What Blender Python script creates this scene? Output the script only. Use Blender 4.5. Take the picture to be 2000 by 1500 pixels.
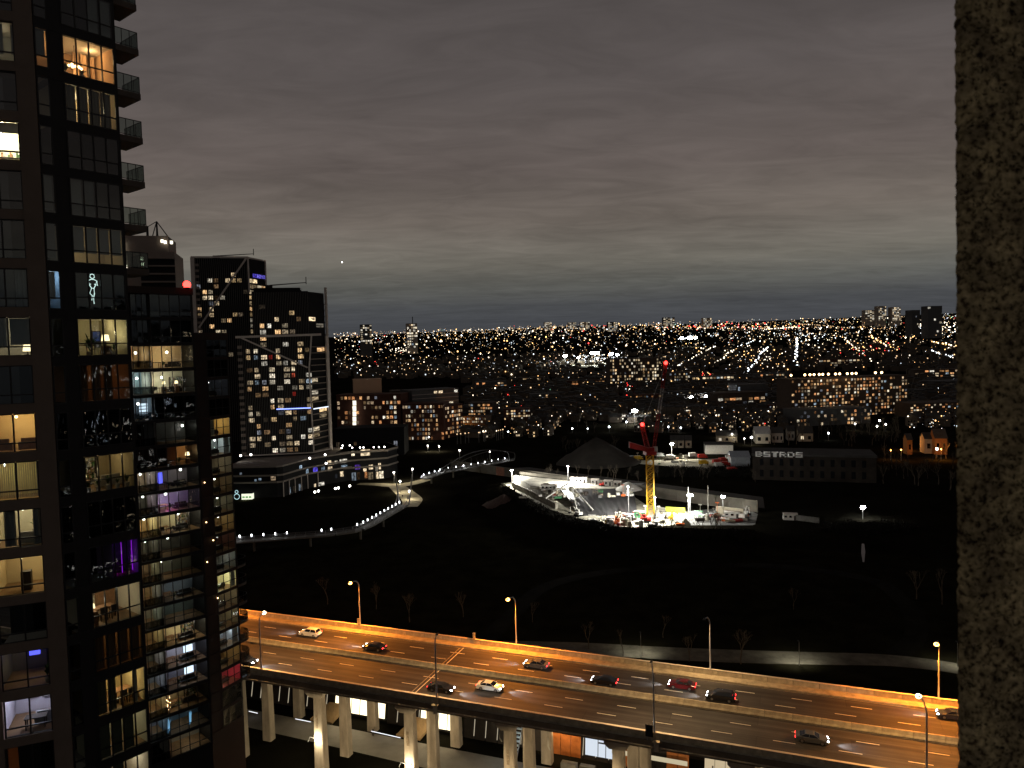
import bpy, bmesh, math, random
from mathutils import Vector, Matrix
S = bpy.context.scene
for o in list(bpy.data.objects): bpy.data.objects.remove(o)
R = math.radians
rnd = random.Random(11)

# ------------------------------------------------------------------ camera
H = 79.5                                   # camera height over the ground under the expressway
FPX, PITCH, ROLL = 1450.0, R(2.8), R(1.45) # focal length in 2000-pixel-wide picture units
cam_d = bpy.data.cameras.new('camera'); cam = bpy.data.objects.new('camera', cam_d)
S.collection.objects.link(cam); S.camera = cam
cam_d.sensor_width = 36.0; cam_d.lens = 36.0 * FPX / 2000.0
cam_d.clip_start = 0.05; cam_d.clip_end = 40000
cam_d.dof.use_dof = True; cam_d.dof.focus_distance = 140.0; cam_d.dof.aperture_fstop = 11.0
fwd = Vector((0, math.cos(PITCH), -math.sin(PITCH)))
_up = Vector((0, math.sin(PITCH), math.cos(PITCH))); _ri = Vector((1, 0, 0))
rgt = _ri * math.cos(ROLL) - _up * math.sin(ROLL); upv = _up * math.cos(ROLL) + _ri * math.sin(ROLL)
cam.matrix_world = Matrix(((rgt.x, upv.x, -fwd.x, 0), (rgt.y, upv.y, -fwd.y, 0), (rgt.z, upv.z, -fwd.z, H), (0, 0, 0, 1)))

# ------------------------------------------------------------------ sky: low overcast lit from below by the city
W = bpy.data.worlds.new('World'); S.world = W; W.use_nodes = True
nt = W.node_tree; nt.nodes.clear(); L = nt.links.new; N = nt.nodes.new
tc = N('ShaderNodeTexCoord'); sep = N('ShaderNodeSeparateXYZ'); L(tc.outputs['Generated'], sep.inputs[0])
def math_node(tree, op, a, b=None, c=None):
    n = tree.nodes.new('ShaderNodeMath'); n.operation = op
    for i, v in enumerate((a, b, c)):
        if v is None: continue
        if isinstance(v, (int, float)): n.inputs[i].default_value = v
        else: tree.links.new(v, n.inputs[i])
    return n.outputs[0]
zc = math_node(nt, 'MAXIMUM', sep.outputs['Z'], 0.0)
den = math_node(nt, 'ADD', zc, 0.09)
cu = math_node(nt, 'DIVIDE', sep.outputs['X'], den); cv = math_node(nt, 'DIVIDE', sep.outputs['Y'], den)
cmb = N('ShaderNodeCombineXYZ'); L(cu, cmb.inputs[0]); L(cv, cmb.inputs[1])
def sky_noise(sc, det, rough, dist, loc):
    mp = N('ShaderNodeMapping'); mp.inputs['Location'].default_value = loc
    mp.inputs['Rotation'].default_value = (0, 0, R(-14)); mp.inputs['Scale'].default_value = (0.5, 1.0, 1)
    L(cmb.outputs[0], mp.inputs[0])
    n = N('ShaderNodeTexNoise'); n.inputs['Scale'].default_value = sc; n.inputs['Detail'].default_value = det
    n.inputs['Roughness'].default_value = rough; n.inputs['Distortion'].default_value = dist
    L(mp.outputs[0], n.inputs['Vector']); return n.outputs['Fac']
n1 = sky_noise(0.55, 7, 0.52, 0.35, (3, 1, 0)); n2 = sky_noise(2.3, 5, 0.5, 0.5, (9, 4, 2)); n3 = sky_noise(4.6, 5, 0.6, 1.3, (2, 7, 5))
fluff = math_node(nt, 'ADD', math_node(nt, 'MULTIPLY', n1, 1.0), math_node(nt, 'ADD', math_node(nt, 'MULTIPLY', n2, 0.46), math_node(nt, 'MULTIPLY', n3, 0.55)))
cl = N('ShaderNodeMapRange'); L(fluff, cl.inputs[0])
cl.inputs[1].default_value = 0.74; cl.inputs[2].default_value = 1.27; cl.inputs[3].default_value = 0.72; cl.inputs[4].default_value = 1.26
ramp = N('ShaderNodeValToRGB'); L(zc, ramp.inputs[0])
el = ramp.color_ramp.elements
el[0].position = 0.0; el[0].color = (0.047, 0.049, 0.053, 1)
el[1].position = 1.0; el[1].color = (0.026, 0.023, 0.023, 1)
for p, c in ((0.035, (0.050, 0.053, 0.059)), (0.055, (0.062, 0.065, 0.069)), (0.082, (0.108, 0.108, 0.098)), (0.11, (0.138, 0.128, 0.108)), (0.165, (0.140, 0.119, 0.102)),
             (0.23, (0.108, 0.089, 0.081)), (0.33, (0.082, 0.070, 0.067)), (0.46, (0.062, 0.054, 0.053))):
    e = el.new(p); e.color = (*c, 1)
mul = N('ShaderNodeMixRGB'); mul.blend_type = 'MULTIPLY'; mul.inputs[0].default_value = 1
L(ramp.outputs[0], mul.inputs[1]); L(cl.outputs[0], mul.inputs[2])
bg = N('ShaderNodeBackground'); bg.inputs[1].default_value = 1.15; L(mul.outputs[0], bg.inputs[0])
wo = N('ShaderNodeOutputWorld'); L(bg.outputs[0], wo.inputs[0])
# the moon behind the overcast: hardly any light, no shadow edge
sun_d = bpy.data.lights.new('moon', 'SUN'); sun_d.energy = 0.006; sun_d.angle = R(30); sun_d.color = (0.9, 0.95, 1)
sun = bpy.data.objects.new('moon', sun_d); S.collection.objects.link(sun); sun.rotation_euler = (R(35), 0, R(150))

S.view_settings.view_transform = 'Standard'; S.view_settings.look = 'None'
S.view_settings.exposure = 0.0; S.view_settings.gamma = 1.0
S.render.engine = 'CYCLES'
cy = S.cycles
cy.use_denoising = True
cy.max_bounces = 6; cy.diffuse_bounces = 2; cy.glossy_bounces = 2; cy.transmission_bounces = 3; cy.transparent_max_bounces = 10
cy.sample_clamp_indirect = 1.5; cy.caustics_reflective = False; cy.caustics_refractive = False
cy.use_light_tree = True

# ------------------------------------------------------------------ helpers
def ray(px, py): return fwd + rgt * ((px - 1000) / FPX) + upv * ((750 - py) / FPX)
CAMP = Vector((0, 0, H))
def atz(px, py, z=0.0):
    d = ray(px, py); return CAMP + d * ((z - H) / d.z)
def aty(px, py, Y):
    d = ray(px, py); return CAMP + d * (Y / d.y)
TERR = [(-400, 0), (520, 0), (640, 1.5), (900, 14.5), (1400, 26.4), (2200, 56), (3200, 96), (4500, 153), (6000, 225), (7500, 232), (30000, 232)]
def terr(x, y):
    for (a, za), (b, zb) in zip(TERR, TERR[1:]):
        if y <= b:
            f = max(0, (y - a) / (b - a)); z = za + (zb - za) * f; break
    else: z = TERR[-1][1]
    k = min(1, max(0, (y - 700) / 3000))
    return z + k * (x * 0.011 + 7 * math.sin(x / 610 + 1.3) * math.cos(y / 900) + 4 * math.sin(x / 210 + y / 330))
def ground(px, py):
    d = ray(px, py); lo, hi = 60.0, None; y = 60.0
    while y < 12000:
        p = CAMP + d * (y / d.y)
        if p.z < terr(p.x, p.y): hi = y; break
        lo = y; y *= 1.04
    if hi is None: return None
    for _ in range(24):
        m = (lo + hi) / 2; p = CAMP + d * (m / d.y)
        if p.z < terr(p.x, p.y): hi = m
        else: lo = m
    p = CAMP + d * (hi / d.y); return Vector((p.x, p.y, terr(p.x, p.y)))
TH = R(20.95); CT, ST = math.cos(TH), math.sin(TH)
UR = Vector((CT, -ST, 0)); VN = Vector((ST, CT, 0))    # along the expressway (to the right) / away across it
def st(s, t, z=0.0): return UR * s + VN * t + Vector((0, 0, z))
def to_st(p): return p.x * CT - p.y * ST, p.x * ST + p.y * CT

COL = S.collection
ORG = {}
def tag(o, label=None, cat=None, group=None, kind=None):
    if label: o['label'] = label
    if cat: o['category'] = cat
    if group: o['group'] = group
    if kind: o['kind'] = kind
    return o
def empty(name, loc=(0, 0, 0), rz=0.0, label=None, cat=None, group=None):
    o = bpy.data.objects.new(name, None); COL.objects.link(o); o.empty_display_size = 0.5
    o.location = loc; o.rotation_euler = (0, 0, rz); ORG[o.name] = Vector(loc)
    return tag(o, label, cat, group)
class MB:
    def __init__(s): s.v = []; s.f = []; s.m = []; s.cur = 0
    def mat(s, i): s.cur = i; return s
    def poly(s, pts):
        b = len(s.v); s.v += [tuple(p) for p in pts]; s.f.append(tuple(range(b, b + len(pts)))); s.m.append(s.cur); return s
    def hexa(s, p):   # 8 points: bottom 4 ccw, top 4 ccw
        b = len(s.v); s.v += [tuple(q) for q in p]
        for f in ((3, 2, 1, 0), (4, 5, 6, 7), (0, 1, 5, 4), (1, 2, 6, 5), (2, 3, 7, 6), (3, 0, 4, 7)):
            s.f.append(tuple(b + i for i in f)); s.m.append(s.cur)
        return s
    def obox(s, o, a, b, c):   # corner + three edge vectors
        o, a, b, c = Vector(o), Vector(a), Vector(b), Vector(c)
        return s.hexa([o, o + a, o + a + b, o + b, o + c, o + a + c, o + a + b + c, o + b + c])
    def box(s, c, sz, rz=0.0):
        c = Vector(c); ca, sa = math.cos(rz), math.sin(rz)
        a = Vector((ca, sa, 0)) * sz[0]; b = Vector((-sa, ca, 0)) * sz[1]; d = Vector((0, 0, sz[2]))
        return s.obox(c - a / 2 - b / 2 - d / 2, a, b, d)
    def prism(s, pts, z0, z1):
        n = len(pts); b = len(s.v)
        s.v += [(p[0], p[1], z0) for p in pts] + [(p[0], p[1], z1) for p in pts]
        for i in range(n):
            j = (i + 1) % n; s.f.append((b + i, b + j, b + n + j, b + n + i)); s.m.append(s.cur)
        s.f.append(tuple(b + n + i for i in range(n))); s.m.append(s.cur)
        s.f.append(tuple(b + n - 1 - i for i in range(n))); s.m.append(s.cur)
        return s
    def tube(s, path, r, n=6, r1=None):
        P = [Vector(p) for p in path]; r1 = r if r1 is None else r1; b = len(s.v); k = len(P)
        for i, p in enumerate(P):
            t = (P[min(i + 1, k - 1)] - P[max(i - 1, 0)]).normalized()
            u = t.cross(Vector((0, 0, 1)))
            if u.length < 1e-3: u = Vector((1, 0, 0))
            u.normalize(); w = u.cross(t); rr = r + (r1 - r) * i / max(1, k - 1)
            for j in range(n):
                a = 2 * math.pi * j / n; s.v.append(tuple(p + (u * math.cos(a) + w * math.sin(a)) * rr))
        for i in range(k - 1):
            for j in range(n):
                j2 = (j + 1) % n; s.f.append((b + i * n + j, b + i * n + j2, b + (i + 1) * n + j2, b + (i + 1) * n + j)); s.m.append(s.cur)
        s.f.append(tuple(b + j for j in range(n))); s.m.append(s.cur)
        s.f.append(tuple(b + (k - 1) * n + n - 1 - j for j in range(n))); s.m.append(s.cur)
        return s
    def ball(s, c, r, seg=8, rings=5, sz=1.0):
        b = len(s.v); c = Vector(c)
        s.v.append(tuple(c + Vector((0, 0, r * sz))))
        for i in range(1, rings):
            a = math.pi * i / rings
            for j in range(seg):
                q = 2 * math.pi * j / seg
                s.v.append(tuple(c + Vector((r * math.sin(a) * math.cos(q), r * math.sin(a) * math.sin(q), r * sz * math.cos(a)))))
        s.v.append(tuple(c - Vector((0, 0, r * sz)))); e = len(s.v) - 1
        for j in range(seg):
            j2 = (j + 1) % seg
            s.f.append((b, b + 1 + j, b + 1 + j2)); s.m.append(s.cur)
            for i in range(rings - 2):
                q = b + 1 + i * seg; s.f.append((q + j, q + seg + j, q + seg + j2, q + j2)); s.m.append(s.cur)
            q = b + 1 + (rings - 2) * seg; s.f.append((q + j, e, q + j2)); s.m.append(s.cur)
        return s
    def mesh(s, name, mats, org=(0, 0, 0), smooth=False):
        me = bpy.data.meshes.new(name); o = Vector(org)
        me.from_pydata([tuple(Vector(v) - o) for v in s.v], [], s.f)
        for m in (mats if isinstance(mats, (list, tuple)) else [mats]): me.materials.append(m)
        me.polygons.foreach_set('material_index', s.m)
        if smooth: me.polygons.foreach_set('use_smooth', [True] * len(s.f))
        me.update(); return me
    def build(s, name, mats, parent=None, smooth=False, label=None, cat=None, group=None, kind=None, org=None):
        if parent is not None: org = ORG[parent.name]
        elif org is None: org = Vector((0, 0, 0))
        o = bpy.data.objects.new(name, s.mesh(name, mats, org, smooth)); COL.objects.link(o)
        if parent is not None: o.parent = parent
        else: o.location = org
        ORG[o.name] = Vector(org)
        return tag(o, label, cat, group, kind)
def place(name, me, parent, loc, rz=0.0, scale=(1, 1, 1), mat=None):
    o = bpy.data.objects.new(name, me); COL.objects.link(o)
    o.location = Vector(loc) - (ORG[parent.name] if parent is not None else Vector((0, 0, 0)))
    o.rotation_euler = (0, 0, rz); o.scale = scale
    if parent is not None: o.parent = parent
    return o
def copy_tree(o, parent=None):
    c = o.copy(); COL.objects.link(c)
    if parent is not None: c.parent = parent
    for ch in list(o.children):
        copy_tree(ch, c)
    return c
def lamp(kind, loc, power, color, parent=None, radius=0.15, direction=None, spot=None, blend=0.5, name='lamp_light'):
    d = bpy.data.lights.new(name, kind); d.energy = power; d.color = color
    d.shadow_soft_size = radius
    if kind == 'SPOT': d.spot_size = spot; d.spot_blend = blend
    o = bpy.data.objects.new(name, d); COL.objects.link(o)
    if direction is not None: o.rotation_euler = Vector(direction).to_track_quat('-Z', 'Y').to_euler()
    if parent is not None:
        o.parent = parent; o.location = Vector(loc) - ORG.get(parent.name, Vector((0, 0, 0)))
    else: o.location = loc
    return o

# ------------------------------------------------------------------ materials
MATS = {}
def mat(name, col, rough=0.8, metal=0.0, var=0.25, vs=1.0, bump=0.0, bs=20.0, stretch=(1, 1, 1), spec=0.3, coords='Object'):
    m = bpy.data.materials.new(name); m.use_nodes = True; t = m.node_tree; b = t.nodes['Principled BSDF']
    b.inputs['Roughness'].default_value = rough; b.inputs['Metallic'].default_value = metal
    b.inputs['Specular IOR Level'].default_value = spec
    tcn = t.nodes.new('ShaderNodeTexCoord'); mp = t.nodes.new('ShaderNodeMapping'); mp.inputs['Scale'].default_value = stretch
    t.links.new(tcn.outputs[coords], mp.inputs[0])
    if var:
        n = t.nodes.new('ShaderNodeTexNoise'); n.inputs['Scale'].default_value = vs; n.inputs['Detail'].default_value = 6; n.inputs['Roughness'].default_value = 0.65
        t.links.new(mp.outputs[0], n.inputs['Vector'])
        r = t.nodes.new('ShaderNodeMapRange'); r.inputs[1].default_value = 0.3; r.inputs[2].default_value = 0.7
        r.inputs[3].default_value = 1 - var; r.inputs[4].default_value = 1 + var
        t.links.new(n.outputs['Fac'], r.inputs[0])
        mx = t.nodes.new('ShaderNodeMixRGB'); mx.blend_type = 'MULTIPLY'; mx.inputs[0].default_value = 1; mx.inputs[1].default_value = (*col, 1)
        t.links.new(r.outputs[0], mx.inputs[2]); t.links.new(mx.outputs[0], b.inputs['Base Color'])
    else: b.inputs['Base Color'].default_value = (*col, 1)
    if bump:
        n2 = t.nodes.new('ShaderNodeTexNoise'); n2.inputs['Scale'].default_value = bs; n2.inputs['Detail'].default_value = 4
        t.links.new(mp.outputs[0], n2.inputs['Vector'])
        bp = t.nodes.new('ShaderNodeBump'); bp.inputs['Strength'].default_value = bump; bp.inputs['Distance'].default_value = 0.05
        t.links.new(n2.outputs['Fac'], bp.inputs['Height']); t.links.new(bp.outputs[0], b.inputs['Normal'])
    MATS[name] = m; return m
def emat(name, col, strength, sampling='NONE', var=0.0):
    m = bpy.data.materials.new(name); m.use_nodes = True; t = m.node_tree; t.nodes.clear()
    e = t.nodes.new('ShaderNodeEmission'); e.inputs[0].default_value = (*col, 1); e.inputs[1].default_value = strength
    if var:
        oi = t.nodes.new('ShaderNodeObjectInfo')
        r = math_node(t, 'MULTIPLY', math_node(t, 'ADD', math_node(t, 'MULTIPLY', math_node(t, 'POWER', oi.outputs['Random'], 1.6), 2 * var), 1 - var), strength)
        t.links.new(r, e.inputs[1])
    o = t.nodes.new('ShaderNodeOutputMaterial'); t.links.new(e.outputs[0], o.inputs[0])
    m.cycles.emission_sampling = sampling
    MATS[name] = m; return m
def glass_mat(name, tint=(0.8, 0.85, 0.85), rough=0.015, refl=1.0):
    m = bpy.data.materials.new(name); m.use_nodes = True; t = m.node_tree; t.nodes.clear()
    tr = t.nodes.new('ShaderNodeBsdfTransparent'); tr.inputs[0].default_value = (*tint, 1)
    gl = t.nodes.new('ShaderNodeBsdfGlossy'); gl.inputs['Roughness'].default_value = rough; gl.inputs[0].default_value = (refl, refl, refl, 1)
    lw = t.nodes.new('ShaderNodeLayerWeight'); lw.inputs[0].default_value = 0.5
    frn = math_node(t, 'ADD', math_node(t, 'MULTIPLY', math_node(t, 'POWER', lw.outputs['Facing'], 5.0), 0.8), 0.045)
    # slightly wavy panes break up what they mirror
    tcn = t.nodes.new('ShaderNodeTexCoord'); n2 = t.nodes.new('ShaderNodeTexNoise'); n2.inputs['Scale'].default_value = 1.1; n2.inputs['Detail'].default_value = 1
    t.links.new(tcn.outputs['Object'], n2.inputs['Vector'])
    bp = t.nodes.new('ShaderNodeBump'); bp.inputs['Strength'].default_value = 0.12; bp.inputs['Distance'].default_value = 0.1
    t.links.new(n2.outputs['Fac'], bp.inputs['Height']); t.links.new(bp.outputs[0], gl.inputs['Normal'])
    mx = t.nodes.new('ShaderNodeMixShader'); t.links.new(frn, mx.inputs[0])
    t.links.new(tr.outputs[0], mx.inputs[1]); t.links.new(gl.outputs[0], mx.inputs[2])
    o = t.nodes.new('ShaderNodeOutputMaterial'); t.links.new(mx.outputs[0], o.inputs[0]); MATS[name] = m; return m
def window_mat(name, hues, strength, dark=0.0, scale=(1.0, 1.0), spread=1.0):
    """a lit room seen through a far window: colour and brightness per window, soft blotches of furniture and curtains"""
    m = bpy.data.materials.new(name); m.use_nodes = True; t = m.node_tree; t.nodes.clear()
    oi = t.nodes.new('ShaderNodeObjectInfo'); rp = t.nodes.new('ShaderNodeValToRGB'); rp.color_ramp.interpolation = 'CONSTANT'
    e = rp.color_ramp.elements; e[0].color = (*hues[0], 1); e[1].position = 1 / len(hues); e[1].color = (*hues[min(1, len(hues) - 1)], 1)
    for i, h in enumerate(hues[2:], 2): q = e.new(i / len(hues)); q.color = (*h, 1)
    t.links.new(oi.outputs['Random'], rp.inputs[0])
    wn = t.nodes.new('ShaderNodeTexWhiteNoise'); wn.noise_dimensions = '1D'; t.links.new(oi.outputs['Random'], wn.inputs['W'])
    tcn = t.nodes.new('ShaderNodeTexCoord'); mp = t.nodes.new('ShaderNodeMapping'); t.links.new(tcn.outputs['Object'], mp.inputs[0])
    off = t.nodes.new('ShaderNodeCombineXYZ'); t.links.new(math_node(t, 'MULTIPLY', oi.outputs['Random'], 37.0), off.inputs[0]); t.links.new(math_node(t, 'MULTIPLY', oi.outputs['Random'], 91.0), off.inputs[2])
    t.links.new(off.outputs[0], mp.inputs['Location']); mp.inputs['Scale'].default_value = (scale[0], 1, scale[1])
    nz = t.nodes.new('ShaderNodeTexNoise'); nz.inputs['Scale'].default_value = 2.2; nz.inputs['Detail'].default_value = 2; t.links.new(mp.outputs[0], nz.inputs['Vector'])
    mr = t.nodes.new('ShaderNodeMapRange'); mr.inputs[1].default_value = 0.36; mr.inputs[2].default_value = 0.62; mr.inputs[3].default_value = 0.12; mr.inputs[4].default_value = 1.0
    t.links.new(nz.outputs['Fac'], mr.inputs[0])
    br = math_node(t, 'ADD', math_node(t, 'MULTIPLY', math_node(t, 'POWER', wn.outputs['Value'], 1.7), spread), max(0.05, 1.0 - spread) * 0.35 + 0.10)
    st_ = math_node(t, 'MULTIPLY', math_node(t, 'MULTIPLY', br, mr.outputs[0]), strength)
    em = t.nodes.new('ShaderNodeEmission'); t.links.new(rp.outputs[0], em.inputs[0]); t.links.new(st_, em.inputs[1])
    o = t.nodes.new('ShaderNodeOutputMaterial'); t.links.new(em.outputs[0], o.inputs[0]); m.cycles.emission_sampling = 'NONE'
    MATS[name] = m; return m

M_CONC = mat('concrete', (0.30, 0.27, 0.23), 0.9, var=0.22, vs=0.5, bump=0.3, bs=9)
M_CONC2 = mat('weathered_concrete', (0.34, 0.29, 0.22), 0.92, var=0.42, vs=0.35, bump=0.4, bs=6, stretch=(1, 1, 0.35))
M_BARR = mat('barrier_concrete', (0.36, 0.30, 0.20), 0.9, var=0.35, vs=0.8, bump=0.3, bs=12)
M_TOWER = mat('tower_precast', (0.15, 0.115, 0.09), 0.85, var=0.1, vs=0.7)
M_DARKP = mat('dark_spandrel', (0.012, 0.011, 0.011), 0.6, var=0.15, vs=0.5)
M_FRAME = mat('dark_window_frame', (0.025, 0.024, 0.024), 0.4, metal=0.3, var=0.0)
M_SOFF = mat('balcony_slab', (0.09, 0.072, 0.06), 0.8, var=0.15)
M_GLASS = glass_mat('window_glass')
M_GLASSD = glass_mat('tinted_glass', (0.45, 0.47, 0.48))
M_RAILG = glass_mat('railing_glass', (0.55, 0.6, 0.58))
M_ROOMW = mat('room_paint', (0.72, 0.66, 0.56), 0.9, var=0.08, vs=0.4)
M_ROOMF = mat('room_floor', (0.28, 0.17, 0.09), 0.5, var=0.2, vs=1.5)
M_BLIND = mat('roller_blind', (0.30, 0.30, 0.28), 0.9, var=0.1, vs=0.6)
M_CURT = mat('curtain_cloth', (0.62, 0.55, 0.42), 0.95, var=0.3, vs=6, stretch=(1, 1, 0.05))
M_CURTG = mat('grey_curtain_cloth', (0.30, 0.30, 0.31), 0.95, var=0.3, vs=6, stretch=(1, 1, 0.05))
M_FURN = mat('dark_furniture', (0.05, 0.04, 0.035), 0.7, var=0.3)
M_FURNL = mat('pale_furniture', (0.5, 0.45, 0.38), 0.8, var=0.2)
M_WOOD = mat('warm_wood', (0.26, 0.13, 0.06), 0.6, var=0.3, vs=3)
M_LEAF = mat('plant_leaf', (0.05, 0.10, 0.03), 0.7, var=0.4, vs=4)
M_BLACK = mat('blackened_metal', (0.02, 0.02, 0.02), 0.5, metal=0.5, var=0.0)
M_STEEL = mat('galvanised_steel', (0.36, 0.36, 0.36), 0.45, metal=0.7, var=0.1)
M_ROOF = mat('flat_roof', (0.06, 0.058, 0.055), 0.95, var=0.3, vs=0.2)
E_WARM = emat('lamp_warm', (1.0, 0.62, 0.28), 9)
E_WHITE = emat('lamp_white', (1.0, 0.95, 0.86), 12)
E_COOL = emat('lamp_cool', (0.85, 0.94, 1.0), 14)
E_SODIUM = emat('lamp_sodium', (1.0, 0.42, 0.08), 16)
E_RED = emat('lamp_red', (1.0, 0.02, 0.015), 14)
E_BLUE = emat('lamp_blue', (0.12, 0.12, 1.0), 2.2)
E_PURPLE = emat('lamp_purple', (0.42, 0.02, 0.95), 1.1)
E_FLOOD = emat('floodlight_lens', (0.93, 0.97, 1.0), 120)
E_SCREEN = emat('screen_glow', (0.75, 0.85, 1.0), 1.6)
WARMS = [(1.0, 0.68, 0.34), (1.0, 0.76, 0.46), (1.0, 0.82, 0.55), (1.0, 0.60, 0.28), (1.0, 0.88, 0.68), (1.0, 0.73, 0.42), (1.0, 0.78, 0.5)]
M_WIN = window_mat('lit_window', WARMS, 1.5)
M_WINB = window_mat('bright_window', [(1.0, 0.86, 0.62), (1.0, 0.78, 0.5), (1.0, 0.93, 0.78)], 2.2, spread=0.6)
M_WINDIM = window_mat('dim_window', [(1.0, 0.6, 0.3), (1.0, 0.75, 0.5), (0.8, 0.85, 1.0)], 0.30)
M_WINOR = window_mat('amber_window', [(1.0, 0.50, 0.20), (1.0, 0.62, 0.30), (1.0, 0.72, 0.45), (1.0, 0.42, 0.16)], 1.25)
M_WDARK = mat('dark_glazing', (0.012, 0.013, 0.015), 0.08, var=0.0, spec=0.6)
# ------------------------------------------------------------------ terrain
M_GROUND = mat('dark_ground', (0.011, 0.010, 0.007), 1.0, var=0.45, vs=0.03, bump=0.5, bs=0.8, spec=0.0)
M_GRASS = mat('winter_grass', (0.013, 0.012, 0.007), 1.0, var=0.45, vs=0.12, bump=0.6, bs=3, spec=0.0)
M_PATH = mat('park_path', (0.13, 0.12, 0.095), 0.95, var=0.4, vs=0.25, spec=0.03)
def asphalt():
    m = bpy.data.materials.new('asphalt'); m.use_nodes = True; t = m.node_tree; b = t.nodes['Principled BSDF']; b.inputs['Roughness'].default_value = 0.75; b.inputs['Specular IOR Level'].default_value = 0.3
    tcn = t.nodes.new('ShaderNodeTexCoord'); mp = t.nodes.new('ShaderNodeMapping'); mp.inputs['Rotation'].default_value = (0, 0, TH); t.links.new(tcn.outputs['Object'], mp.inputs[0])
    def nz(sc, stretch, det=5):
        m2 = t.nodes.new('ShaderNodeMapping'); m2.inputs['Scale'].default_value = stretch; t.links.new(mp.outputs[0], m2.inputs[0])
        n = t.nodes.new('ShaderNodeTexNoise'); n.inputs['Scale'].default_value = sc; n.inputs['Detail'].default_value = det; t.links.new(m2.outputs[0], n.inputs['Vector']); return n.outputs['Fac']
    def rng(x, a, c, lo, hi):
        r = t.nodes.new('ShaderNodeMapRange'); r.inputs[1].default_value = a; r.inputs[2].default_value = c; r.inputs[3].default_value = lo; r.inputs[4].default_value = hi; t.links.new(x, r.inputs[0]); return r.outputs[0]
    streak = rng(nz(1.0, (0.012, 1.1, 1)), 0.3, 0.7, 0.62, 1.35); fine = rng(nz(1.6, (0.06, 2.2, 1), 7), 0.3, 0.7, 0.85, 1.15); blot = rng(nz(0.16, (1, 1, 1), 6), 0.35, 0.65, 0.78, 1.2); grit = rng(nz(14, (1, 1, 1), 3), 0.3, 0.7, 0.86, 1.14)
    sp = t.nodes.new('ShaderNodeSeparateXYZ'); t.links.new(mp.outputs[0], sp.inputs[0])
    lane = rng(math_node(t, 'SINE', math_node(t, 'MULTIPLY', sp.outputs['Y'], 3.54)), -1, 1, 0.86, 1.12)
    br = t.nodes.new('ShaderNodeTexBrick'); br.inputs['Scale'].default_value = 1; br.inputs['Brick Width'].default_value = 27; br.inputs['Row Height'].default_value = 3.55; br.inputs['Mortar Size'].default_value = 0.035; br.inputs['Color1'].default_value = (0.84, 0.84, 0.84, 1); br.inputs['Color2'].default_value = (1.12, 1.12, 1.12, 1); br.inputs['Mortar'].default_value = (0.5, 0.5, 0.5, 1); t.links.new(mp.outputs[0], br.inputs['Vector'])
    f = math_node(t, 'MULTIPLY', math_node(t, 'MULTIPLY', streak, fine), math_node(t, 'MULTIPLY', math_node(t, 'MULTIPLY', blot, grit), lane))
    mx = t.nodes.new('ShaderNodeMixRGB'); mx.blend_type = 'MULTIPLY'; mx.inputs[0].default_value = 1; t.links.new(f, mx.inputs[1]); t.links.new(br.outputs['Color'], mx.inputs[2])
    m3 = t.nodes.new('ShaderNodeMixRGB'); m3.blend_type = 'MULTIPLY'; m3.inputs[0].default_value = 1; m3.inputs[1].default_value = (0.046, 0.041, 0.038, 1); t.links.new(mx.outputs[0], m3.inputs[2]); t.links.new(m3.outputs[0], b.inputs['Base Color'])
    return m
M_ASPH = asphalt()
M_ASPHG = mat('street_asphalt', (0.05, 0.05, 0.05), 0.85, var=0.25, vs=0.3, spec=0.2)
M_PAINT = mat('road_paint', (0.62, 0.58, 0.48), 0.7, var=0.2, vs=2)
xs = [-9000, -6000, -4000, -2800, -2000, -1400, -1000] + list(range(-760, 800, 40)) + [1000, 1400, 2000, 2800, 4000, 6000, 9000]
ys = [-400, -100, 0] + list(range(40, 700, 44)) + [760, 830, 900, 1000, 1120, 1250, 1400, 1600, 1850, 2200, 2600, 3200, 3800, 4500, 5200, 6000, 7000, 9000, 14000]
g = MB()
for y in ys:
    for x in xs: g.v.append((x, y, terr(x, y)))
nx = len(xs)
for j in range(len(ys) - 1):
    for i in range(nx - 1):
        g.f.append((j * nx + i, j * nx + i + 1, (j + 1) * nx + i + 1, (j + 1) * nx + i)); g.m.append(0)
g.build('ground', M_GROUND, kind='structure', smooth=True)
def sheet(name, pts, m, z=0.004, kind='structure', thick=None):
    b = MB(); P = [(p.x, p.y) if hasattr(p, 'x') else p for p in pts]
    a = sum(P[i][0] * P[(i + 1) % len(P)][1] - P[(i + 1) % len(P)][0] * P[i][1] for i in range(len(P)))
    if a < 0: P = P[::-1]
    if thick: b.prism(P, z - thick, z)
    else: b.poly([(x, y, z) for x, y in P])
    return b.build(name, m, kind=kind)
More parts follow.
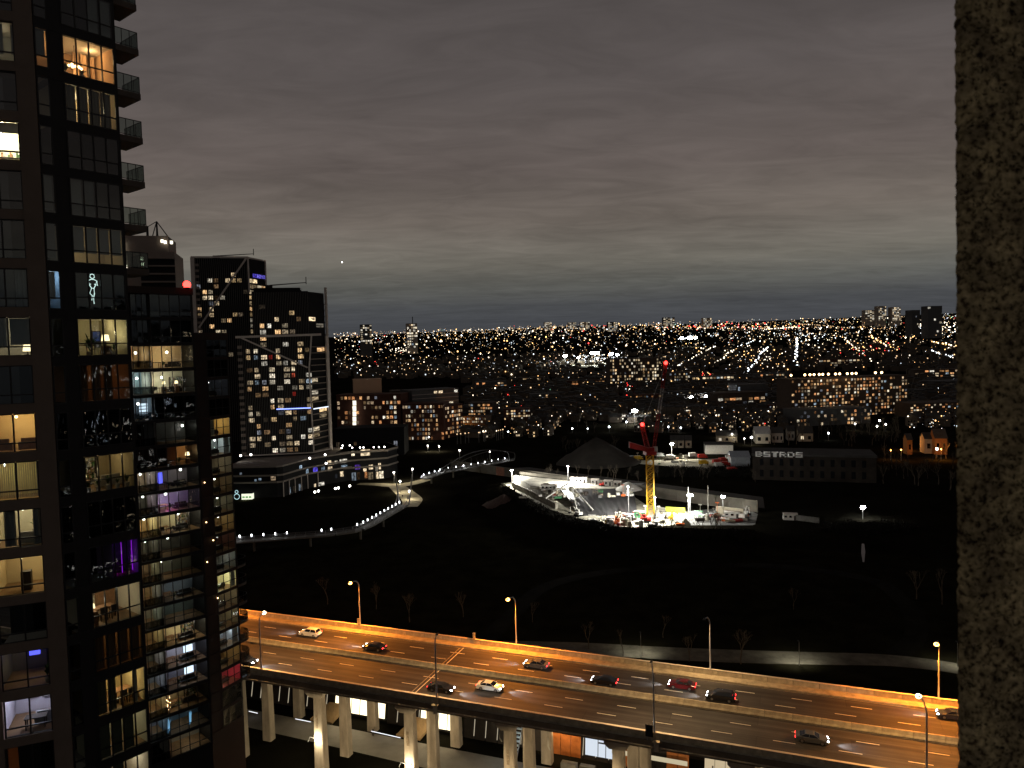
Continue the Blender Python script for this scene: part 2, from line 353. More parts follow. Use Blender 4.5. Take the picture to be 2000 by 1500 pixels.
def ribbon(name, pts, w, m, z=0.02):
    b = MB(); P = [Vector((p.x, p.y, 0)) for p in pts]
    def cr(i):
        p0, p1, p2, p3 = P[max(i - 1, 0)], P[i], P[i + 1], P[min(i + 2, len(P) - 1)]; o = []
        for k in range(8):
            t = k / 8; o.append(0.5 * ((2 * p1) + (p2 - p0) * t + (2 * p0 - 5 * p1 + 4 * p2 - p3) * t * t + (3 * p1 - p0 - 3 * p2 + p3) * t ** 3))
        return o
    Q = [q for i in range(len(P) - 1) for q in cr(i)] + [P[-1]]
    ws = w if isinstance(w, (list, tuple)) else [w] * len(P)
    for i, q in enumerate(Q):
        d = (Q[min(i + 1, len(Q) - 1)] - Q[max(i - 1, 0)]).normalized(); n = Vector((-d.y, d.x, 0))
        f = i / 8; k = min(int(f), len(ws) - 2); ww = ws[k] + (ws[k + 1] - ws[k]) * (f - k)
        b.v += [(q.x + n.x * ww / 2, q.y + n.y * ww / 2, z), (q.x - n.x * ww / 2, q.y - n.y * ww / 2, z)]
        if i: k2 = 2 * i; b.f.append((k2 - 2, k2 - 1, k2 + 1, k2)); b.m.append(0)
    return b.build(name, m, kind='structure')
# park behind the expressway: lawn, the curving gravel path, the big oval lawn
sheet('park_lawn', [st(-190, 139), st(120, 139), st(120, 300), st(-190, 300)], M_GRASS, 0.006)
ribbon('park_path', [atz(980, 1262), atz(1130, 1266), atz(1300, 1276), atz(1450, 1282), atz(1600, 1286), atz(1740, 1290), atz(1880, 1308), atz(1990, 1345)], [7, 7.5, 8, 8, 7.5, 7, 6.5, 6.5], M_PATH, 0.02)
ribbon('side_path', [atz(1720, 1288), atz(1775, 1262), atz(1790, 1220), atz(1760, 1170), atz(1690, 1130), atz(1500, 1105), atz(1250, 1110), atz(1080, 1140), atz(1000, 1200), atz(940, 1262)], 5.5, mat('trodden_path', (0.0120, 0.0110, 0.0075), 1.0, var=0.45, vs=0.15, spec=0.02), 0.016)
sheet('gravel_apron', [st(-62, 141), st(150, 141), st(150, 160), st(20, 166), st(-20, 163)], mat('sand_gravel', (0.042, 0.033, 0.022), 1.0, var=0.4, vs=0.3, spec=0.02), 0.012)
# ------------------------------------------------------------------ elevated expressway
DZ = 18.55
SA, SB = -190, 70
T0, TM, TF = 112.2, 124.6, 137.2
exw = empty('elevated_expressway', st(-60, 124.6, 0), label='elevated six lane concrete expressway crossing the foreground', cat='expressway')
def strip(s0, s1, t0, t1, z0, z1): return MB().obox(st(s0, t0, z0), UR * (s1 - s0), VN * (t1 - t0), (0, 0, z1 - z0))
rd = MB()
n = 52
for i in range(n):
    a, b = SA + (SB - SA) * i / n, SA + (SB - SA) * (i + 1) / n
    for j in range(6):
        ta, tb = 112.6 + (136.8 - 112.6) * j / 6, 112.6 + (136.8 - 112.6) * (j + 1) / 6
        rd.poly([st(a, ta, DZ), st(b, ta, DZ), st(b, tb, DZ), st(a, tb, DZ)])
road = rd.build('roadway', M_ASPH, exw)
strip(SA, SB, 112.0, 137.4, DZ - 0.6, DZ - 0.02).build('deck_slab', M_CONC2, exw)
for t in (112.9, 117.6, 122.3, 127.0, 131.7, 136.2):
    strip(SA, SB, t, t + 0.6, DZ - 1.5, DZ - 0.6).build('girder', M_CONC2, exw)
# fascia with its ledge and pipe
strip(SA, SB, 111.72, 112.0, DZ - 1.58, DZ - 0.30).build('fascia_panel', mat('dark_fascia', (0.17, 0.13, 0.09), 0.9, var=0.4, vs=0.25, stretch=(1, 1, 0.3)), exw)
strip(SA, SB, 111.45, 111.72, DZ - 1.22, DZ - 1.08).build('ledge', M_CONC2, exw)
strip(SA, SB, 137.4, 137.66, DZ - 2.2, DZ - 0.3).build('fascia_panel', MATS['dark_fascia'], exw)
# barriers: cast segments with open joints, each its own piece
def barrier_mesh(ln, w0, w1, h):
    b = MB(); g2 = 0.03
    prof = [(-w0 / 2, 0), (-w0 / 2, 0.10), (-w1 / 2 - 0.04, 0.34), (-w1 / 2, h - 0.03), (-w1 / 2 + 0.03, h), (w1 / 2 - 0.03, h), (w1 / 2, h - 0.03), (w1 / 2 + 0.04, 0.34), (w0 / 2, 0.10), (w0 / 2, 0)]
    k = len(prof); b.v += [(g2, y, z) for y, z in prof] + [(ln - g2, y, z) for y, z in prof]
    for i in range(k - 1): b.f.append((i, k + i, k + i + 1, i + 1)); b.m.append(0)
    b.f.append(tuple(range(k))); b.m.append(0); b.f.append(tuple(range(2 * k - 1, k - 1, -1))); b.m.append(0)
    return b.mesh('barrier_segment', M_BARR)
LSEG = 4.3
bm_med = barrier_mesh(LSEG, 0.72, 0.30, 0.95); bm_near = barrier_mesh(LSEG, 0.42, 0.34, 0.93); bm_far = barrier_mesh(LSEG, 0.46, 0.34, 1.12)
k = 0; s = SA
while s < SB - LSEG:
    for nm, me, t in (('median_barrier', bm_med, TM), ('parapet', bm_near, T0 + 0.03), ('parapet', bm_far, TF - 0.02)):
        place(nm, me, exw, st(s, t + rnd.uniform(-0.012, 0.012), DZ), -TH)
    s += LSEG
strip(SA, SB, 112.0, 112.46, DZ + 0.932, DZ + 0.985).build('coping', mat('lamplit_coping', (0.62, 0.54, 0.42), 0.8, var=0.2, vs=0.8, stretch=(0.3, 1, 1)), exw)  # paler than the parapet: lamplight on its top put into the colour
strip(SA, SB, TF - 0.24, TF + 0.2, DZ + 1.122, DZ + 1.165).build('coping', MATS['lamplit_coping'], exw)
# far-side raised curb walk and pale rail line on the near parapet
strip(SA, SB, 135.0, 136.9, DZ + 0.004, DZ + 0.20).build('kerb_walk', M_BARR, exw)
strip(SA, SB, 112.62, 112.95, DZ + 0.004, DZ + 0.18).build('kerb_walk', M_BARR, exw)
# lane markings
dash = MB().box((0, 0, 0.004), (3.2, 0.15, 0.006)).mesh('lane_dash', M_PAINT)
ln_t = [112.95 + 0.6 + 3.55, 112.95 + 0.6 + 7.1, TM + 0.36 + 0.55 + 3.35, TM + 0.36 + 0.55 + 6.7]
for j, t in enumerate(ln_t):
    s = SA + 4 + (j % 2) * 2.6
    while s < SB:
        place('lane_dash', dash, exw, st(s, t, DZ + 0.004), -TH); s += 9.2
for t in (113.15, TM - 0.75, TM + 0.75, 134.6):
    strip(SA, SB, t, t + 0.12, DZ + 0.004, DZ + 0.010).build('edge_line', mat('worn_edge_paint', (0.26, 0.22, 0.15), 0.8, var=0.3, vs=1) if 'worn_edge_paint' not in MATS else MATS['worn_edge_paint'], exw)
# expansion joints
for s0 in (-64.5, -128):
    for ds in (0, 0.75):
        for ta, tb in ((113.3, TM - 0.42), (TM + 0.42, 134.9)):
            MB().obox(st(s0 + ds, ta, DZ + 0.004), UR * 0.16, VN * (tb - ta), (0, 0, 0.008)).build('expansion_joint', M_PAINT if ds else MATS['worn_edge_paint'], exw)
# bents: three tapered columns under a cap beam
def column(parent, s, t, w0=2.35, w1=1.75, d=1.5, top=DZ - 1.5, name='column'):
    b = MB(); c = 0.16
    def ring(w, dd, z):
        pts = [(-w / 2 + c, -dd / 2), (w / 2 - c, -dd / 2), (w / 2, -dd / 2 + c), (w / 2, dd / 2 - c), (w / 2 - c, dd / 2), (-w / 2 + c, dd / 2), (-w / 2, dd / 2 - c), (-w / 2, -dd / 2 + c)]
        return [st(s, t, z) + UR * x + VN * y for x, y in pts]
    zz = [0.0, 0.05, 5, 10, top]; rings = [ring(w0 + (w1 - w0) * (z / top), d + 0.2 - 0.2 * z / top, z) for z in zz]
    base = len(b.v)
    for r_ in rings: b.v += [tuple(p) for p in r_]
    for i in range(len(rings) - 1):
        for j in range(8): b.f.append((base + i * 8 + j, base + i * 8 + (j + 1) % 8, base + (i + 1) * 8 + (j + 1) % 8, base + (i + 1) * 8 + j)); b.m.append(0)
    return b.build(name, M_CONC2, parent)
for i in range(-3, 7):
    s0 = -84.0 + 19.0 * i
    if i in (0, 1, 2): s0 = (-84.3, -65.0, -45.8)[i]
    column(exw, s0, 114.4); column(exw, s0 + 0.9, 121.2, 2.1, 1.7); column(exw, s0 + 0.9, 131.2, 2.1, 1.7)
    b = MB()
    b.hexa([st(s0 - 1.25, 112.9, DZ - 3.4), st(s0 + 1.25, 112.9, DZ - 3.4), st(s0 + 1.25, 134, DZ - 3.4), st(s0 - 1.25, 134, DZ - 3.4), st(s0 - 2.0, 112.6, DZ - 2.5), st(s0 + 2.0, 112.6, DZ - 2.5), st(s0 + 2.0, 134, DZ - 2.5), st(s0 - 2.0, 134, DZ - 2.5)]); b.obox(st(s0 - 2.0, 112.6, DZ - 2.499), UR * 4.0, VN * 21.4, (0, 0, 0.998)); b.build('cap_beam', M_CONC2, exw)
    for dt in (0.0,):
        MB().obox(st(s0 - 0.35, 113.5, 9.0), UR * 0.5, VN * -0.02, (0, 0, 2.6)).build('spalled_patch', mat('spall', (0.24, 0.19, 0.13), 1.0, var=0.5, vs=3) if 'spall' not in MATS else MATS['spall'], exw)
# signs and brackets on the near parapet: back of a panel by the pole
def lamp_post(s, t, side, lit, hue, power, label, hgt=10.2, arm=2.0, double=False):
    base = st(s, t, DZ + 0.9); root = empty('street_lamp', base, label=label, cat='street lamp', group='lamp posts along the expressway')
    b = MB(); path = [base + Vector((0, 0, z)) for z in (0, 3, 6, hgt - 1.2)]
    for q in (0.35, 0.7, 1.0):
        a = q * math.pi / 2; path.append(base + VN * (side * arm * 0.5 * (1 - math.cos(a)) * 1.2) + UR * (-0.4 * q) + Vector((0, 0, hgt - 1.2 + 1.2 * math.sin(a))))
    tip = base + VN * side * arm + UR * -0.7 + Vector((0, 0, hgt)); path.append(tip)
    b.tube(path, 0.15, 8, 0.085); b.build('pole', M_STEEL if hue != 'w' else M_STEEL, root, smooth=True)
    MB().obox(base - UR * 0.28 - VN * 0.28 + Vector((0, 0, -1.0)), UR * 0.56, VN * 0.56, (0, 0, 1.15)).build('base_plinth', M_BARR, root)
    hd = MB(); dv = VN * side
    hd.hexa([tip + dv * a + UR * c_ + Vector((0, 0, z)) for z, w in ((0.0, 0.22), (0.16, 0.13)) for a, c_ in ((-0.25, -w), (0.7, -w), (0.7, w), (-0.25, w))])
    head = hd.build('lamp_head', M_BLACK if hue == 'l' else M_STEEL, root)
    if lit:
        MB().ball(tip + dv * 0.25 + Vector((0, 0, -0.1)), 0.40, 10, 6, 0.75).build('lens', {'o': E_SODIUM, 'p': E_SODP}[hue], root, smooth=True) if hue != 'l' else MB().box(tip + dv * 0.22 + Vector((0, 0, -0.02)), (0.3, 0.3, 0.03)).build('lens', E_SODP, root)
        lamp('SPOT', tip + dv * 0.25 + Vector((0, 0, -0.55)), power, {'o': (1.0, 0.29, 0.03), 'p': (1.0, 0.56, 0.21), 'l': (1.0, 0.66, 0.33)}[hue], root, 0.3, (dv.x * 0.28, dv.y * 0.28, -1), R(160), 0.55)
    return root
E_SODP = emat('lamp_pale_sodium', (1.0, 0.80, 0.52), 14)
lamp_post(-89.6, 137.2, -1, True, 'o', 32000, 'lit orange street lamp on far parapet, nearest the glass tower')
lamp_post(-53.0, 137.2, -1, True, 'o', 34000, 'lit orange street lamp on far parapet above the middle of the road')
lamp_post(-15.0, 137.2, -1, True, 'l', 6500, 'pale street lamp post with a dark shielded head on far parapet beside the gravel path')
lamp_post(21.8, 137.2, -1, True, 'o', 36000, 'lit orange street lamp on far parapet at the right beside the stone pillar')
lamp_post(-95.6, 112.1, 1, True, 'p', 9500, 'lit pale street lamp on near parapet beside the balconies')
lamp_post(-58.3, 112.1, 1, True, 'l', 6000, 'street lamp with a dark shielded head on near parapet in front of the white car')
lamp_post(-20.8, 112.1, 1, True, 'l', 6500, 'dark street lamp with shielded head and a sign panel on near parapet')
lamp_post(16.4, 112.1, 1, True, 'p', 9500, 'lit pale street lamp on near parapet at the lower right corner')
lamp_post(53.5, 112.1, 1, True, 'p', 9500, 'street lamp on near parapet beyond the right edge')
lamp_post(58.5, 137.2, -1, True, 'o', 36000, 'street lamp on far parapet beyond the right edge')
lamp_post(-133, 112.1, 1, True, 'o', 28000, 'street lamp on near parapet behind the glass tower')
lamp_post(-127, 137.2, -1, True, 'o', 28000, 'street lamp on far parapet behind the glass tower')
sg = empty('road_sign', st(-21.5, 111.6, DZ + 0.3), label='dark sign panel seen from behind on the near parapet', cat='sign')
MB().obox(st(-22.1, 111.75, DZ + 0.3), UR * 1.2, VN * -0.05, (0, 0, 1.9)).build('sign_panel', M_BLACK, sg)
for ds in (0.25, 0.85): MB().tube([st(-22.1 + ds, 111.83, DZ - 0.6), st(-22.1 + ds, 111.83, DZ + 2.2)], 0.05, 6).build('sign_post', M_STEEL, sg)
for s0, lb in ((-89.9, 'small grey post box beside the orange lamp nearest the glass tower'), (-62.2, 'small marker post on far parapet at the expansion joint')):
    q = empty('marker_post', st(s0, 136.9, DZ + 0.9), label=lb, cat='post')
    MB().obox(st(s0 - 0.2, 136.8, DZ + 0.9), UR * 0.4, VN * 0.3, (0, 0, 1.5)).build('post_body', M_BARR, q)
    MB().obox(st(s0 - 0.26, 136.74, DZ + 2.4), UR * 0.52, VN * 0.42, (0, 0, 0.1)).build('post_cap', M_STEEL, q)
for s0, lb in ((-58.3, 'rusty bracket box under the shielded lamp by the white car'), (-20.4, 'rusty barrel bracket under the dark lamp with the sign')):
    q = empty('lamp_bracket', st(s0, 111.2, DZ - 1.2), label=lb, cat='bracket')
    b = MB(); b.tube([st(s0, 111.3, DZ - 1.5), st(s0, 111.3, DZ - 0.2)], 0.38, 12); b.build('bracket_drum', M_CONC2, q)
    MB().obox(st(s0 - 0.55, 111.0, DZ - 0.2), UR * 1.1, VN * 0.7, (0, 0, 0.15)).build('bracket_plate', M_BARR, q)

# ------------------------------------------------------------------ cars
M_TYRE = mat('tyre_rubber', (0.015, 0.015, 0.015), 0.9, var=0); M_RIM = mat('wheel_rim', (0.35, 0.35, 0.36), 0.3, metal=0.8, var=0)
M_CARGL = mat('car_glass', (0.01, 0.011, 0.013), 0.06, var=0, spec=0.7)
E_HEAD = emat('headlamp_lens', (0.92, 0.96, 1.0), 26); E_TAIL = emat('tail_lamp_lens', (1.0, 0.03, 0.03), 7)
def paint(name, c, rough=0.25): return mat(name, c, rough, var=0.05, spec=0.6)
PAINTS = {'white': paint('white_car_paint', (0.75, 0.75, 0.72)), 'black': paint('black_car_paint', (0.012, 0.012, 0.014)), 'grey': paint('grey_car_paint', (0.09, 0.095, 0.10)),
          'red': paint('red_car_paint', (0.085, 0.006, 0.008)), 'blue': paint('navy_car_paint', (0.02, 0.03, 0.06)), 'silver': paint('silver_car_paint', (0.42, 0.42, 0.43))}
def car(kind, colour, p, heading, label):
    """side profile lofted across the width with tumblehome; wheels, glass, lamps are parts"""
    root = empty('car', (0, 0, 0), label=label, cat='car', group='cars driving on the expressway')
    suv = kind == 'suv'
    hgt = 1.72 if suv else 1.45; Ln = 4.75; Wd = 1.86
    body = [(-2.37, 0.32), (-2.40, 0.62), (-2.34, 0.92 if not suv else 1.02), (-1.75, 1.0 if not suv else 1.08), (-0.95, 1.0 if not suv else 1.1), (0.95, 0.98 if not suv else 1.08), (1.55, 0.90 if not suv else 1.04), (2.20, 0.74 if not suv else 0.9), (2.37, 0.58), (2.38, 0.34), (2.1, 0.22), (-2.1, 0.22)]
    b = MB()
    ys_ = [(-0.93, 0.90), (-0.80, 1.0), (0.80, 1.0), (0.93, 0.90)]
    def loft(prof, ys2, zc_):
        kk = len(prof); base = len(b.v)
        for yy, f in ys2:
            for x, z in prof: b.v.append((x * (0.985 if f < 1 else 1), yy, zc_ + (z - zc_) * f))
        for i in range(len(ys2) - 1):
            for j in range(kk): b.f.append((base + i * kk + j, base + (i + 1) * kk + j, base + (i + 1) * kk + (j + 1) % kk, base + i * kk + (j + 1) % kk)); b.m.append(0)
        b.f.append(tuple(base + j for j in range(kk))); b.m.append(0)
        b.f.append(tuple(base + (len(ys2) - 1) * kk + kk - 1 - j for j in range(kk))); b.m.append(0)
    loft(body, ys_, 0.6); b.build('body', PAINTS[colour], root)
    # cabin: glass house with painted roof
    zb = 1.0 if not suv else 1.08
    rear, front = (-2.05, 1.25) if suv else (-1.75, 1.05); rr, rf = (-1.8, 0.45) if suv else (-0.95, 0.30)
    gb = MB(); w0, w1 = 0.84, 0.66
    bt = [Vector((rear, -w0, zb)), Vector((front, -w0, zb)), Vector((front, w0, zb)), Vector((rear, w0, zb))]
    tp = [Vector((rr, -w1, hgt - 0.06)), Vector((rf, -w1, hgt - 0.06)), Vector((rf, w1, hgt - 0.06)), Vector((rr, w1, hgt - 0.06))]
    gb.hexa(bt + tp); gb.build('windows', M_CARGL, root)
    rb = MB(); rb.hexa([Vector((rr - 0.08, -w1 - 0.02, hgt - 0.075)), Vector((rf + 0.08, -w1 - 0.02, hgt - 0.075)), Vector((rf + 0.08, w1 + 0.02, hgt - 0.075)), Vector((rr - 0.08, w1 + 0.02, hgt - 0.075)),
                        Vector((rr + 0.1, -w1 + 0.1, hgt)), Vector((rf - 0.12, -w1 + 0.1, hgt)), Vector((rf - 0.12, w1 - 0.1, hgt)), Vector((rr + 0.1, w1 - 0.1, hgt))])
    rf_ = rb.build('roof', PAINTS[colour], root)
    for sy in (-1, 1):
        for (x0, x1) in ((rear, rr), (front, rf), ((rear + front) / 2 - 0.1, (rr + rf) / 2)):
            MB().tube([(x0, sy * (w0 + 0.012), zb), (x1, sy * (w1 + 0.015), hgt - 0.07)], 0.045, 4).build('pillar', PAINTS[colour], root)
        for x0 in (-1.42, 1.42):
            wb = MB(); wb.tube([(x0, sy * 0.74, 0.33), (x0, sy * 0.94, 0.33)], 0.33, 14); wh = wb.build('wheel', M_TYRE, root)
            MB().tube([(x0, sy * 0.90, 0.33), (x0, sy * 0.955, 0.33)], 0.21, 10).build('rim', M_RIM, wh)
        hz = 0.66 if not suv else 0.80
        MB().hexa([(2.12, sy * 0.52, hz - 0.09), (2.41, sy * 0.50, hz - 0.09), (2.27, sy * 0.88, hz - 0.09), (2.05, sy * 0.90, hz - 0.09), (2.10, sy * 0.52, hz + 0.10), (2.33, sy * 0.50, hz + 0.06), (2.22, sy * 0.88, hz + 0.08), (2.03, sy * 0.90, hz + 0.10)][::1]).build('headlight', E_HEAD, root)
        MB().box((-2.385, sy * 0.66, 0.78 if not suv else 0.92), (0.06, 0.44, 0.17)).build('tail_light', E_TAIL, root)
        MB().box((0.85, sy * 0.98, zb + 0.06), (0.14, 0.16, 0.12)).build('mirror', PAINTS[colour], root)
    MB().box((-2.41, 0, 0.55), (0.03, 0.5, 0.13)).build('number_plate', M_FURNL, root)
    MB().box((2.385, 0, 0.46), (0.03, 1.1, 0.2)).build('grille', M_BLACK, root)
    MB().box((-2.37, 0, 0.40), (0.12, 1.74, 0.2)).build('bumper', M_BLACK, root)
    lamp('SPOT', (2.45, 0, 0.72), 2600, (0.90, 0.95, 1.0), root, 0.12, (1, 0, -0.115), R(58), 0.8, 'headlight_beam')
    root.location = p; root.rotation_euler = (0, 0, heading)
    return root
HR, HL = -TH, -TH + math.pi
def lane_pos(px, py, t=None):
    p = atz(px, py, DZ + 0.6); s_, t_ = to_st(p)
    return st(s_, t if t else t_, DZ + 0.008)
lanes = {'n1': 115.4, 'n2': 118.9, 'n3': 122.3, 'f1': 127.2, 'f2': 130.6, 'f3': 133.6}
car('suv', 'white', lane_pos(606, 1236), HL, 'white sport utility car with a bright roof on the far carriageway, nearest the glass tower')
car('sedan', 'black', lane_pos(731, 1263), HL, 'black car with glowing red tail lights, second from left on the far carriageway')
car('sedan', 'grey', lane_pos(1047, 1297), HL, 'dark car on the far carriageway beyond the white car')
car('sedan', 'black', lane_pos(1180, 1329), HL, 'dark car close to the median, left of the dark lamp post')
car('sedan', 'red', lane_pos(1332, 1337), HL, 'dark red car on the far carriageway')
car('suv', 'black', lane_pos(1408, 1360), HL, 'black car close to the median, right of the dark red car')
car('sedan', 'blue', lane_pos(1862, 1396), HL, 'dark car on the far carriageway cut off by the stone pillar')
car('sedan', 'blue', lane_pos(480, 1290), HR, 'dark car with lit headlights emerging from behind the balconies')
car('sedan', 'black', lane_pos(862, 1343), HR, 'black car behind the shielded lamp post on the near carriageway')
car('sedan', 'white', lane_pos(957, 1340), HR, 'white car with bright headlights on the near carriageway')
car('sedan', 'grey', lane_pos(1586, 1441), HR, 'dark car alone at the right on the near carriageway')
# ------------------------------------------------------------------ near glass towers on the left
class Fac:
    """a facade: u runs along it to the right, v comes out of it, z is up"""
    def __init__(s, o, d):
        s.o = Vector((o[0], o[1], 0)); s.d = Vector((d[0], d[1], 0)).normalized(); s.n = Vector((s.d.y, -s.d.x, 0))
        s.rz = math.atan2(s.d.y, s.d.x)
    def p(s, u, v, z): return s.o + s.d * u + s.n * v + Vector((0, 0, z))
    def u_at(s, px, py=695):
        r_ = ray(px, py); q = r_.x / r_.y
        return (q * s.o.y - s.o.x) / (s.d.x - q * s.d.y)
    def box(s, b, u0, u1, v0, v1, z0, z1):
        return b.obox(s.p(u0, v1, z0), s.d * (u1 - u0), s.n * (v0 - v1), (0, 0, z1 - z0))
UNIT = MB().obox((0, -0.5, 0), (1, 0, 0), (0, 1, 0), (0, 0, 1)).mesh('pane', M_GLASS)        # unit pane, scaled per window
UNITD = MB().obox((0, -0.5, 0), (1, 0, 0), (0, 1, 0), (0, 0, 1)).mesh('pane', M_GLASSD)
def glazing(F, root, us, z0, z1, tr=None, v=0.0, tint=False, fw=0.07, name='window', hinge=None):
    """one window: frame with mullions and transom as the part, each pane a sub-part"""
    b = MB(); d0, d1 = v - 0.06, v + 0.05
    for i, u in enumerate(us): F.box(b, u - fw / 2, u + fw / 2, d0, d1, z0, z1)
    zs = [z0, z1] if tr is None else [z0, tr, z1]
    for i in range(len(us) - 1):
        for z in zs: F.box(b, us[i] + fw / 2, us[i + 1] - fw / 2, d0 + 0.01, d1 - 0.01, z - fw / 2, z + fw / 2)
    w = b.build(name, M_FRAME, root)
    for i in range(len(us) - 1):
        for za, zb in zip(zs, zs[1:]):
            o = place('pane', UNITD if tint else UNIT, w, F.p(us[i] + fw / 2, v + rnd.uniform(-0.012, 0.012), za + fw / 2), F.rz + rnd.uniform(-0.012, 0.012), (us[i + 1] - us[i] - fw, 0.012, zb - za - fw))
            o.rotation_euler[0] = rnd.uniform(-0.012, 0.012)
    return w
RW = {}
def room_wall(hue):
    if hue not in RW: RW[hue] = mat('room_paint_' + '_'.join('%d' % (c * 100) for c in hue), hue, 0.92, var=0.10, vs=0.5)
    return RW[hue]
def room(F, root, u0, u1, z0, z1, depth=4.2, hue=(0.72, 0.66, 0.56), floor=None, v0=-0.12):
    b = MB(); a = [F.p(u0, v0, z0), F.p(u1, v0, z0), F.p(u1, v0 - depth, z0), F.p(u0, v0 - depth, z0)]
    c = [q + Vector((0, 0, z1 - z0)) for q in a]
    b.mat(0).poly([a[3], a[2], c[2], c[3]]); b.poly([a[0], a[3], c[3], c[0]]); b.poly([a[2], a[1], c[1], c[2]]); b.mat(1).poly([a[0], a[1], a[2], a[3]]); b.mat(2).poly([c[3], c[2], c[1], c[0]])
    return b.build('room', [room_wall(hue), floor or M_ROOMF, M_ROOMW], root)
def curtain(F, root, u0, u1, z0, z1, m=None, v=-0.3, folds=None, name='curtain'):
    b = MB(); n_ = max(4, int((u1 - u0) / 0.07)); pr = None
    for i in range(n_ + 1):
        u = u0 + (u1 - u0) * i / n_; vv = v + 0.045 * math.sin(i * 2.1) + 0.02 * math.sin(i * 0.7)
        q = (F.p(u, vv, z0), F.p(u, vv, z1))
        if pr: b.poly([pr[0], q[0], q[1], pr[1]])
        pr = q
    return b.build(name, m or M_CURT, root)
def blind(F, root, u0, u1, z0, z1, m=None, v=-0.2):
    b = MB(); F.box(b, u0, u1, v - 0.012, v, z0, z1); F.box(b, u0, u1, v - 0.06, v + 0.05, z1 - 0.09, z1)
    return b.build('roller_blind', m or M_BLIND, root)
def ceiling_lamp(F, root, u, v, z, power, col, e=None, r=0.12):
    MB().ball(F.p(u, v, z), r, 8, 6).build('ceiling_lamp', e or E_WHITE, root, smooth=True)
    lamp('POINT', F.p(u, v, z - r - 0.06), power, col, root, 0.12, name='room_light')
WC, YC, OC, CC, VC = (1, 0.84, 0.62), (1, 0.76, 0.43), (1, 0.56, 0.24), (0.92, 0.96, 1), (0.85, 0.80, 1.0)
# ---- things inside rooms (each a thing of its own)
def sofa(F, u, v, z, w, label, m=None):
    r_ = empty('sofa', F.p(u, v, z), label=label, cat='sofa', group='furniture in the lit rooms'); m = m or M_FURN
    F.box(MB(), u, u + w, v - 0.8, v, z + 0.12, z + 0.45).build('seat', m, r_); F.box(MB(), u, u + w, v - 0.12, v, z + 0.45, z + 0.85).build('backrest', m, r_)
    for uu in (u - 0.16, u + w): F.box(MB(), uu, uu + 0.16, v - 0.8, v, z + 0.1, z + 0.6).build('armrest', m, r_)
def table(F, u, v, z, label, w=1.3, d=0.8, m=None):
    r_ = empty('dining_table', F.p(u, v, z), label=label, cat='table', group='furniture in the lit rooms'); m = m or M_WOOD
    F.box(MB(), u, u + w, v - d, v, z + 0.70, z + 0.75).build('tabletop', m, r_)
    for a in (0.05, w - 0.12):
        for c in (0.05, d - 0.12): F.box(MB(), u + a, u + a + 0.07, v - c - 0.07, v - c, z, z + 0.70).build('leg', m, r_)
def chair(F, u, v, z, label, m=None):
    r_ = empty('chair', F.p(u, v, z), label=label, cat='chair', group='furniture in the lit rooms'); m = m or M_FURN
    F.box(MB(), u, u + 0.45, v - 0.45, v, z + 0.42, z + 0.47).build('seat', m, r_); F.box(MB(), u, u + 0.45, v - 0.05, v, z + 0.5, z + 0.95).build('backrest', m, r_)
    for a in (0, 0.41):
        for c in (0, 0.41): F.box(MB(), u + a, u + a + 0.04, v - c - 0.04, v - c, z, z + 0.42).build('leg', m, r_)
def table_lamp(F, u, v, z, label, power, col=(1, 0.72, 0.38), h=0.62, r=0.22, stand=0.0):
    r_ = empty('table_lamp', F.p(u, v, z), label=label, cat='lamp', group='lamps in the lit rooms')
    if stand: F.box(MB(), u - 0.25, u + 0.25, v - 0.25, v + 0.25, z, z + stand).build('side_table', M_WOOD, r_)
    b = MB(); b.tube([F.p(u, v, z + stand), F.p(u, v, z + stand + h * 0.5)], 0.05, 8); b.build('lamp_base', M_FURN, r_)
    b = MB(); b.tube([F.p(u, v, z + stand + h * 0.45), F.p(u, v, z + stand + h)], r, 14, r * 0.72); b.build('lamp_shade', E_SHADE, r_, smooth=True)
    if power: lamp('POINT', F.p(u, v, z + stand + h + 0.12), power, col, r_, 0.1, name='room_light')
def plant(F, u, v, z, h, label, n_=16, seed=1):
    q = random.Random(seed); r_ = empty('potted_plant', F.p(u, v, z), label=label, cat='plant', group='plants in the lit rooms')
    MB().tube([F.p(u, v, z), F.p(u, v, z + 0.3)], 0.13, 10, 0.17).build('pot', M_FURNL, r_)
    b = MB()
    for i in range(n_):
        a = q.uniform(0, 6.28); ln = h * q.uniform(0.5, 1.0); sp = q.uniform(0.15, 0.55) * h; pts = []
        for k_ in range(5):
            f = k_ / 4; pts.append(F.p(u, v, z + 0.3) + F.d * (math.cos(a) * sp * f * f) + F.n * (math.sin(a) * sp * f * f) + Vector((0, 0, ln * (f - 0.35 * f * f * sp / h * 2))))
        sd = (F.d * -math.sin(a) + F.n * math.cos(a)) * 0.05
        for k_ in range(4):
            w0, w1 = (0.3 + math.sin(k_ / 4 * 3.14)) * 0.9, (0.3 + math.sin((k_ + 1) / 4 * 3.14)) * 0.9
            b.poly([pts[k_] - sd * w0, pts[k_] + sd * w0, pts[k_ + 1] + sd * w1, pts[k_ + 1] - sd * w1])
    b.build('leaves', M_LEAF, r_)
def picture(F, u, v, z, w, h, label, m):
    r_ = empty('wall_picture', F.p(u, v, z), label=label, cat='picture', group='pictures in the lit rooms')
    F.box(MB(), u, u + w, v, v + 0.03, z, z + h).build('picture_frame', M_FURN, r_); F.box(MB(), u + 0.06, u + w - 0.06, v + 0.03, v + 0.036, z + 0.06, z + h - 0.06).build('print', m, r_)
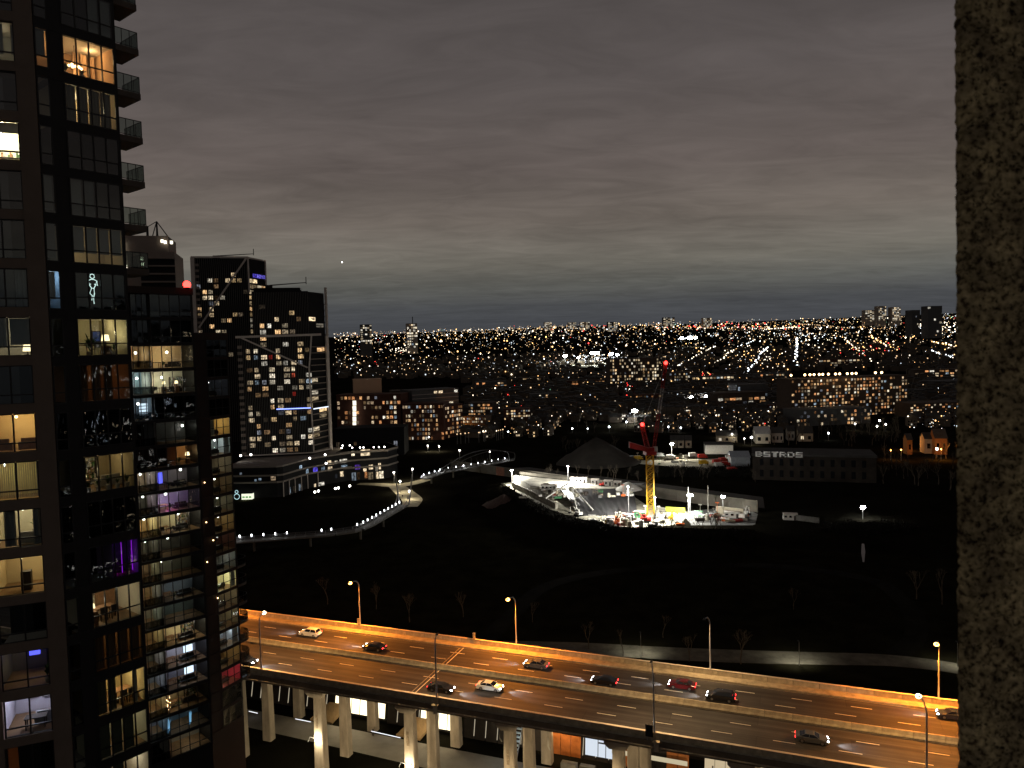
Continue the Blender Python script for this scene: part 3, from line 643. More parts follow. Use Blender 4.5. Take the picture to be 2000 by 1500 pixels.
def bookshelf(F, u, v, z, w, h, label, seed=3):
    q = random.Random(seed); r_ = empty('bookshelf', F.p(u, v, z), label=label, cat='shelf', group='furniture in the lit rooms'); b = MB()
    for zz in range(int(h / 0.4) + 1): F.box(b, u, u + w, v, v + 0.3, z + zz * 0.4, z + zz * 0.4 + 0.03)
    for uu in (u - 0.03, u + w): F.box(b, uu, uu + 0.03, v, v + 0.3, z, z + h)
    b.build('shelf_frame', M_FURN, r_)
    for zz in range(int(h / 0.4)):
        uu = u + 0.02
        while uu < u + w - 0.1:
            ww = q.uniform(0.04, 0.12); F.box(MB(), uu, uu + ww * 0.9, v + 0.02, v + 0.24, z + zz * 0.4 + 0.03, z + zz * 0.4 + q.uniform(0.2, 0.36)).build('book', [M_FURNL, M_WOOD, M_LEAF, M_CURTG][q.randrange(4)], r_)
            uu += ww + (q.random() < 0.15) * 0.2
E_SHADE = emat('lamp_shade_glow', (1.0, 0.74, 0.40), 3.2)
E_TV = emat('television_screen', (0.72, 0.82, 1.0), 2.2)
FH = 2.95
# ================= tower A (nearest) =================
twA = empty('residential_tower', (-29.5, 45.5, 0), label='near residential tower with pale pier, punched windows and glass bands, at left edge', cat='tower')
G = Fac((-27.5, 47.3), (0.615, 0.788))
uA = {k_: G.u_at(x) for k_, x in dict(c=99.5, n0=101, n1=125, p0=154, p1=180, p2=204, p3=228, p4=251).items()}
corner = G.p(uA['c'], 0, 0)
Pn = Fac((corner.x, corner.y), (0.923, 0.385))           # punched-window wall, runs left from the corner (negative u)
uP = {k_: Pn.u_at(x) for k_, x in dict(pier=63, w1=61, wm=17, w0=-34).items()}
zA = lambda f: 79.6 + (7 - f) * FH                        # floor level of storey f, counted from the top down
KA, KB = -1, 18
# piers and slab edges
b = MB(); Pn.box(b, uP['pier'], 0.0, -0.35, 0.10, 0.0, zA(-2)); b.build('pier', M_TOWER, twA)
b = MB(); Pn.box(b, -16, uP['w0'] - 0.1, -0.35, 0.0, 0.0, zA(-2)); b.build('pier', M_TOWER, twA)
for f in range(KA, KB):
    z = zA(f)
    b = MB(); Pn.box(b, uP['w0'] - 0.1, uP['pier'], -0.33, 0.0, z - 0.42, z + 0.02 + 0.16); b.build('spandrel', M_TOWER, twA)
    b = MB(); G.box(b, uA['c'] + 0.02, uA['p4'] + 0.16, -0.30, 0.02, z - 0.50, z + 0.06); b.build('slab_edge', M_DARKP, twA)
    b = MB(); G.box(b, uA['n1'] + 0.02, uA['p0'] - 0.03, -0.2, 0.0, z + 0.06, z + 2.45); b.build('spandrel_panel', M_DARKP, twA)
    b = MB(); G.box(b, uA['p4'] + 0.04, uA['p4'] + 0.16, -0.30, 0.04, z + 0.06, z + 2.45); b.build('corner_post', M_DARKP, twA)
    tr = z + 0.85
    glazing(Pn, twA, [uP['w0'], uP['wm'], uP['w1']], z + 0.18, z + 2.5, z + 0.72, v=-0.14, fw=0.08)
    glazing(G, twA, [uA['n0'] + 0.03, uA['n1']], z + 0.08, z + 2.43, z + 0.75)
    glazing(G, twA, [uA['p0'], uA['p1'], uA['p2'], uA['p3'], uA['p4']], z + 0.08, z + 2.43, tr)
b = MB(); Pn.box(b, uP['w0'] - 0.1, uP['pier'], -0.33, 0.0, 0.0, zA(KB - 1) - 0.42); b.build('base_wall', M_TOWER, twA)
b = MB(); G.box(b, uA['c'] + 0.02, uA['p4'] + 0.16, -0.35, 0.0, 0.0, zA(KB - 1) - 0.5); b.build('base_wall', M_DARKP, twA)
# the side return of the tower behind the corner
b = MB(); G.box(b, uA['p4'] + 0.02, uA['p4'] + 0.14, -9.0, -0.31, 0.0, zA(-2)); b.build('side_wall', M_DARKP, twA)
# core behind everything, so that no light leaks through
b = MB(); G.box(b, uA['c'] - 0.2, uA['p4'] - 0.05, -9.0, -4.7, 0.0, zA(-2)); b.build('tower_core', M_DARKP, twA)
def roomsA(f, kind): return zA(f)
UR0, UR1 = uA['p0'] - 0.35, uA['p4'] + 0.0
# balconies with glass railings at the upper right end
for f in range(-1, 6):
    z = zA(f); bl = empty('balcony', G.p(uA['p4'] + 0.2, 0, z)); bl.parent = twA; bl.location = bl.location - ORG[twA.name]
    del bl; u0, u1 = uA['p4'] + 0.16, uA['p4'] + 1.75; v1, v0 = -0.15, -2.6
    b = MB(); G.box(b, u0, u1, v0, v1, z - 0.42, z - 0.02); sl = b.build('balcony', M_SOFF, twA)
    rb = MB()
    for (ua, va), (ub, vb) in (((u0, v1 - 0.05), (u1 - 0.04, v1 - 0.05)), ((u1 - 0.04, v1 - 0.05), (u1 - 0.04, v0))):
        a, c = G.p(ua, va, 0), G.p(ub, vb, 0)
        for zz in (z + 0.06, z + 1.08): rb.tube([a + Vector((0, 0, zz)), c + Vector((0, 0, zz))], 0.03, 4)
        n_ = 3
        for i in range(n_ + 1): q = a.lerp(c, i / n_); rb.tube([q + Vector((0, 0, z - 0.02)), q + Vector((0, 0, z + 1.1))], 0.026, 4)
    rb.build('railing', M_FRAME, sl)
    place('railing_pane', MB().obox((0, -0.5, 0), (1, 0, 0), (0, 1, 0), (0, 0, 1)).mesh('railing_pane', M_RAILG), sl, G.p(u0, v1 - 0.05, z + 0.1), G.rz, (u1 - u0 - 0.06, 0.012, 0.95))
    place('railing_pane', MB().obox((0, -0.5, 0), (1, 0, 0), (0, 1, 0), (0, 0, 1)).mesh('railing_pane', M_RAILG), sl, G.p(u1 - 0.04, v1 - 0.1, z + 0.1), G.rz + math.pi / 2, (2.3, 0.012, 0.95))
for e_ in [o for o in bpy.data.objects if o.type == 'EMPTY' and o.name.startswith('balcony')]: bpy.data.objects.remove(e_)
# ---- rooms of the glass band
def gr(f, hue, power, col, lampu=0.5, depth=4.0, e=None):
    z = zA(f); room(G, twA, UR0, UR1, z + 0.04, z + 2.52, depth, hue)
    ceiling_lamp(G, twA, UR0 + (UR1 - UR0) * lampu, -depth * 0.5, z + 2.2, power, col, e)
z = zA(1); room(G, twA, UR0, UR1, z + 0.04, z + 2.52, 3.2, (0.70, 0.46, 0.27))
ch = empty('chandelier', G.p(uA['p1'] + 0.5, -1.5, z + 1.2), label='glowing chandelier in the top orange room', cat='lamp')
MB().tube([G.p(uA['p1'] + 0.5, -1.5, z + 1.2), G.p(uA['p1'] + 0.5, -1.5, z + 2.5)], 0.02, 5).build('rod', M_FRAME, ch)
for i in range(7): MB().ball(G.p(uA['p1'] + 0.15 + i * 0.13, -1.5 + 0.15 * math.sin(i * 2), z + 1.15 + 0.06 * (i % 2)), 0.085, 8, 5).build('bulb', E_WARM, ch, smooth=True)
lamp('POINT', G.p(uA['p1'] + 0.5, -1.5, z + 0.95), 46, OC, ch, 0.2, name='room_light'); lamp('POINT', G.p(uA['p3'], -1.6, z + 2.2), 26, OC, twA, 0.2, name='room_light')
plant(G, uA['p0'] + 0.35, -0.6, z + 0.05, 0.75, 'palm plant in the top orange room beside the left pane', 18, 4); plant(G, uA['p1'] + 0.5, -0.5, z + 0.05, 0.6, 'low palm plant in the top orange room below the chandelier', 16, 9)
for i in range(3): curtain(G, twA, uA['p2'] + i * 0.5, uA['p2'] + i * 0.5 + 0.34, z + 0.1, z + 2.4, mat('peach_curtain', (0.72, 0.47, 0.28), 0.95, var=0.2, vs=5, stretch=(1, 1, 0.05)) if 'peach_curtain' not in MATS else MATS['peach_curtain'], v=-2.4)
z = zA(2); room(G, twA, UR0, UR1, z + 0.04, z + 2.52, 3.4, (0.66, 0.5, 0.3)); ceiling_lamp(G, twA, uA['p2'], -2.6, z + 2.2, 50, YC, E_WARM)
for a, c in ((0.17, 0.72), (0.80, 1.45), (1.53, 2.2), (2.22, 2.88)): curtain(G, twA, uA['p0'] + a, uA['p0'] + c, z + 0.1, z + 2.42, mat('olive_curtain', (0.20, 0.165, 0.09), 0.95, var=0.25, vs=6, stretch=(1, 1, 0.05)) if 'olive_curtain' not in MATS else MATS['olive_curtain'])
for f, us_ in ((3, ()), (4, ('p0', 'p1', 'p2')), (5, ('p0', 'p1', 'p2', 'p3', 'p4')), (0, ('p2', 'p3', 'p4'))):
    z = zA(f)
    for a, c in zip(us_, us_[1:]): blind(G, twA, uA[a] + 0.05, uA[c] - 0.05, z + (0.75 if f == 5 else 0.12), z + 2.4)
z = zA(5); room(G, twA, UR0, UR1, z + 0.04, z + 2.52, 2.6, (0.6, 0.5, 0.35)); ceiling_lamp(G, twA, uA['p1'] + 0.2, -1.3, z + 1.3, 13, YC, E_WARM, 0.06)
z = zA(6); nf = empty('neon_figure', G.p(uA['p1'] + 0.3, -0.25, z + 0.6), label='white glowing neon figure hung behind the dark window', cat='neon sign')
def nline(pts, nm): MB().tube([G.p(uA['p1'] + 0.36 + a * 0.9, -0.25, z + 0.85 + c * 1.5) for a, c in pts], 0.026, 5).build(nm, E_NEON, nf)
E_NEON = emat('neon_tube', (0.80, 1.0, 0.94), 1.6)
nline([(-.12, 1.0), (-.15, .9), (-.05, .84), (.05, .84), (.15, .9), (.12, 1.0), (0, 1.03), (-.12, 1.0)], 'head_tube')
nline([(-.28, .74), (-.1, .80), (.1, .80), (.3, .74), (.2, .55), (.08, .42), (-.08, .42), (-.2, .55), (-.28, .74)], 'chest_tube'); nline([(-.08, .42), (-.22, .2), (-.06, .1), (-.1, -.1)], 'leg_tube'); nline([(.08, .42), (.1, .2), (.02, 0), (.04, -.25)], 'leg_tube'); nline([(-.28, .74), (-.33, .55), (-.12, .6)], 'arm_tube'); nline([(.3, .74), (.34, .55), (.12, .6)], 'arm_tube')
plant(G, uA['p3'] + 0.2, -0.5, z + 0.05, 0.7, 'dim plant in the room of the neon figure', 14, 12)
room(G, twA, uA['n0'] - 0.2, uA['n1'] + 0.2, z + 0.04, z + 2.52, 2.0, (0.4, 0.5, 0.62)); ceiling_lamp(G, twA, uA['n0'] + 0.3, -0.9, z + 2.25, 12, (0.6, 0.8, 1), E_COOL, 0.05); curtain(G, twA, uA['n0'] + 0.2, uA['n1'] - 0.15, z + 0.7, z + 2.4, M_CURTG, -0.4)
z = zA(1); room(G, twA, uA['n0'] - 0.2, uA['n1'] + 0.2, z + 0.04, z + 2.52, 2.0, (0.7, 0.5, 0.33)); ceiling_lamp(G, twA, uA['n0'] + 0.3, -0.9, z + 2.0, 9, OC, E_WARM, 0.06); blind(G, twA, uA['n0'] + 0.07, uA['n1'] - 0.07, z + 0.8, z + 2.4)
for f in (4, 5): blind(G, twA, uA['n0'] + 0.07, uA['n1'] - 0.07, zA(f) + 0.3, zA(f) + 2.4)
z = zA(7); room(G, twA, UR0, UR1, z + 0.04, z + 2.52, 4.0, (0.55, 0.50, 0.34))
table_lamp(G, uA['p2'] + 0.55, -1.0, z + 0.05, 'cream drum lamp glowing in the room above the brown curtained one', 26, (1, .8, .45), 0.75, 0.26, 0.65)
lamp('POINT', G.p(uA['p3'] + 0.2, -2.4, z + 2.1), 12, YC, twA, 0.2, name='room_light')
plant(G, uA['p1'] + 0.2, -0.8, z + 0.05, 1.5, 'tall leafy plant in the drum lamp room', 26, 21); plant(G, uA['p2'] + 0.9, -0.6, z + 0.05, 0.8, 'bushy plant under the drum lamp', 18, 22); chair(G, uA['p1'] + 0.5, -0.8, z + 0.05, 'wicker chair by the glass in the drum lamp room', M_FURNL)
picture(G, uA['p3'] + 0.15, -3.95, z + 1.0, 0.6, 0.8, 'blue print on the wall of the drum lamp room', mat('blue_print', (0.05, 0.1, 0.5), 0.6, var=0.4, vs=4)); table(G, uA['p0'] + 0.2, -1.5, z + 0.05, 'wooden table in the drum lamp room')
z = zA(8); room(G, twA, UR0, UR1, z + 0.04, z + 2.52, 3.0, (0.45, 0.25, 0.15)); lamp('POINT', G.p(uA['p1'], -1.6, z + 1.9), 7, OC, twA, 0.2, name='room_light')
for a, c in (('p0', 'p1'), ('p1', 'p2'), ('p2', 'p3')): curtain(G, twA, uA[a] + 0.08, uA[c] - 0.12, z + 0.1, z + 2.4, mat('rust_curtain', (0.3, 0.16, 0.09), 0.95, var=0.25, vs=6, stretch=(1, 1, 0.05)) if 'rust_curtain' not in MATS else MATS['rust_curtain'], -0.5)
z = zA(10); room(G, twA, UR0, UR1, z + 0.04, z + 2.52, 4.0, (0.45, 0.36, 0.22)); table_lamp(G, uA['p0'] + 0.4, -1.2, z + 0.05, 'small lamp at left in the cluttered warm room', 8, YC, 0.5, 0.15, 0.7)
ceiling_lamp(G, twA, uA['p2'] + 0.2, -2.2, z + 2.2, 22, YC, E_WARM, 0.08)
for i in range(5): plant(G, uA['p0'] + 0.35 + i * 0.62, -0.55, z + 0.05, 0.55 + 0.2 * (i % 3), 'house plant number %s from the left along the glass of the cluttered warm room' % ('one', 'two', 'three', 'four', 'five')[i], 14, 40 + i)
bookshelf(G, uA['p1'], -3.9, z + 0.05, 1.4, 2.0, 'bookshelf at the back of the cluttered warm room'); sofa(G, uA['p2'], -1.4, z + 0.05, 1.2, 'sofa in the cluttered warm room', M_FURNL)
z = zA(12); room(G, twA, uA['p2'] - 0.1, UR1, z + 0.04, z + 2.52, 2.4, (0.5, 0.35, 0.6)); 
F_ = G; led = empty('purple_light_strip', G.p(uA['p3'], -2.2, z), label='purple light strip glowing in the dark room', cat='light')
for a in (uA['p2'] + 0.65, uA['p3'] + 0.55): MB().tube([G.p(a, -0.5, z + 0.2), G.p(a, -0.5, z + 2.3)], 0.02, 5).build('strip', E_PURPLE, led)
lamp('POINT', G.p(uA['p2'] + 0.6, -1.2, z + 0.4), 20, (0.45, 0.0, 1), led, 0.2, name='room_light'); sofa(G, uA['p2'] + 0.25, -1.1, z + 0.05, 0.8, 'dark sofa in the purple room')
z = zA(13); gr(13, (0.72, 0.62, 0.45), 52, WC, 0.3); table_lamp(G, uA['p0'] + 0.35, -0.9, z + 0.05, 'round lamp at left in the bright kitchen room', 10, WC, 0.5, 0.18, 0.9)
table(G, uA['p1'], -1.5, z + 0.05, 'dining table in the bright kitchen room'); chair(G, uA['p1'] + 0.1, -1.0, z + 0.05, 'left dining chair in the bright kitchen room'); chair(G, uA['p1'] + 0.8, -1.0, z + 0.05, 'right dining chair in the bright kitchen room')
b = MB(); G.box(b, uA['p2'] + 0.2, uA['p4'] - 0.2, -3.9, -3.4, z + 0.05, z + 2.2); b.build('kitchen_cupboard', M_WOOD, label='tall wooden kitchen cupboard at the back of the bright kitchen room', cat='cupboard', org=G.p(uA['p2'] + 0.2, -3.6, z))
picture(G, uA['p1'] + 0.2, -3.95, z + 1.1, 0.9, 0.8, 'framed picture on the wall of the bright kitchen room', M_FURNL)
z = zA(14); room(G, twA, UR0, UR1, z + 0.04, z + 2.52, 2.4, (0.4, 0.26, 0.14)); lamp('POINT', G.p(uA['p3'], -1.4, z + 1.4), 6, OC, twA, 0.2, name='room_light')
for a, c in (('p0', 'p1'), ('p1', 'p2'), ('p2', 'p3'), ('p3', 'p4')): curtain(G, twA, uA[a] + 0.06, uA[c] - 0.06, z + 0.1, z + 2.4, MATS['rust_curtain'], -0.4)
z = zA(15); room(G, twA, UR0, UR1, z + 0.04, z + 2.52, 3.6, (0.74, 0.58, 0.30)); ceiling_lamp(G, twA, uA['p2'] + 0.35, -1.8, z + 2.1, 62, YC, E_WARM)
for a, c in ((0.05, 0.7), (0.8, 1.3)): curtain(G, twA, uA['p0'] + a, uA['p0'] + c, z + 0.1, z + 2.42, MATS['olive_curtain'])
curtain(G, twA, uA['p3'] + 0.05, uA['p3'] + 0.4, z + 0.1, z + 2.42, M_CURT); table(G, uA['p2'] + 0.1, -1.2, z + 0.05, 'dining table in the yellow curtained room', 1.1); chair(G, uA['p2'] + 0.2, -0.7, z + 0.05, 'left chair in the yellow curtained room'); chair(G, uA['p2'] + 0.75, -0.7, z + 0.05, 'right chair in the yellow curtained room')
z = zA(16); room(G, twA, UR0, UR1, z + 0.04, z + 2.52, 2.6, (0.5, 0.46, 0.32)); lamp('POINT', G.p(uA['p2'], -1.5, z + 2.1), 24, WC, twA, 0.2, name='room_light')
for a, c in (('p0', 'p1'), ('p1', 'p2'), ('p2', 'p3')): blind(G, twA, uA[a] + 0.05, uA[c] - 0.05, z + 0.12, z + 2.4, mat('olive_blind', (0.16, 0.15, 0.10), 0.9, var=0.2) if 'olive_blind' not in MATS else MATS['olive_blind'])
gr(17, (0.7, 0.62, 0.5), 46, WC, 0.8); z = zA(17)
for a, c in (('p0', 'p1'), ('p1', 'p2')): blind(G, twA, uA[a] + 0.05, uA[c] - 0.05, z + 0.12, z + 2.4, MATS['olive_blind'])
# ---- rooms behind the punched windows
def pr(f, hue, power, col, depth=3.6, e=None, lu=0.5, lz=2.25):
    z = zA(f); room(Pn, twA, uP['w0'] - 0.2, uP['w1'] + 0.25, z + 0.1, z + 2.62, depth, hue, v0=-0.36)
    ceiling_lamp(Pn, twA, uP['w0'] + (uP['w1'] - uP['w0']) * lu, -depth * 0.55, z + lz, power, col, e, 0.09); return z
z = pr(3, (0.85, 0.80, 0.60), 420, (1, .86, .6), 3.0); bookshelf(Pn, uP['w0'] + 0.5, -2.9, z + 0.1, 1.5, 1.5, 'white shelf in the brightest room behind the pale wall', 8)
blind(Pn, twA, uP['w0'], uP['w1'], z + 1.9, z + 2.5, M_ROOMW, -0.5)
z = pr(1, (0.4, 0.38, 0.33), 9, YC, 2.6); curtain(Pn, twA, uP['wm'] + 0.05, uP['wm'] + 0.55, z + 0.7, z + 2.5, M_BLIND, -0.5); curtain(Pn, twA, uP['wm'] + 0.95, uP['w1'] - 0.05, z + 0.7, z + 2.5, M_BLIND, -0.5)
z = pr(7, (0.5, 0.47, 0.38), 34, WC, 2.8); curtain(Pn, twA, uP['w0'], uP['wm'] - 0.08, z + 0.75, z + 2.5, M_BLIND, -0.5); blind(Pn, twA, uP['wm'] + 0.05, uP['w1'] - 0.05, z + 0.85, z + 2.45, M_BLIND, -0.45)
table_lamp(Pn, uP['wm'] + 0.85, -0.75, z + 0.1, 'white shaded lamp on the sill of the beige punched window', 10, WC, 0.75, 0.26, 0.0)
z = zA(5)
for a, c in ((uP['w0'], uP['w0'] + 0.7), (uP['w1'] - 0.7, uP['w1'])): curtain(Pn, twA, a, c, zA(6) + 0.2, zA(6) + 2.5, M_CURTG, -0.45)
z = pr(9, (0.78, 0.52, 0.24), 75, YC, 2.6, E_WARM); sofa(Pn, uP['wm'] + 0.2, -0.9, z + 0.1, 1.1, 'brown sofa in the plain orange punched window', M_WOOD); sofa(Pn, uP['w0'] + 0.3, -0.9, z + 0.1, 0.6, 'small armchair in the plain orange punched window', M_WOOD)
z = pr(10, (0.7, 0.6, 0.3), 60, YC, 2.4, None, 0.2)
q = uP['w0'] + 0.02
while q < uP['w1'] - 0.1:                                  # slatted vertical blind, each vane a piece
    b = MB(); b.obox(Pn.p(q, -0.45, z + 0.25), Pn.d * 0.075 + Pn.n * 0.03, Pn.n * 0.01, (0, 0, 2.2)); b.build('blind_vane', M_CURT, twA); q += 0.115
z = pr(11, (0.72, 0.63, 0.42), 70, WC, 3.2); curtain(Pn, twA, uP['wm'] - 0.85, uP['wm'] - 0.25, z + 0.2, z + 2.5, M_CURTG, -0.5); curtain(Pn, twA, uP['w1'] - 0.5, uP['w1'], z + 0.2, z + 2.5, M_CURTG, -0.5)
plant(Pn, uP['wm'] + 0.6, -1.4, z + 0.7, 0.8, 'feathery plant in the grey curtained punched window', 20, 70); sofa(Pn, uP['wm'] - 0.1, -0.9, z + 0.1, 0.8, 'white armchair in the grey curtained punched window', M_FURNL); table(Pn, uP['wm'] + 0.7, -1.0, z + 0.1, 'low table in the grey curtained punched window', 0.7, 0.5)
z = pr(12, (0.66, 0.52, 0.32), 55, YC, 3.2, E_WARM, 0.6); b = MB(); Pn.box(b, uP['wm'] - 0.3, uP['wm'] + 0.25, -1.7, -1.2, z + 0.1, z + 1.3); b.build('cabinet', M_FURN, label='dark cabinet in the empty tan punched window', cat='cabinet', org=Pn.p(uP['wm'], -1.4, z))
z = pr(14, (0.20, 0.18, 0.14), 14, YC, 3.2); b = MB(); Pn.box(b, uP['wm'] - 0.25, uP['wm'] + 0.35, -2.2, -2.1, z + 1.5, z + 2.2); b.build('wall_screen', E_BLUE, label='small blue glowing screen in the dim punched window', cat='screen', org=Pn.p(uP['wm'], -2.1, z + 1.5))
plant(Pn, uP['wm'] + 0.9, -0.9, z + 0.1, 1.2, 'tall plant in the dim punched window', 18, 71); bookshelf(Pn, uP['wm'] + 0.6, -3.1, z + 0.1, 0.9, 1.8, 'shelf in the dim punched window', 72)
z = pr(15, (0.66, 0.62, 0.70), 75, VC, 3.4); sofa(Pn, uP['wm'] + 0.1, -1.5, z + 0.1, 1.1, 'grey sofa in the lowest lit punched window', M_CURTG); table(Pn, uP['wm'] - 0.5, -0.8, z + 0.1, 'dark table in the lowest lit punched window', 1.2, 0.7, M_FURN); picture(Pn, uP['wm'] + 0.1, -3.35, z + 1.1, 1.0, 0.9, 'large grey print in the lowest lit punched window', M_CURTG)
picture(Pn, uP['wm'] - 0.6, -3.35, z + 1.2, 0.5, 0.7, 'small dark print in the lowest lit punched window', M_FURN)

# ================= tower B (middle, lower) =================
def rr(px, py=695): r_ = ray(px, py); return r_.x / r_.y
Bo = (rr(258) * 93.5, 93.5); Bd = (rr(379) * 99.0 - Bo[0], 5.5)
B_ = Fac(Bo, Bd); twB = empty('residential_tower', B_.p(4, -4, 0), label='dark glass tower with lit curving window bands behind the near tower', cat='tower')
uB = [B_.u_at(x) for x in (297, 316, 335, 355, 377)]; uBl = [B_.u_at(x) for x in (262, 273, 284, 295)]
def zB(f): return 77.95 - (f * 3.3 if f <= 3 else 9.9 + (f - 3) * FH)
def curtainwall(F, tw, us, usl, zf, fl, k0, k1, lefts=True):
    for f in range(k0, k1):
        z = zf(f); h = zf(f - 1) - z
        b = MB(); F.box(b, usl[0] - 0.6, us[-1] + 0.25, -0.4, 0.12, z - 0.32, z + 0.0); b.build('slab_edge', M_DARKP, tw)
        glazing(F, tw, us, z + 0.04, z + h - 0.36, z + 0.8, fw=0.08)
        if lefts: glazing(F, tw, usl, z + 0.04, z + h - 0.36, z + 0.8, v=-0.5, fw=0.08, name='balcony_door')
        b = MB(); F.box(b, us[-1] + 0.05, us[-1] + 0.25, -0.4, 0.05, z, z + h - 0.32); b.build('corner_post', M_DARKP, tw)
curtainwall(B_, twB, uB, uBl, zB, FH, -2, 18)
b = MB(); B_.box(b, uBl[0] - 3.0, uB[-1] + 0.2, -12, -4.8, 0, zB(-2) + 3.0); b.build('tower_core', M_DARKP, twB)
b = MB(); B_.box(b, uB[-1] + 0.06, uB[-1] + 0.2, -12, -0.42, 0, zB(-2) + 3.0); b.build('side_wall', M_DARKP, twB)
b = MB(); B_.box(b, uBl[0] - 3.0, uB[-1] + 0.3, -12, 0.2, zB(-2) + 3.0, zB(-2) + 3.9); b.build('parapet', mat('brown_parapet', (0.035, 0.023, 0.018), 0.8, var=0.15), twB)
b = MB(); B_.box(b, uBl[0] - 3.0, uBl[0] - 0.6, -1.0, 0.0, 0, zB(-2) + 3.0); b.build('end_wall', M_DARKP, twB)
b = MB(); B_.box(b, uBl[0] - 0.5, uB[-1] + 0.2, -0.45, 0.05, 0, zB(17) - 0.32); b.build('base_wall', M_DARKP, twB)
for f in range(-2, 0): b = MB(); B_.box(b, uBl[0] - 0.5, uB[-1] + 0.05, -0.9, -0.6, zB(f), zB(f) + 2.9); b.build('dark_screen', M_DARKP, twB)
# balcony rails in the recessed left part
for f in range(0, 18):
    z = zB(f); rb = MB()
    for zz in (0.08, 1.05): rb.tube([B_.p(uBl[0] - 0.4, 0.05, z + zz), B_.p(uBl[-1] + 0.05, 0.05, z + zz)], 0.025, 4)
    for i in range(5): q = uBl[0] - 0.4 + (uBl[-1] - uBl[0] + 0.45) * i / 4; rb.tube([B_.p(q, 0.05, z), B_.p(q, 0.05, z + 1.05)], 0.025, 4)
    rl = rb.build('balcony_railing', M_FRAME, twB)
    place('railing_pane', UNITD, rl, B_.p(uBl[0] - 0.35, 0.05, z + 0.12), B_.rz, (uBl[-1] - uBl[0] + 0.35, 0.012, 0.9))
mb_ = MB().ball(B_.p(uB[-1] - 0.4, 0.05, zB(-2) + 4.35), 0.48, 12, 8); rl = empty('warning_light', B_.p(uB[-1] - 0.4, 0.05, zB(-2) + 3.9), label='glowing red warning light on the middle tower roof corner', cat='warning light')
mb_.build('red_lens', E_RED, rl, smooth=True); MB().tube([B_.p(uB[-1] - 0.4, 0.05, zB(-2) + 3.9), B_.p(uB[-1] - 0.4, 0.05, zB(-2) + 4.1)], 0.3, 10).build('lamp_base', M_BLACK, rl)
lamp('POINT', B_.p(uB[-1] - 0.4, 0.75, zB(-2) + 4.4), 8, (1, 0.02, 0.02), rl, 0.3)
def roomB(f, part, hue, power, col, depth=4.0, lu=0.5, e=None, curt=0, lz=2.1):
    z = zB(f); h = zB(f - 1) - z; us = uB if part == 'm' else uBl; v0 = -0.12 if part == 'm' else -0.62
    if part == 'a': us = [uBl[0], uB[-1]]
    room(B_, twB, us[0] - 0.1, us[-1] + 0.1, z + 0.02, z + h - 0.34, depth, hue, v0=v0)
    ceiling_lamp(B_, twB, us[0] + (us[-1] - us[0]) * lu, v0 - depth * 0.5, z + lz, power, col, e, 0.16); return z
RB = [(0, 'm', (.74, .55, .34), 95, YC, .5), (0, 'l', (.7, .5, .3), 22, YC, .5), (1, 'm', (.72, .70, .55), 95, WC, .35), (1, 'l', (.55, .7, .72), 40, CC, .5), (2, 'l', (.25, .3, .35), 10, CC, .5),
      (5, 'l', (.55, .45, .35), 30, WC, .4), (5, 'm', (.40, .36, .40), 16, WC, .7), (6, 'm', (.55, .45, .6), 70, VC, .3), (6, 'l', (.3, .3, .25), 10, WC, .5), (7, 'm', (.66, .58, .36), 85, WC, .6), (7, 'l', (.6, .45, .25), 55, YC, .5),
      (9, 'l', (.4, .3, .2), 14, YC, .5), (9, 'm', (.35, .36, .28), 14, WC, .1), (10, 'm', (.3, .33, .36), 16, CC, .5), (10, 'l', (.66, .5, .3), 16, YC, .3), (11, 'm', (.2, .23, .2), 10, CC, .5), (12, 'm', (.72, .6, .34), 105, WC, .6), (12, 'l', (.5, .36, .2), 16, YC, .4),
      (13, 'm', (.58, .57, .62), 70, VC, .55), (13, 'l', (.25, .24, .2), 6, WC, .5), (14, 'm', (.32, .32, .38), 34, VC, .6), (15, 'm', (.46, .36, .22), 18, YC, .35), (3, 'm', (.2, .2, .2), 6, WC, .8), (16, 'm', (.16, .22, .28), 8, CC, .4), (8, 'l', (.3, .28, .22), 9, WC, .5), (11, 'l', (.45, .4, .3), 20, WC, .4), (14, 'l', (.4, .4, .42), 14, CC, .5), (15, 'l', (.5, .4, .25), 22, YC, .5), (16, 'l', (.3, .3, .35), 14, CC, .5), (8, 'm', (.22, .2, .16), 6, WC, .3), (17, 'm', (.4, .36, .3), 20, WC, .6)]
for f, pt, hue, pw, cl_, lu in RB: roomB(f, pt, hue, pw, cl_, 3.8, lu)
# furniture and glowing things
fl_names = {0: 'tan top room', 1: 'pale green room', 7: 'wide cream room', 12: 'golden room', 13: 'violet grey room', 6: 'pink violet room', 14: 'dark screen room', 15: 'string light room', 10: 'blue grey room', 5: 'room with the purple lamp'}
for f, nmf in fl_names.items():
    z = zB(f)
    sofa(B_, uB[2], -1.3, z + 0.02, 1.5, 'dark sofa in the %s of the middle tower' % nmf); table(B_, uB[0] + 0.3, -1.4, z + 0.02, 'wooden table in the %s of the middle tower' % nmf)
    plant(B_, uB[1] + 0.3, -0.5, z + 0.02, 1.0, 'leafy plant by the glass in the %s of the middle tower' % nmf, 14, 100 + f)
    if f in (1, 7, 12, 15): bookshelf(B_, uB[3] - 0.4, -3.7, z + 0.02, 1.6, 2.0, 'bookshelf in the %s of the middle tower' % nmf, f)
    if f in (1, 7): chair(B_, uB[0] + 0.3, -0.8, z + 0.02, 'dark chair in the %s of the middle tower' % nmf)
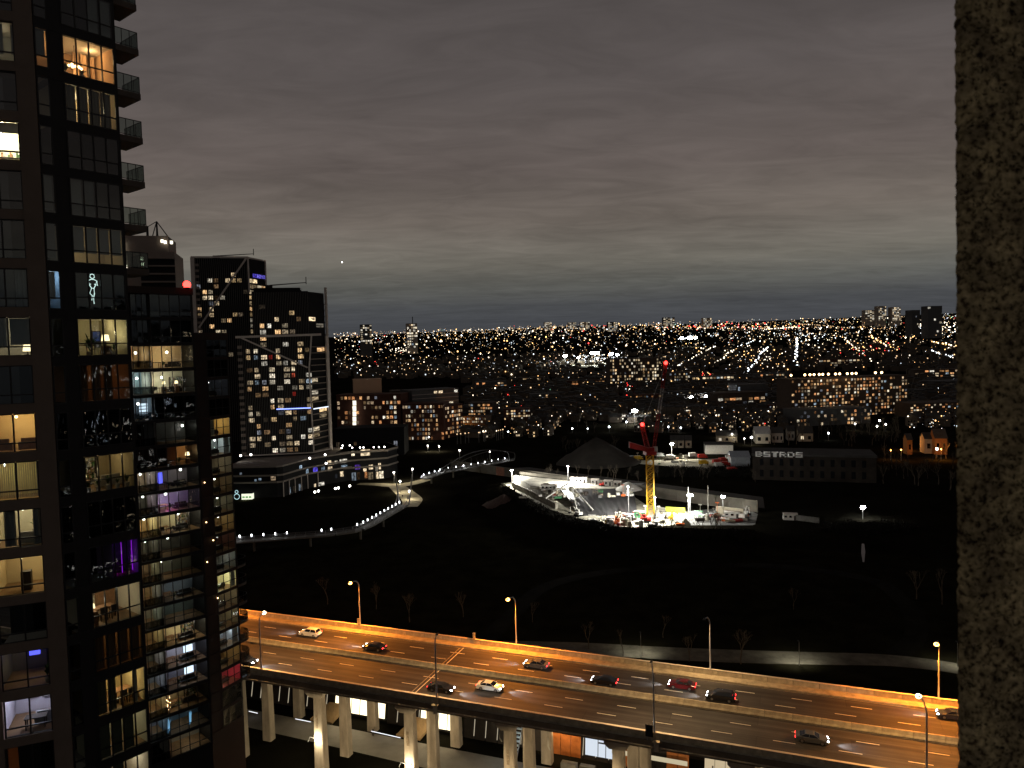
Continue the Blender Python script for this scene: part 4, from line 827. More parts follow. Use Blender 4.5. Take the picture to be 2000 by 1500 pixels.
for f, nmf in ((13, 'violet grey room'), (14, 'dark screen room')):
    z = zB(f); tv = empty('television', B_.p(uB[2], -0.9, z + 1.2), label='glowing white screen in the %s of the middle tower' % nmf, cat='screen')
    B_.box(MB(), uB[2] + 0.05, uB[3] - 0.05, -0.92, -0.85, z + 1.25, z + 2.15).build('screen', E_TV, tv); B_.box(MB(), uB[2], uB[3], -1.0, -0.93, z + 1.2, z + 2.2).build('casing', M_BLACK, tv); B_.box(MB(), uB[2] + 0.5, uB[2] + 0.7, -1.0, -0.93, z + 0.0, z + 1.2).build('stand', M_BLACK, tv)
z = zB(2); tv = empty('television', B_.p(uBl[2], -0.9, z + 1.0), label='pale blue striped screen in the dark upper room of the middle tower', cat='screen')
for i in range(4): B_.box(MB(), uBl[1], uB[0] - 0.5, -1.1, -1.05, z + 0.7 + i * 0.4, z + 0.7 + i * 0.4 + 0.3).build('screen_band', E_SCREEN, tv)
z = zB(1)
for a, nm in ((uB[1] + 0.5, 'left'), (uB[2] + 0.9, 'right')): table_lamp(B_, a, -1.2, z + 0.02, '%s white globe lamp in the pale green room of the middle tower' % nm, 20, WC, 0.7, 0.22, 0.9)
z = zB(4); room(B_, twB, uB[2], uB[-1] + 0.1, z + 0.02, z + 2.6, 3.4, (.5, .32, .18)); table_lamp(B_, uB[3] + 0.6, -1.2, z + 0.02, 'bright orange lamp low in the corner room of the middle tower', 55, OC, 0.8, 0.3, 0.7); lamp('POINT', B_.p(uB[0] + 0.2, -0.6, z + 1.2), 5, (1, .3, .05), twB, .1, name='room_light')
plant(B_, uB[2] + 0.5, -0.5, z + 0.02, 1.1, 'plant in silhouette before the orange lamp of the middle tower', 18, 140)
z = zB(5); B_.box(MB(), uB[0] + 0.1, uB[0] + 0.7, -0.5, -0.45, z + 0.9, z + 2.3).build('violet_light', E_BLUE, label='violet glowing light in a window of the middle tower', cat='light', org=B_.p(uB[0], -0.5, z + 0.9))
z = zB(6); lamp('POINT', B_.p(uB[1] + 0.4, -0.9, z + 0.6), 26, (0.85, 0.15, 1), twB, .2, name='room_light')
z = zB(15); sl = empty('string_lights', B_.p(uB[0], -0.4, z), label='string of warm bulbs on the middle tower balcony', cat='string lights')
for i in range(9): MB().ball(B_.p(uBl[-1] + 0.15 + 0.22 * math.sin(i * 1.9), -0.25, z + 0.5 + i * 0.22), 0.07, 6, 4).build('bulb', E_WARM, sl)
z = zB(16)
for a, nm in ((uB[0] - 0.2, 'left'), (uB[2] + 0.1, 'right')):
    q = empty('blue_curtain_light', B_.p(a, -0.3, z), label='%s icy blue glowing curtain of light low on the middle tower' % nm, cat='light')
    for i in range(5): MB().tube([B_.p(a + i * 0.07, -0.3 - 0.03 * (i % 2), z + 0.3 + 0.1 * i), B_.p(a + i * 0.07 + 0.1, -0.3, z + 2.2 - 0.15 * (i % 3))], 0.03, 4).build('light_strand', emat('icy_strand', (0.30, 0.65, 1.0), 0.9) if 'icy_strand' not in MATS else MATS['icy_strand'], q)

# ================= tower C (right-hand, with balconies over the road) =================
Co = (rr(381) * 108.0, 108.0); C_ = Fac(Co, (rr(445) * 113.5 - Co[0], 5.5))
twC = empty('residential_tower', C_.p(2, -4, 0), label='narrow dark tower wing with three pane windows and balconies above the expressway', cat='tower')
uC = [C_.u_at(x) for x in (404, 417, 430, 443)]; zC0 = 80.9
def zC(f): return 79.2 - f * FH
M_BRNP = mat('brown_panel', (0.020, 0.011, 0.009), 0.7, var=0.2, vs=0.6)
for f in range(0, 20):
    z = zC(f)
    b = MB(); C_.box(b, -0.2, uC[-1] + 0.2, -0.4, 0.08, z - 0.34, z + 0.0); b.build('slab_edge', M_BRNP, twC)
    b = MB(); C_.box(b, 0.0, uC[0] - 0.05, -0.4, 0.0, z, z + FH - 0.34); b.build('wall_panel', M_BRNP, twC)
    glazing(C_, twC, uC, z + 0.04, z + FH - 0.38, z + 1.2, fw=0.08)
    b = MB(); C_.box(b, uC[-1] + 0.05, uC[-1] + 0.2, -0.4, 0.04, z, z + FH - 0.34); b.build('corner_post', M_DARKP, twC)
b = MB(); C_.box(b, -0.2, uC[-1] + 0.1, -14, -4.6, 0, zC(-1) + 0.3); b.build('tower_core', M_DARKP, twC)
b = MB(); C_.box(b, uC[-1] + 0.06, uC[-1] + 0.2, -14, -0.42, 0, zC(-1) + 0.3); b.build('side_wall', M_DARKP, twC)
b = MB(); C_.box(b, -0.3, uC[-1] + 0.3, -14, 0.12, zC(-1) - 0.34, zC(-1) + 0.7); b.build('parapet', MATS['brown_parapet'], twC)
b = MB(); C_.box(b, -0.2, uC[-1] + 0.2, -0.45, 0.05, 0, zC(19) - 0.34); b.build('base_wall', M_BRNP, twC)
def roomC(f, hue, pw, col, lu=0.5, depth=3.4):
    z = zC(f); room(C_, twC, uC[0] - 0.1, uC[-1] + 0.02, z + 0.02, z + 2.58, depth, hue); ceiling_lamp(C_, twC, uC[0] + (uC[-1] - uC[0]) * lu, -depth * 0.5, z + 2.1, pw, col, None, 0.13); return z
for f, hue, pw, col, lu in ((4, (.66, .45, .18), 70, YC, .5), (5, (.55, .58, .55), 46, CC, .6), (6, (.46, .40, .3), 26, WC, .3), (8, (.3, .27, .2), 14, WC, .6), (9, (.46, .32, .16), 17, YC, .6), (10, (.2, .1, .08), 5, OC, .5), (11, (.36, .34, .28), 14, CC, .7),
                             (12, (.85, .78, .48), 150, (1, .9, .6), .5), (14, (.42, .36, .22), 14, WC, .5), (15, (.5, .52, .56), 34, CC, .8), (16, (.44, .30, .14), 24, YC, .4), (17, (.6, .16, .2), 44, (1, .12, .2), .4), (7, (.3, .22, .14), 9, YC, .5), (13, (.4, .33, .22), 16, WC, .5), (2, (.16, .16, .2), 5, CC, .4)):
    z = roomC(f, hue, pw, col, lu)
    nmf = {4: 'golden', 5: 'pale blue', 6: 'beige', 8: 'dim upper', 9: 'dim tan', 10: 'dark red', 11: 'grey', 12: 'brightest yellow', 14: 'olive', 15: 'white curtained', 16: 'amber', 17: 'pink lit', 7: 'shadowy', 13: 'beige lower', 2: 'dark topmost'}[f]
    sofa(C_, uC[1], -1.2, z + 0.02, 1.2, 'dark sofa in the %s room of the narrow wing' % nmf); plant(C_, uC[0] + 0.5, -0.6, z + 0.02, 1.0, 'leafy plant in the %s room of the narrow wing' % nmf, 12, 200 + f)
    if f in (12, 5, 15): table(C_, uC[0] + 0.3, -1.6, z + 0.02, 'table in the %s room of the narrow wing' % nmf); curtain(C_, twC, uC[2] + 0.4, uC[3] - 0.05, z + 0.1, z + 2.5, M_ROOMW, -0.3)
    if f == 4: curtain(C_, twC, uC[0] + 0.05, uC[1] - 0.2, z + 0.1, z + 2.5, M_CURT, -0.3)
# curved balconies over the road
for f in (11, 12, 13, 14, 15, 16, 17):
    z = zC(f); b = MB(); pts = []
    for i in range(9):
        a = i / 8 * math.pi / 2; pts.append(C_.p(uC[-1] + 0.2 + 2.6 * math.cos(a) ** 0.6, -2.6 + 2.7 * math.sin(a) ** 0.6, 0))
    poly = [C_.p(uC[-1] + 0.2, -2.6, 0)] + pts
    b.prism([(q.x, q.y) for q in poly], z - 0.34, z - 0.04); sl = b.build('balcony', M_SOFF, twC)
    rb = MB(); rb.tube([q + Vector((0, 0, z + 1.05)) for q in pts], 0.03, 4); rb.tube([q + Vector((0, 0, z + 0.08)) for q in pts], 0.02, 4)
    for q in pts: rb.tube([q + Vector((0, 0, z - 0.04)), q + Vector((0, 0, z + 1.05))], 0.025, 4)
    rl = rb.build('railing', M_FRAME, sl)
    for i in range(8):
        a, c = pts[i], pts[i + 1]; dv = c - a
        place('railing_pane', UNITD, rl, a + Vector((0, 0, z + 0.1)), math.atan2(dv.y, dv.x), (dv.length, 0.012, 0.92))
WLL = {7: 'topmost small warm wall lamp on the brown panels of the narrow wing', 9: 'second small warm wall lamp from the top on the narrow wing', 10: 'small warm wall lamp beside the windows of the narrow wing', 11: 'small warm wall lamp just above the bright yellow room of the narrow wing', 13: 'lowest small warm wall lamp on the narrow wing'}
for f, a in ((9, 0.3), (10, 1.0), (13, 1.2), (11, 0.2), (7, 0.3)):
    z = zC(f); MB().ball(C_.p(a * 1.6, 0.2, z + 2.3), 0.09, 6, 4).build('wall_lamp', E_WARM, label=WLL[f], cat='wall lamp', org=C_.p(a * 1.6, 0.2, z + 2.3), group='wall lamps on the narrow wing')

for o in bpy.data.objects:
    if o.type == 'LIGHT' and o.name.startswith('room_light'): o.data.energy *= 1.6
# ------------------------------------------------------------------ mid-distance buildings
def P2(px, py, Y): p = aty(px, py, Y); return p
def zat(px, py, Y): return aty(px, py, Y).z
WUNIT = {}
def wmesh(m):
    if m.name not in WUNIT: WUNIT[m.name] = MB().obox((0, -0.5, 0), (1, 0, 0), (0, 1, 0), (0, 0, 1)).mesh('window', m)
    return WUNIT[m.name]
def win(F, root, u0, u1, z0, z1, m, v=0.0): return place('window', wmesh(m), root, F.p(u0, v, z0), F.rz, (u1 - u0, 0.16, z1 - z0))
M_WINBLUE = window_mat('blue_window', [(0.16, 0.12, 1.0), (0.22, 0.18, 1.0)], 1.6, spread=0.4)
M_WINPUR = window_mat('purple_window', [(0.45, 0.15, 1.0), (0.3, 0.12, 1.0)], 1.0, spread=0.4)
M_WINRED = window_mat('red_window', [(1.0, 0.06, 0.04), (1.0, 0.16, 0.08)], 0.8, spread=0.6)
M_WINCOOL = window_mat('cool_window', [(0.7, 0.85, 1.0), (0.6, 0.8, 1.0)], 1.0, spread=0.6)
M_FIN = mat('dark_fin', (0.10, 0.095, 0.09), 0.7, var=0.1)
M_FACE = mat('dark_facade', (0.016, 0.016, 0.017), 0.85, var=0.2, vs=0.1, spec=0.1)
M_BAND = mat('podium_band', (0.20, 0.175, 0.15), 0.8, var=0.15, vs=0.2)
M_WHITEF = mat('pale_frame', (0.55, 0.49, 0.44), 0.7, var=0.1, vs=0.2)
def beam(F, root, a, c, w=0.9, d=0.9, v=0.4, name='frame_beam', m=None):
    """straight pale member on the facade from (u,z) to (u,z)"""
    A, C = F.p(a[0], v, a[1]), F.p(c[0], v, c[1]); dr = (C - A).normalized(); sd = dr.cross(F.n).normalized() * w
    MB().obox(A - sd / 2, C - A, F.n * d, sd).build(name, m or M_WHITEF, root)
def roof_arm(F, root_label, u, v, z, ln):
    r_ = empty('roof_crane', F.p(u, v, z), label=root_label, cat='roof crane')
    F.box(MB(), u - 2.6, u + 1.5, v - 1, v + 1, z, z + 2.0).build('machine_house', M_BLACK, r_)
    MB().tube([F.p(u, v, z + 1.8), F.p(u + ln, v, z + 3.4)], 0.42, 5, 0.25).build('boom', M_STEEL, r_)
    MB().tube([F.p(u + ln, v, z + 2.4), F.p(u + ln, v, z + 6.8)], 0.25, 5).build('boom_post', M_BLACK, r_)
wr = random.Random(5)
# ================= tower D: tall, finned, with a pale diagonal =================
D_ = Fac((rr(388) * 500.0, 500.0), (rr(491) * 508 - rr(388) * 500.0, 8.0)); uD1 = D_.u_at(491)
twD = empty('finned_tower', D_.p(uD1 / 2, -15, 0), label='tall finned tower with a pale diagonal brace, left of its lower twin', cat='tower')
zDt = zat(440, 503, 502); FD = 3.85
D_.box(MB(), 0, uD1, -30, 0, 0, zDt).build('tower_body', M_FACE, twD)
Ds = Fac((D_.p(uD1, 0, 0).x, D_.p(uD1, 0, 0).y), (rr(525) * 529 - D_.p(uD1, 0, 0).x, 529 - D_.p(uD1, 0, 0).y)); uDs = Ds.u_at(525)
Ds.box(MB(), 0.02, uDs, -20, 0, 0, zDt - 0.1).build('side_block', M_FACE, twD)
q = 0.6
while q < uD1 - 0.3: D_.box(MB(), q, q + 0.28, 0, 0.5, 20, zDt - 0.6).build('fin', M_FIN, twD); q += 1.28
DW = uD1 / 9.0
for rI in range(0, 15):
    z = zat(440, 532, 502) - rI * FD
    for cI in range(9):
        p_ = (0.42 if cI < 5 else 0.16) if rI < 14 else 0.3
        if wr.random() < p_: win(D_, twD, cI * DW + 0.5, cI * DW + DW - 0.6, z - 2.6, z, M_WIN if wr.random() < 0.8 else M_WINDIM, 0.06)
    for cI in range(4):
        if wr.random() < 0.55: win(Ds, twD, 0.6 + cI * (uDs - 1) / 4, 0.6 + cI * (uDs - 1) / 4 + (uDs - 1) / 4 - 0.5, z - 2.6, z, M_WINBLUE if rI == 0 else M_WIN, 0.06)
beam(D_, twD, (-1.1, 40), (-1.1, zDt + 0.2), 2.4, 1.6, 0.1, 'end_pier'); beam(D_, twD, (-2.0, zDt + 0.5), (uD1 + 0.8, zDt + 0.5), 1.0, 1.2, 0.3)
beam(D_, twD, (uD1 - 0.4, zDt), (1.2, zat(390, 640, 500)), 1.1, 0.9, 0.75, 'diagonal_brace'); beam(D_, twD, (uD1 + 0.5, zDt), (uD1 + 0.5, zat(492, 570, 507)), 1.0, 1.2, 0.3)
Ds_t = Ds.p(0, 0.2, zDt); MB().obox(Ds.p(0.5, -0.2, zDt - 0.05), Ds.d * (uDs - 0.4), Ds.n * 0.8, (0, 0, 0.9)).build('frame_beam', M_WHITEF, twD); MB().obox(Ds.p(uDs - 0.6, 0, 30), Ds.d * 0.9, Ds.n * 0.7, (0, 0, zDt - 30)).build('frame_beam', M_WHITEF, twD)
for rI in range(14): z = zat(395, 515, 500) - rI * FD; D_.box(MB(), 0.2, 2.6, 0.3, 0.8, z - 1.6, z).build('end_balcony', mat('balcony_concrete', (0.24, 0.2, 0.17), 0.8, var=0.1) if 'balcony_concrete' not in MATS else MATS['balcony_concrete'], twD)
roof_arm(D_, 'dark roof crane arm on top of the tall finned tower', D_.u_at(430), -6, zDt + 0.3, D_.u_at(502) - D_.u_at(430))
# ================= tower E: lower twin =================
E_ = Fac((rr(463) * 440.0, 440.0), (rr(606) * 449 - rr(463) * 440.0, 9.0)); uE = lambda x: E_.u_at(x)
twE = empty('finned_tower', E_.p(uE(540), -15, 0), label='lower finned tower with pale bent frames and many lit windows, right of its taller twin', cat='tower')
zEt = zat(560, 568, 444); zEm = zat(540, 657, 444); zE0 = zat(540, 888, 444)
E_.box(MB(), 0, uE(606), -26, 0, 0, zEm).build('tower_body', M_FACE, twE); E_.box(MB(), uE(496), uE(606) - 0.05, -24, -0.15, zEm, zEt).build('setback_block', M_FACE, twE)
eo = E_.p(uE(606), 0, 0); Es = Fac((eo.x, eo.y), (rr(640) * 468 - eo.x, 468 - eo.y)); uEs = Es.u_at(640)
Es.box(MB(), 0.02, uEs, -20, -1.2, 0, zEt - 0.2).build('side_block', M_FACE, twE)
E_.box(MB(), uE(500), uE(590), -20, -4, zEt, zEt + 2.4).build('roof_plant', M_FACE, twE)
q = 0.6
while q < uE(606) - 0.3: E_.box(MB(), q, q + 0.24, 0, 0.45, zE0, (zEm if q < uE(497) else zEt) - 0.6).build('fin', M_FIN, twE); q += 0.95 * 1.02
EW = (uE(604) - uE(480)) / 8.6
rowsE = [(z_) for z_ in range(0, 28)]
for rI in rowsE:
    z = zat(560, 582, 444) - rI * 3.74
    if z - 2.7 < zE0: break
    for cI in range(9):
        u0 = uE(480) + cI * EW
        if z > zEm - 1.5 and u0 < uE(497): continue
        pz = 0.12 if rI < 2 else (0.30 if rI < 6 else 0.52)
        if cI in (5, 6, 7, 8): pz += 0.12
        if rI >= 24: pz = 0.6
        if wr.random() < pz:
            m_ = M_WIN; t_ = wr.random()
            if t_ < 0.16: m_ = M_WINDIM
            elif t_ < 0.20: m_ = M_WINCOOL
            elif t_ < 0.36: m_ = M_WINB
            elif t_ < 0.39: m_ = M_WINRED
            vz = 0.08 if z <= zEm - 1.5 else -0.07
            win(E_, twE, u0 + 0.3, u0 + EW * wr.choice((0.6, 0.82, 0.82)), z - 2.5, z, m_, vz)
    for cI in range(2):
        if wr.random() < 0.22: win(Es, twE, 0.8 + cI * uEs / 2.2, 0.8 + cI * uEs / 2.2 + uEs / 2.2 - 1.0, z - 2.3, z, M_WIN, -1.12)
    if z < zEm: Es.box(MB(), 0.3, uEs - 0.3, -1.2, 0.25, z - 3.35, z - 2.9).build('balcony', MATS['balcony_concrete'], twE)
    Es.box(MB(), uEs + 0.95, uEs + 2.2, -3.0, 0.0, z - 3.3, z - 2.4).build('end_balcony', MATS['balcony_concrete'], twE)
    if z < zEm: E_.box(MB(), 0.4, 3.0, 0.25, 0.85, z - 3.3, z - 1.5).build('end_balcony', MATS['balcony_concrete'], twE)
beam(E_, twE, (-0.4, zEm), (uE(629), zEm + 0.6), 1.3, 1.0, 0.5); beam(E_, twE, (uE(473), zEm - 0.4), (uE(600), zat(600, 718, 446)), 0.9, 0.8, 0.7, 'diagonal_brace')
beam(E_, twE, (uE(610), zEm), (uE(603.5), zat(603, 716, 446)), 0.8, 0.8, 0.6); beam(E_, twE, (uE(603), zat(603, 716, 446)), (uE(606), zE0), 0.8, 0.8, 0.6)
beam(E_, twE, (uE(606), zE0 + 0.2), (uE(640), zE0 + 2.0), 0.7, 0.8, 0.6); beam(E_, twE, (uE(470), zE0 + 0.4), (uE(606), zE0 + 0.2), 0.6, 0.8, 0.6)
MB().obox(Es.p(uEs - 2.4, 0, zE0), Es.d * 1.7, Es.n * 0.9, (0, 0, zEm - zE0)).build('corner_pier', M_WHITEF, twE); MB().obox(Es.p(uEs - 0.4, -0.6, 10), Es.d * 1.3, Es.n * 1.2, (0, 0, zEt + 3.5 - 10)).build('corner_pier', M_WHITEF, twE)
roof_arm(E_, 'dark roof crane arm on top of the lower finned tower', uE(530), -8, zEt + 2.4, uE(602) - uE(530))
bs = empty('blue_light_strip', E_.p(uE(535), 0.8, zat(570, 797, 446)), label='long blue light strip across the lower finned tower', cat='light')
MB().obox(E_.p(uE(536), 0.55, zat(570, 799, 446)), E_.d * (uE(604) - uE(536)), E_.n * 0.3, (0, 0, 0.55)).build('tube', emat('blue_strip', (0.22, 0.30, 1.0), 3.0), bs)
MB().obox(Es.p(0.6, 0.35, zat(620, 798, 455)), Es.d * (uEs - 1), Es.n * 0.2, (0, 0, 0.5)).build('tube', emat('white_strip', (0.7, 0.8, 1.0), 2.0), bs)
# ================= building F behind, with a mast crane on its roof =================
F_b = Fac((rr(232) * 300.0, 300.0), (rr(352) * 306 - rr(232) * 300.0, 6.0)); uF = lambda x: F_b.u_at(x)
twF = empty('concrete_tower', F_b.p(uF(300), -12, 0), label='pale concrete tower under construction behind the middle tower', cat='tower')
zFt = zat(300, 462, 303)
M_CPALE = mat('raw_concrete', (0.22, 0.18, 0.155), 0.9, var=0.15, vs=0.08)
F_b.box(MB(), 0, uF(350), -22, 0, 0, zFt - 6).build('tower_body', M_CPALE, twF); F_b.box(MB(), uF(244), uF(338), -20, -1.0, zFt - 6, zFt + 0.6).build('roof_block', M_CPALE, twF)
for i in range(7):
    z = zFt - 8.5 - i * 3.2; F_b.box(MB(), uF(285), uF(352), 0.02, 1.3, z - 0.35, z).build('floor_slab', M_CPALE, twF)
    F_b.box(MB(), uF(283), uF(350), 0.0, 0.1, z - 2.8, z - 0.5).build('dark_opening', M_FACE, twF)
for px, py in ((248, 478), (248, 487), (250, 502), (251, 512), (252, 520), (284, 504), (285, 515), (286, 528), (325, 468), (343, 470), (331, 470)):
    win(F_b, twF, uF(px), uF(px + 5), zat(px, py + 3, 301), zat(px, py - 3, 301), emat('work_light', (1, .92, .7), 3.5) if 'work_light' not in MATS else MATS['work_light'], 0.2)
mc = empty('mast_crane', F_b.p(uF(313), -5, zFt), label='dark mast with stays standing on the concrete tower roof', cat='crane')
tip = F_b.p(uF(314), -5, zat(314, 428, 304)); MB().tube([F_b.p(uF(314), -5, zFt), tip], 0.5, 5, 0.3).build('mast', M_BLACK, mc)
for x in (303, 338): MB().tube([tip, F_b.p(uF(x), -5, zFt)], 0.2, 4).build('stay', M_BLACK, mc)
MB().tube([F_b.p(uF(295), -5, zFt), F_b.p(uF(295), -5, zat(295, 438, 304))], 0.5, 5).build('post', M_BLACK, mc); MB().tube([F_b.p(uF(295), -5, zat(295, 438, 304)), F_b.p(uF(281), -5, zat(281, 445, 304))], 0.2, 4).build('stay', M_BLACK, mc); MB().tube([F_b.p(uF(295), -5, zat(295, 440, 304)), tip], 0.15, 4).build('stay', M_BLACK, mc)
# ================= podium G with curved bands =================
pod = empty('podium_building', aty(600, 900, 430), label='low podium building with pale curved floor bands below the finned towers', cat='building')
pod.location.z = 0; ORG[pod.name] = Vector(pod.location)
line = []
for px, Y in ((440, 408), (500, 407), (540, 407), (552, 409), (575, 420), (600, 432), (640, 444), (690, 456)): line.append((rr(px, 910) * Y, Y))
def band(zz, h, out, m, nm, extra=0):
    f_ = [(x + out * 0.3, y - out) for x, y in line]; bk = [(line[-1][0], 480), (line[0][0], 480)]
    MB().prism(f_ + bk, zz, zz + h).build(nm, m, pod)
band(0, 17.0, -1.2, M_FACE, 'storey_walls')
for zz in (16.9, 12.0, 8.2): band(zz, 0.8, 0.4, M_BAND, 'floor_band')
for i in range(6): pA = Vector((*line[3 + i // 2], 0)).lerp(Vector((*line[4 + i // 2], 0)), 0.5 * (i % 2)); MB().tube([pA + Vector((0, 0, 0)), pA + Vector((0, 0, 8.2))], 0.25, 6).build('column', M_WHITEF, pod)
def podwin(px, py, w, h, m, dv=1.05):
    Y0 = None
    for (x0, y0), (x1, y1) in zip(line, line[1:]):
        q = rr(px, py)
        if x0 / y0 <= q <= x1 / y1:
            f_ = (q * y0 - x0) / ((x1 - x0) - q * (y1 - y0)); X, Y = x0 + f_ * (x1 - x0), y0 + f_ * (y1 - y0); d_ = math.atan2(y1 - y0, x1 - x0)
            z = zat(px, py + h / 2, Y + dv); place('window', wmesh(m), pod, (X - 0.3 * dv, Y + dv, z), d_, (w * Y / FPX, 0.3, h * Y / FPX)); return
for px, py, w, h, m in ((529, 934, 9, 8, M_WINOR), (585, 913, 8, 7, M_WINCOOL), (598, 921, 8, 9, M_WINCOOL), (612, 918, 10, 9, M_WINBLUE), (628, 916, 8, 8, M_WINCOOL), (640, 904, 8, 8, M_WINB), (641, 916, 9, 8, M_WINB), (664, 901, 16, 7, M_WINB), (667, 912, 16, 6, M_WINCOOL), (665, 926, 7, 10, M_WINB),
                        (584, 952, 5, 13, M_WINCOOL), (614, 951, 4, 12, M_WINB), (622, 948, 14, 10, M_WINB), (565, 958, 4, 12, M_WINCOOL), (573, 955, 3, 10, M_WINDIM), (655, 930, 4, 8, M_WINDIM), (468, 925, 4, 4, M_WINCOOL), (497, 938, 4, 4, M_WINCOOL), (505, 936, 5, 4, M_WINCOOL), (648, 905, 5, 6, M_WINDIM), (654, 903, 6, 6, M_WIN)): podwin(px, py, w, h, m)
k_ = empty('lit_kiosk', atz(482, 974), label='small bright white kiosk at the foot of the podium building', cat='kiosk')
kp = atz(472, 976); MB().obox(kp, (5.6, 0.4, 0), (0, 3, 0), (0, 0, 3.2)).build('glowing_wall', emat('kiosk_panel', (0.95, 1.0, 0.75), 1.1), k_); MB().obox(kp + Vector((-0.3, -0.2, 3.2)), (6.2, 0.4, 0), (0, 3.4, 0), (0, 0, 0.3)).build('roof', M_FACE, k_)
for i in range(3): MB().obox(kp + Vector((0.4 + i * 1.8, -0.08, 0.9)), (1.3, 0.09, 0), (0, 0.08, 0), (0, 0, 0.9)).build('sign_strip', emat('kiosk_sign', (0.3, 0.7, 0.25), 0.5) if 'kiosk_sign' not in MATS else MATS['kiosk_sign'], k_)
lamp('POINT', kp + Vector((3, -1.5, 1.5)), 400, (0.9, 1, 0.7), k_, 0.5)
kr = empty('ring_sign', kp + Vector((-3, 0, 0)), label='round pale ring sign beside the white kiosk', cat='sign')
for nm, rr_, zz in (('outer_ring', 1.5, 1.8), ('small_ring', 0.8, 4.4)): MB().tube([kp + Vector((-2.6 + rr_ * math.cos(a * math.pi / 6), 0, zz + rr_ * math.sin(a * math.pi / 6))) for a in range(13)], 0.16, 5).build(nm, emat('ring_glow', (0.6, 0.95, 1), 0.9) if 'ring_glow' not in MATS else MATS['ring_glow'], kr)
MB().tube([kp + Vector((-2.6, 0.3, 0)), kp + Vector((-2.6, 0.3, 5))], 0.1, 5).build('post', M_BLACK, kr)
# right wing of the podium with the lit roof terrace
wing = empty('terrace_building', aty(715, 900, 458), label='three storey wing with a lit roof terrace at the end of the podium', cat='building'); wing.location.z = 0; ORG[wing.name] = Vector(wing.location)
Wf = Fac((rr(657, 900) * 452, 452), (rr(757, 900) * 462 - rr(657, 900) * 452, 10)); uW = lambda x: Wf.u_at(x, 900)
wf2 = Wf.p(uW(757), 0, 0); W2 = Fac((wf2.x, wf2.y), (rr(776, 900) * 474 - wf2.x, 474 - wf2.y)); uW2 = W2.u_at(776, 900)
for zz, h_, m_, o_, nm in ((0, 18.2, M_FACE, 0, 'storey_walls'), (16.9, 1.3, M_BAND, 0.9, 'roof_edge'), (12.2, 0.9, M_BAND, 0.9, 'floor_band'), (7.6, 0.9, M_BAND, 0.9, 'floor_band')):
    a, b_, c_ = Wf.p(0, o_, 0), Wf.p(uW(757), o_, 0), W2.p(uW2, o_, 0); MB().prism([(a.x, a.y), (b_.x, b_.y), (c_.x, c_.y), (c_.x - 10, c_.y + 22), (a.x, a.y + 28)], zz, zz + h_).build(nm, m_, wing)
for px, py, w, h, m in ((690, 885, 6, 9, M_WINB), (714, 884, 18, 12, M_WINB), (698, 912, 10, 9, M_WINPUR), (712, 918, 6, 6, M_WINB), (724, 913, 8, 9, M_WINB), (735, 917, 5, 8, M_WIN), (741, 912, 5, 12, M_WIN), (690, 930, 8, 16, M_WINCOOL), (699, 929, 6, 14, M_WINDIM), (714, 928, 5, 12, M_WINOR), (723, 930, 9, 14, M_WIN), (736, 930, 5, 14, M_WINB), (744, 929, 8, 14, M_WINB)):
    win(Wf, wing, uW(px - w / 2), uW(px + w / 2), zat(px, py + h / 2, 457), zat(px, py - h / 2, 457), m, 0.1)
for i, (px, py) in enumerate(((669, 865), (683, 866), (667, 873), (688, 874), (710, 875), (730, 875), (751, 876), (703, 871), (740, 871))):
    Y = 460 if py > 870 else 472; p_ = aty(px, py, Y); p_.z = 19.6
    tl = empty('terrace_lamp', (p_.x, p_.y, 18.2), label='%s terrace lamp on the roof of the three storey wing' % ('rear left', 'second rear', 'front leftmost', 'second front', 'third front', 'fourth front', 'front rightmost', 'dimmer middle rear', 'dimmer right rear')[i], cat='lamp', group='terrace lamps on the wing roof')
    MB().tube([(p_.x, p_.y, 18.2), (p_.x, p_.y, 19.6)], 0.06, 5).build('post', M_BLACK, tl); MB().ball(p_ + Vector((0, 0, 0.2)), 0.42, 8, 5).build('globe', E_WHITE, tl)
    if i in (0, 3, 5, 6): lamp('POINT', p_ + Vector((0, -0.6, 0.9)), 330, (1, 0.82, 0.5), tl, 0.3)
for i, (px, py) in enumerate(((520, 981), (615, 961), (622, 959), (655, 954), (661, 953), (683, 949), (637, 905), (605, 895), (635, 888), (470, 890), (490, 888))):
    Yb = 404 if py > 940 else 412; p_ = aty(px, py, Yb) if py > 940 else aty(px, py, 428)
    MB().ball(p_, 0.6, 8, 5).build('wall_lamp', E_WHITE, label='small white lamp %s' % ('at the left foot of the podium', 'at the middle foot of the podium, left of a pair', 'at the middle foot of the podium, right of a pair', 'on the podium foot left of the terrace wing', 'on the podium foot beside its twin, left of the terrace wing', 'at the foot of the terrace wing', 'on the podium upper band', 'on the podium roof edge below the tower corner', 'on the podium roof edge right of the tower corner', 'on the podium roof edge at far left', 'on the podium roof edge below the bent frame')[i], cat='lamp', group='small lamps on the podium', org=p_)

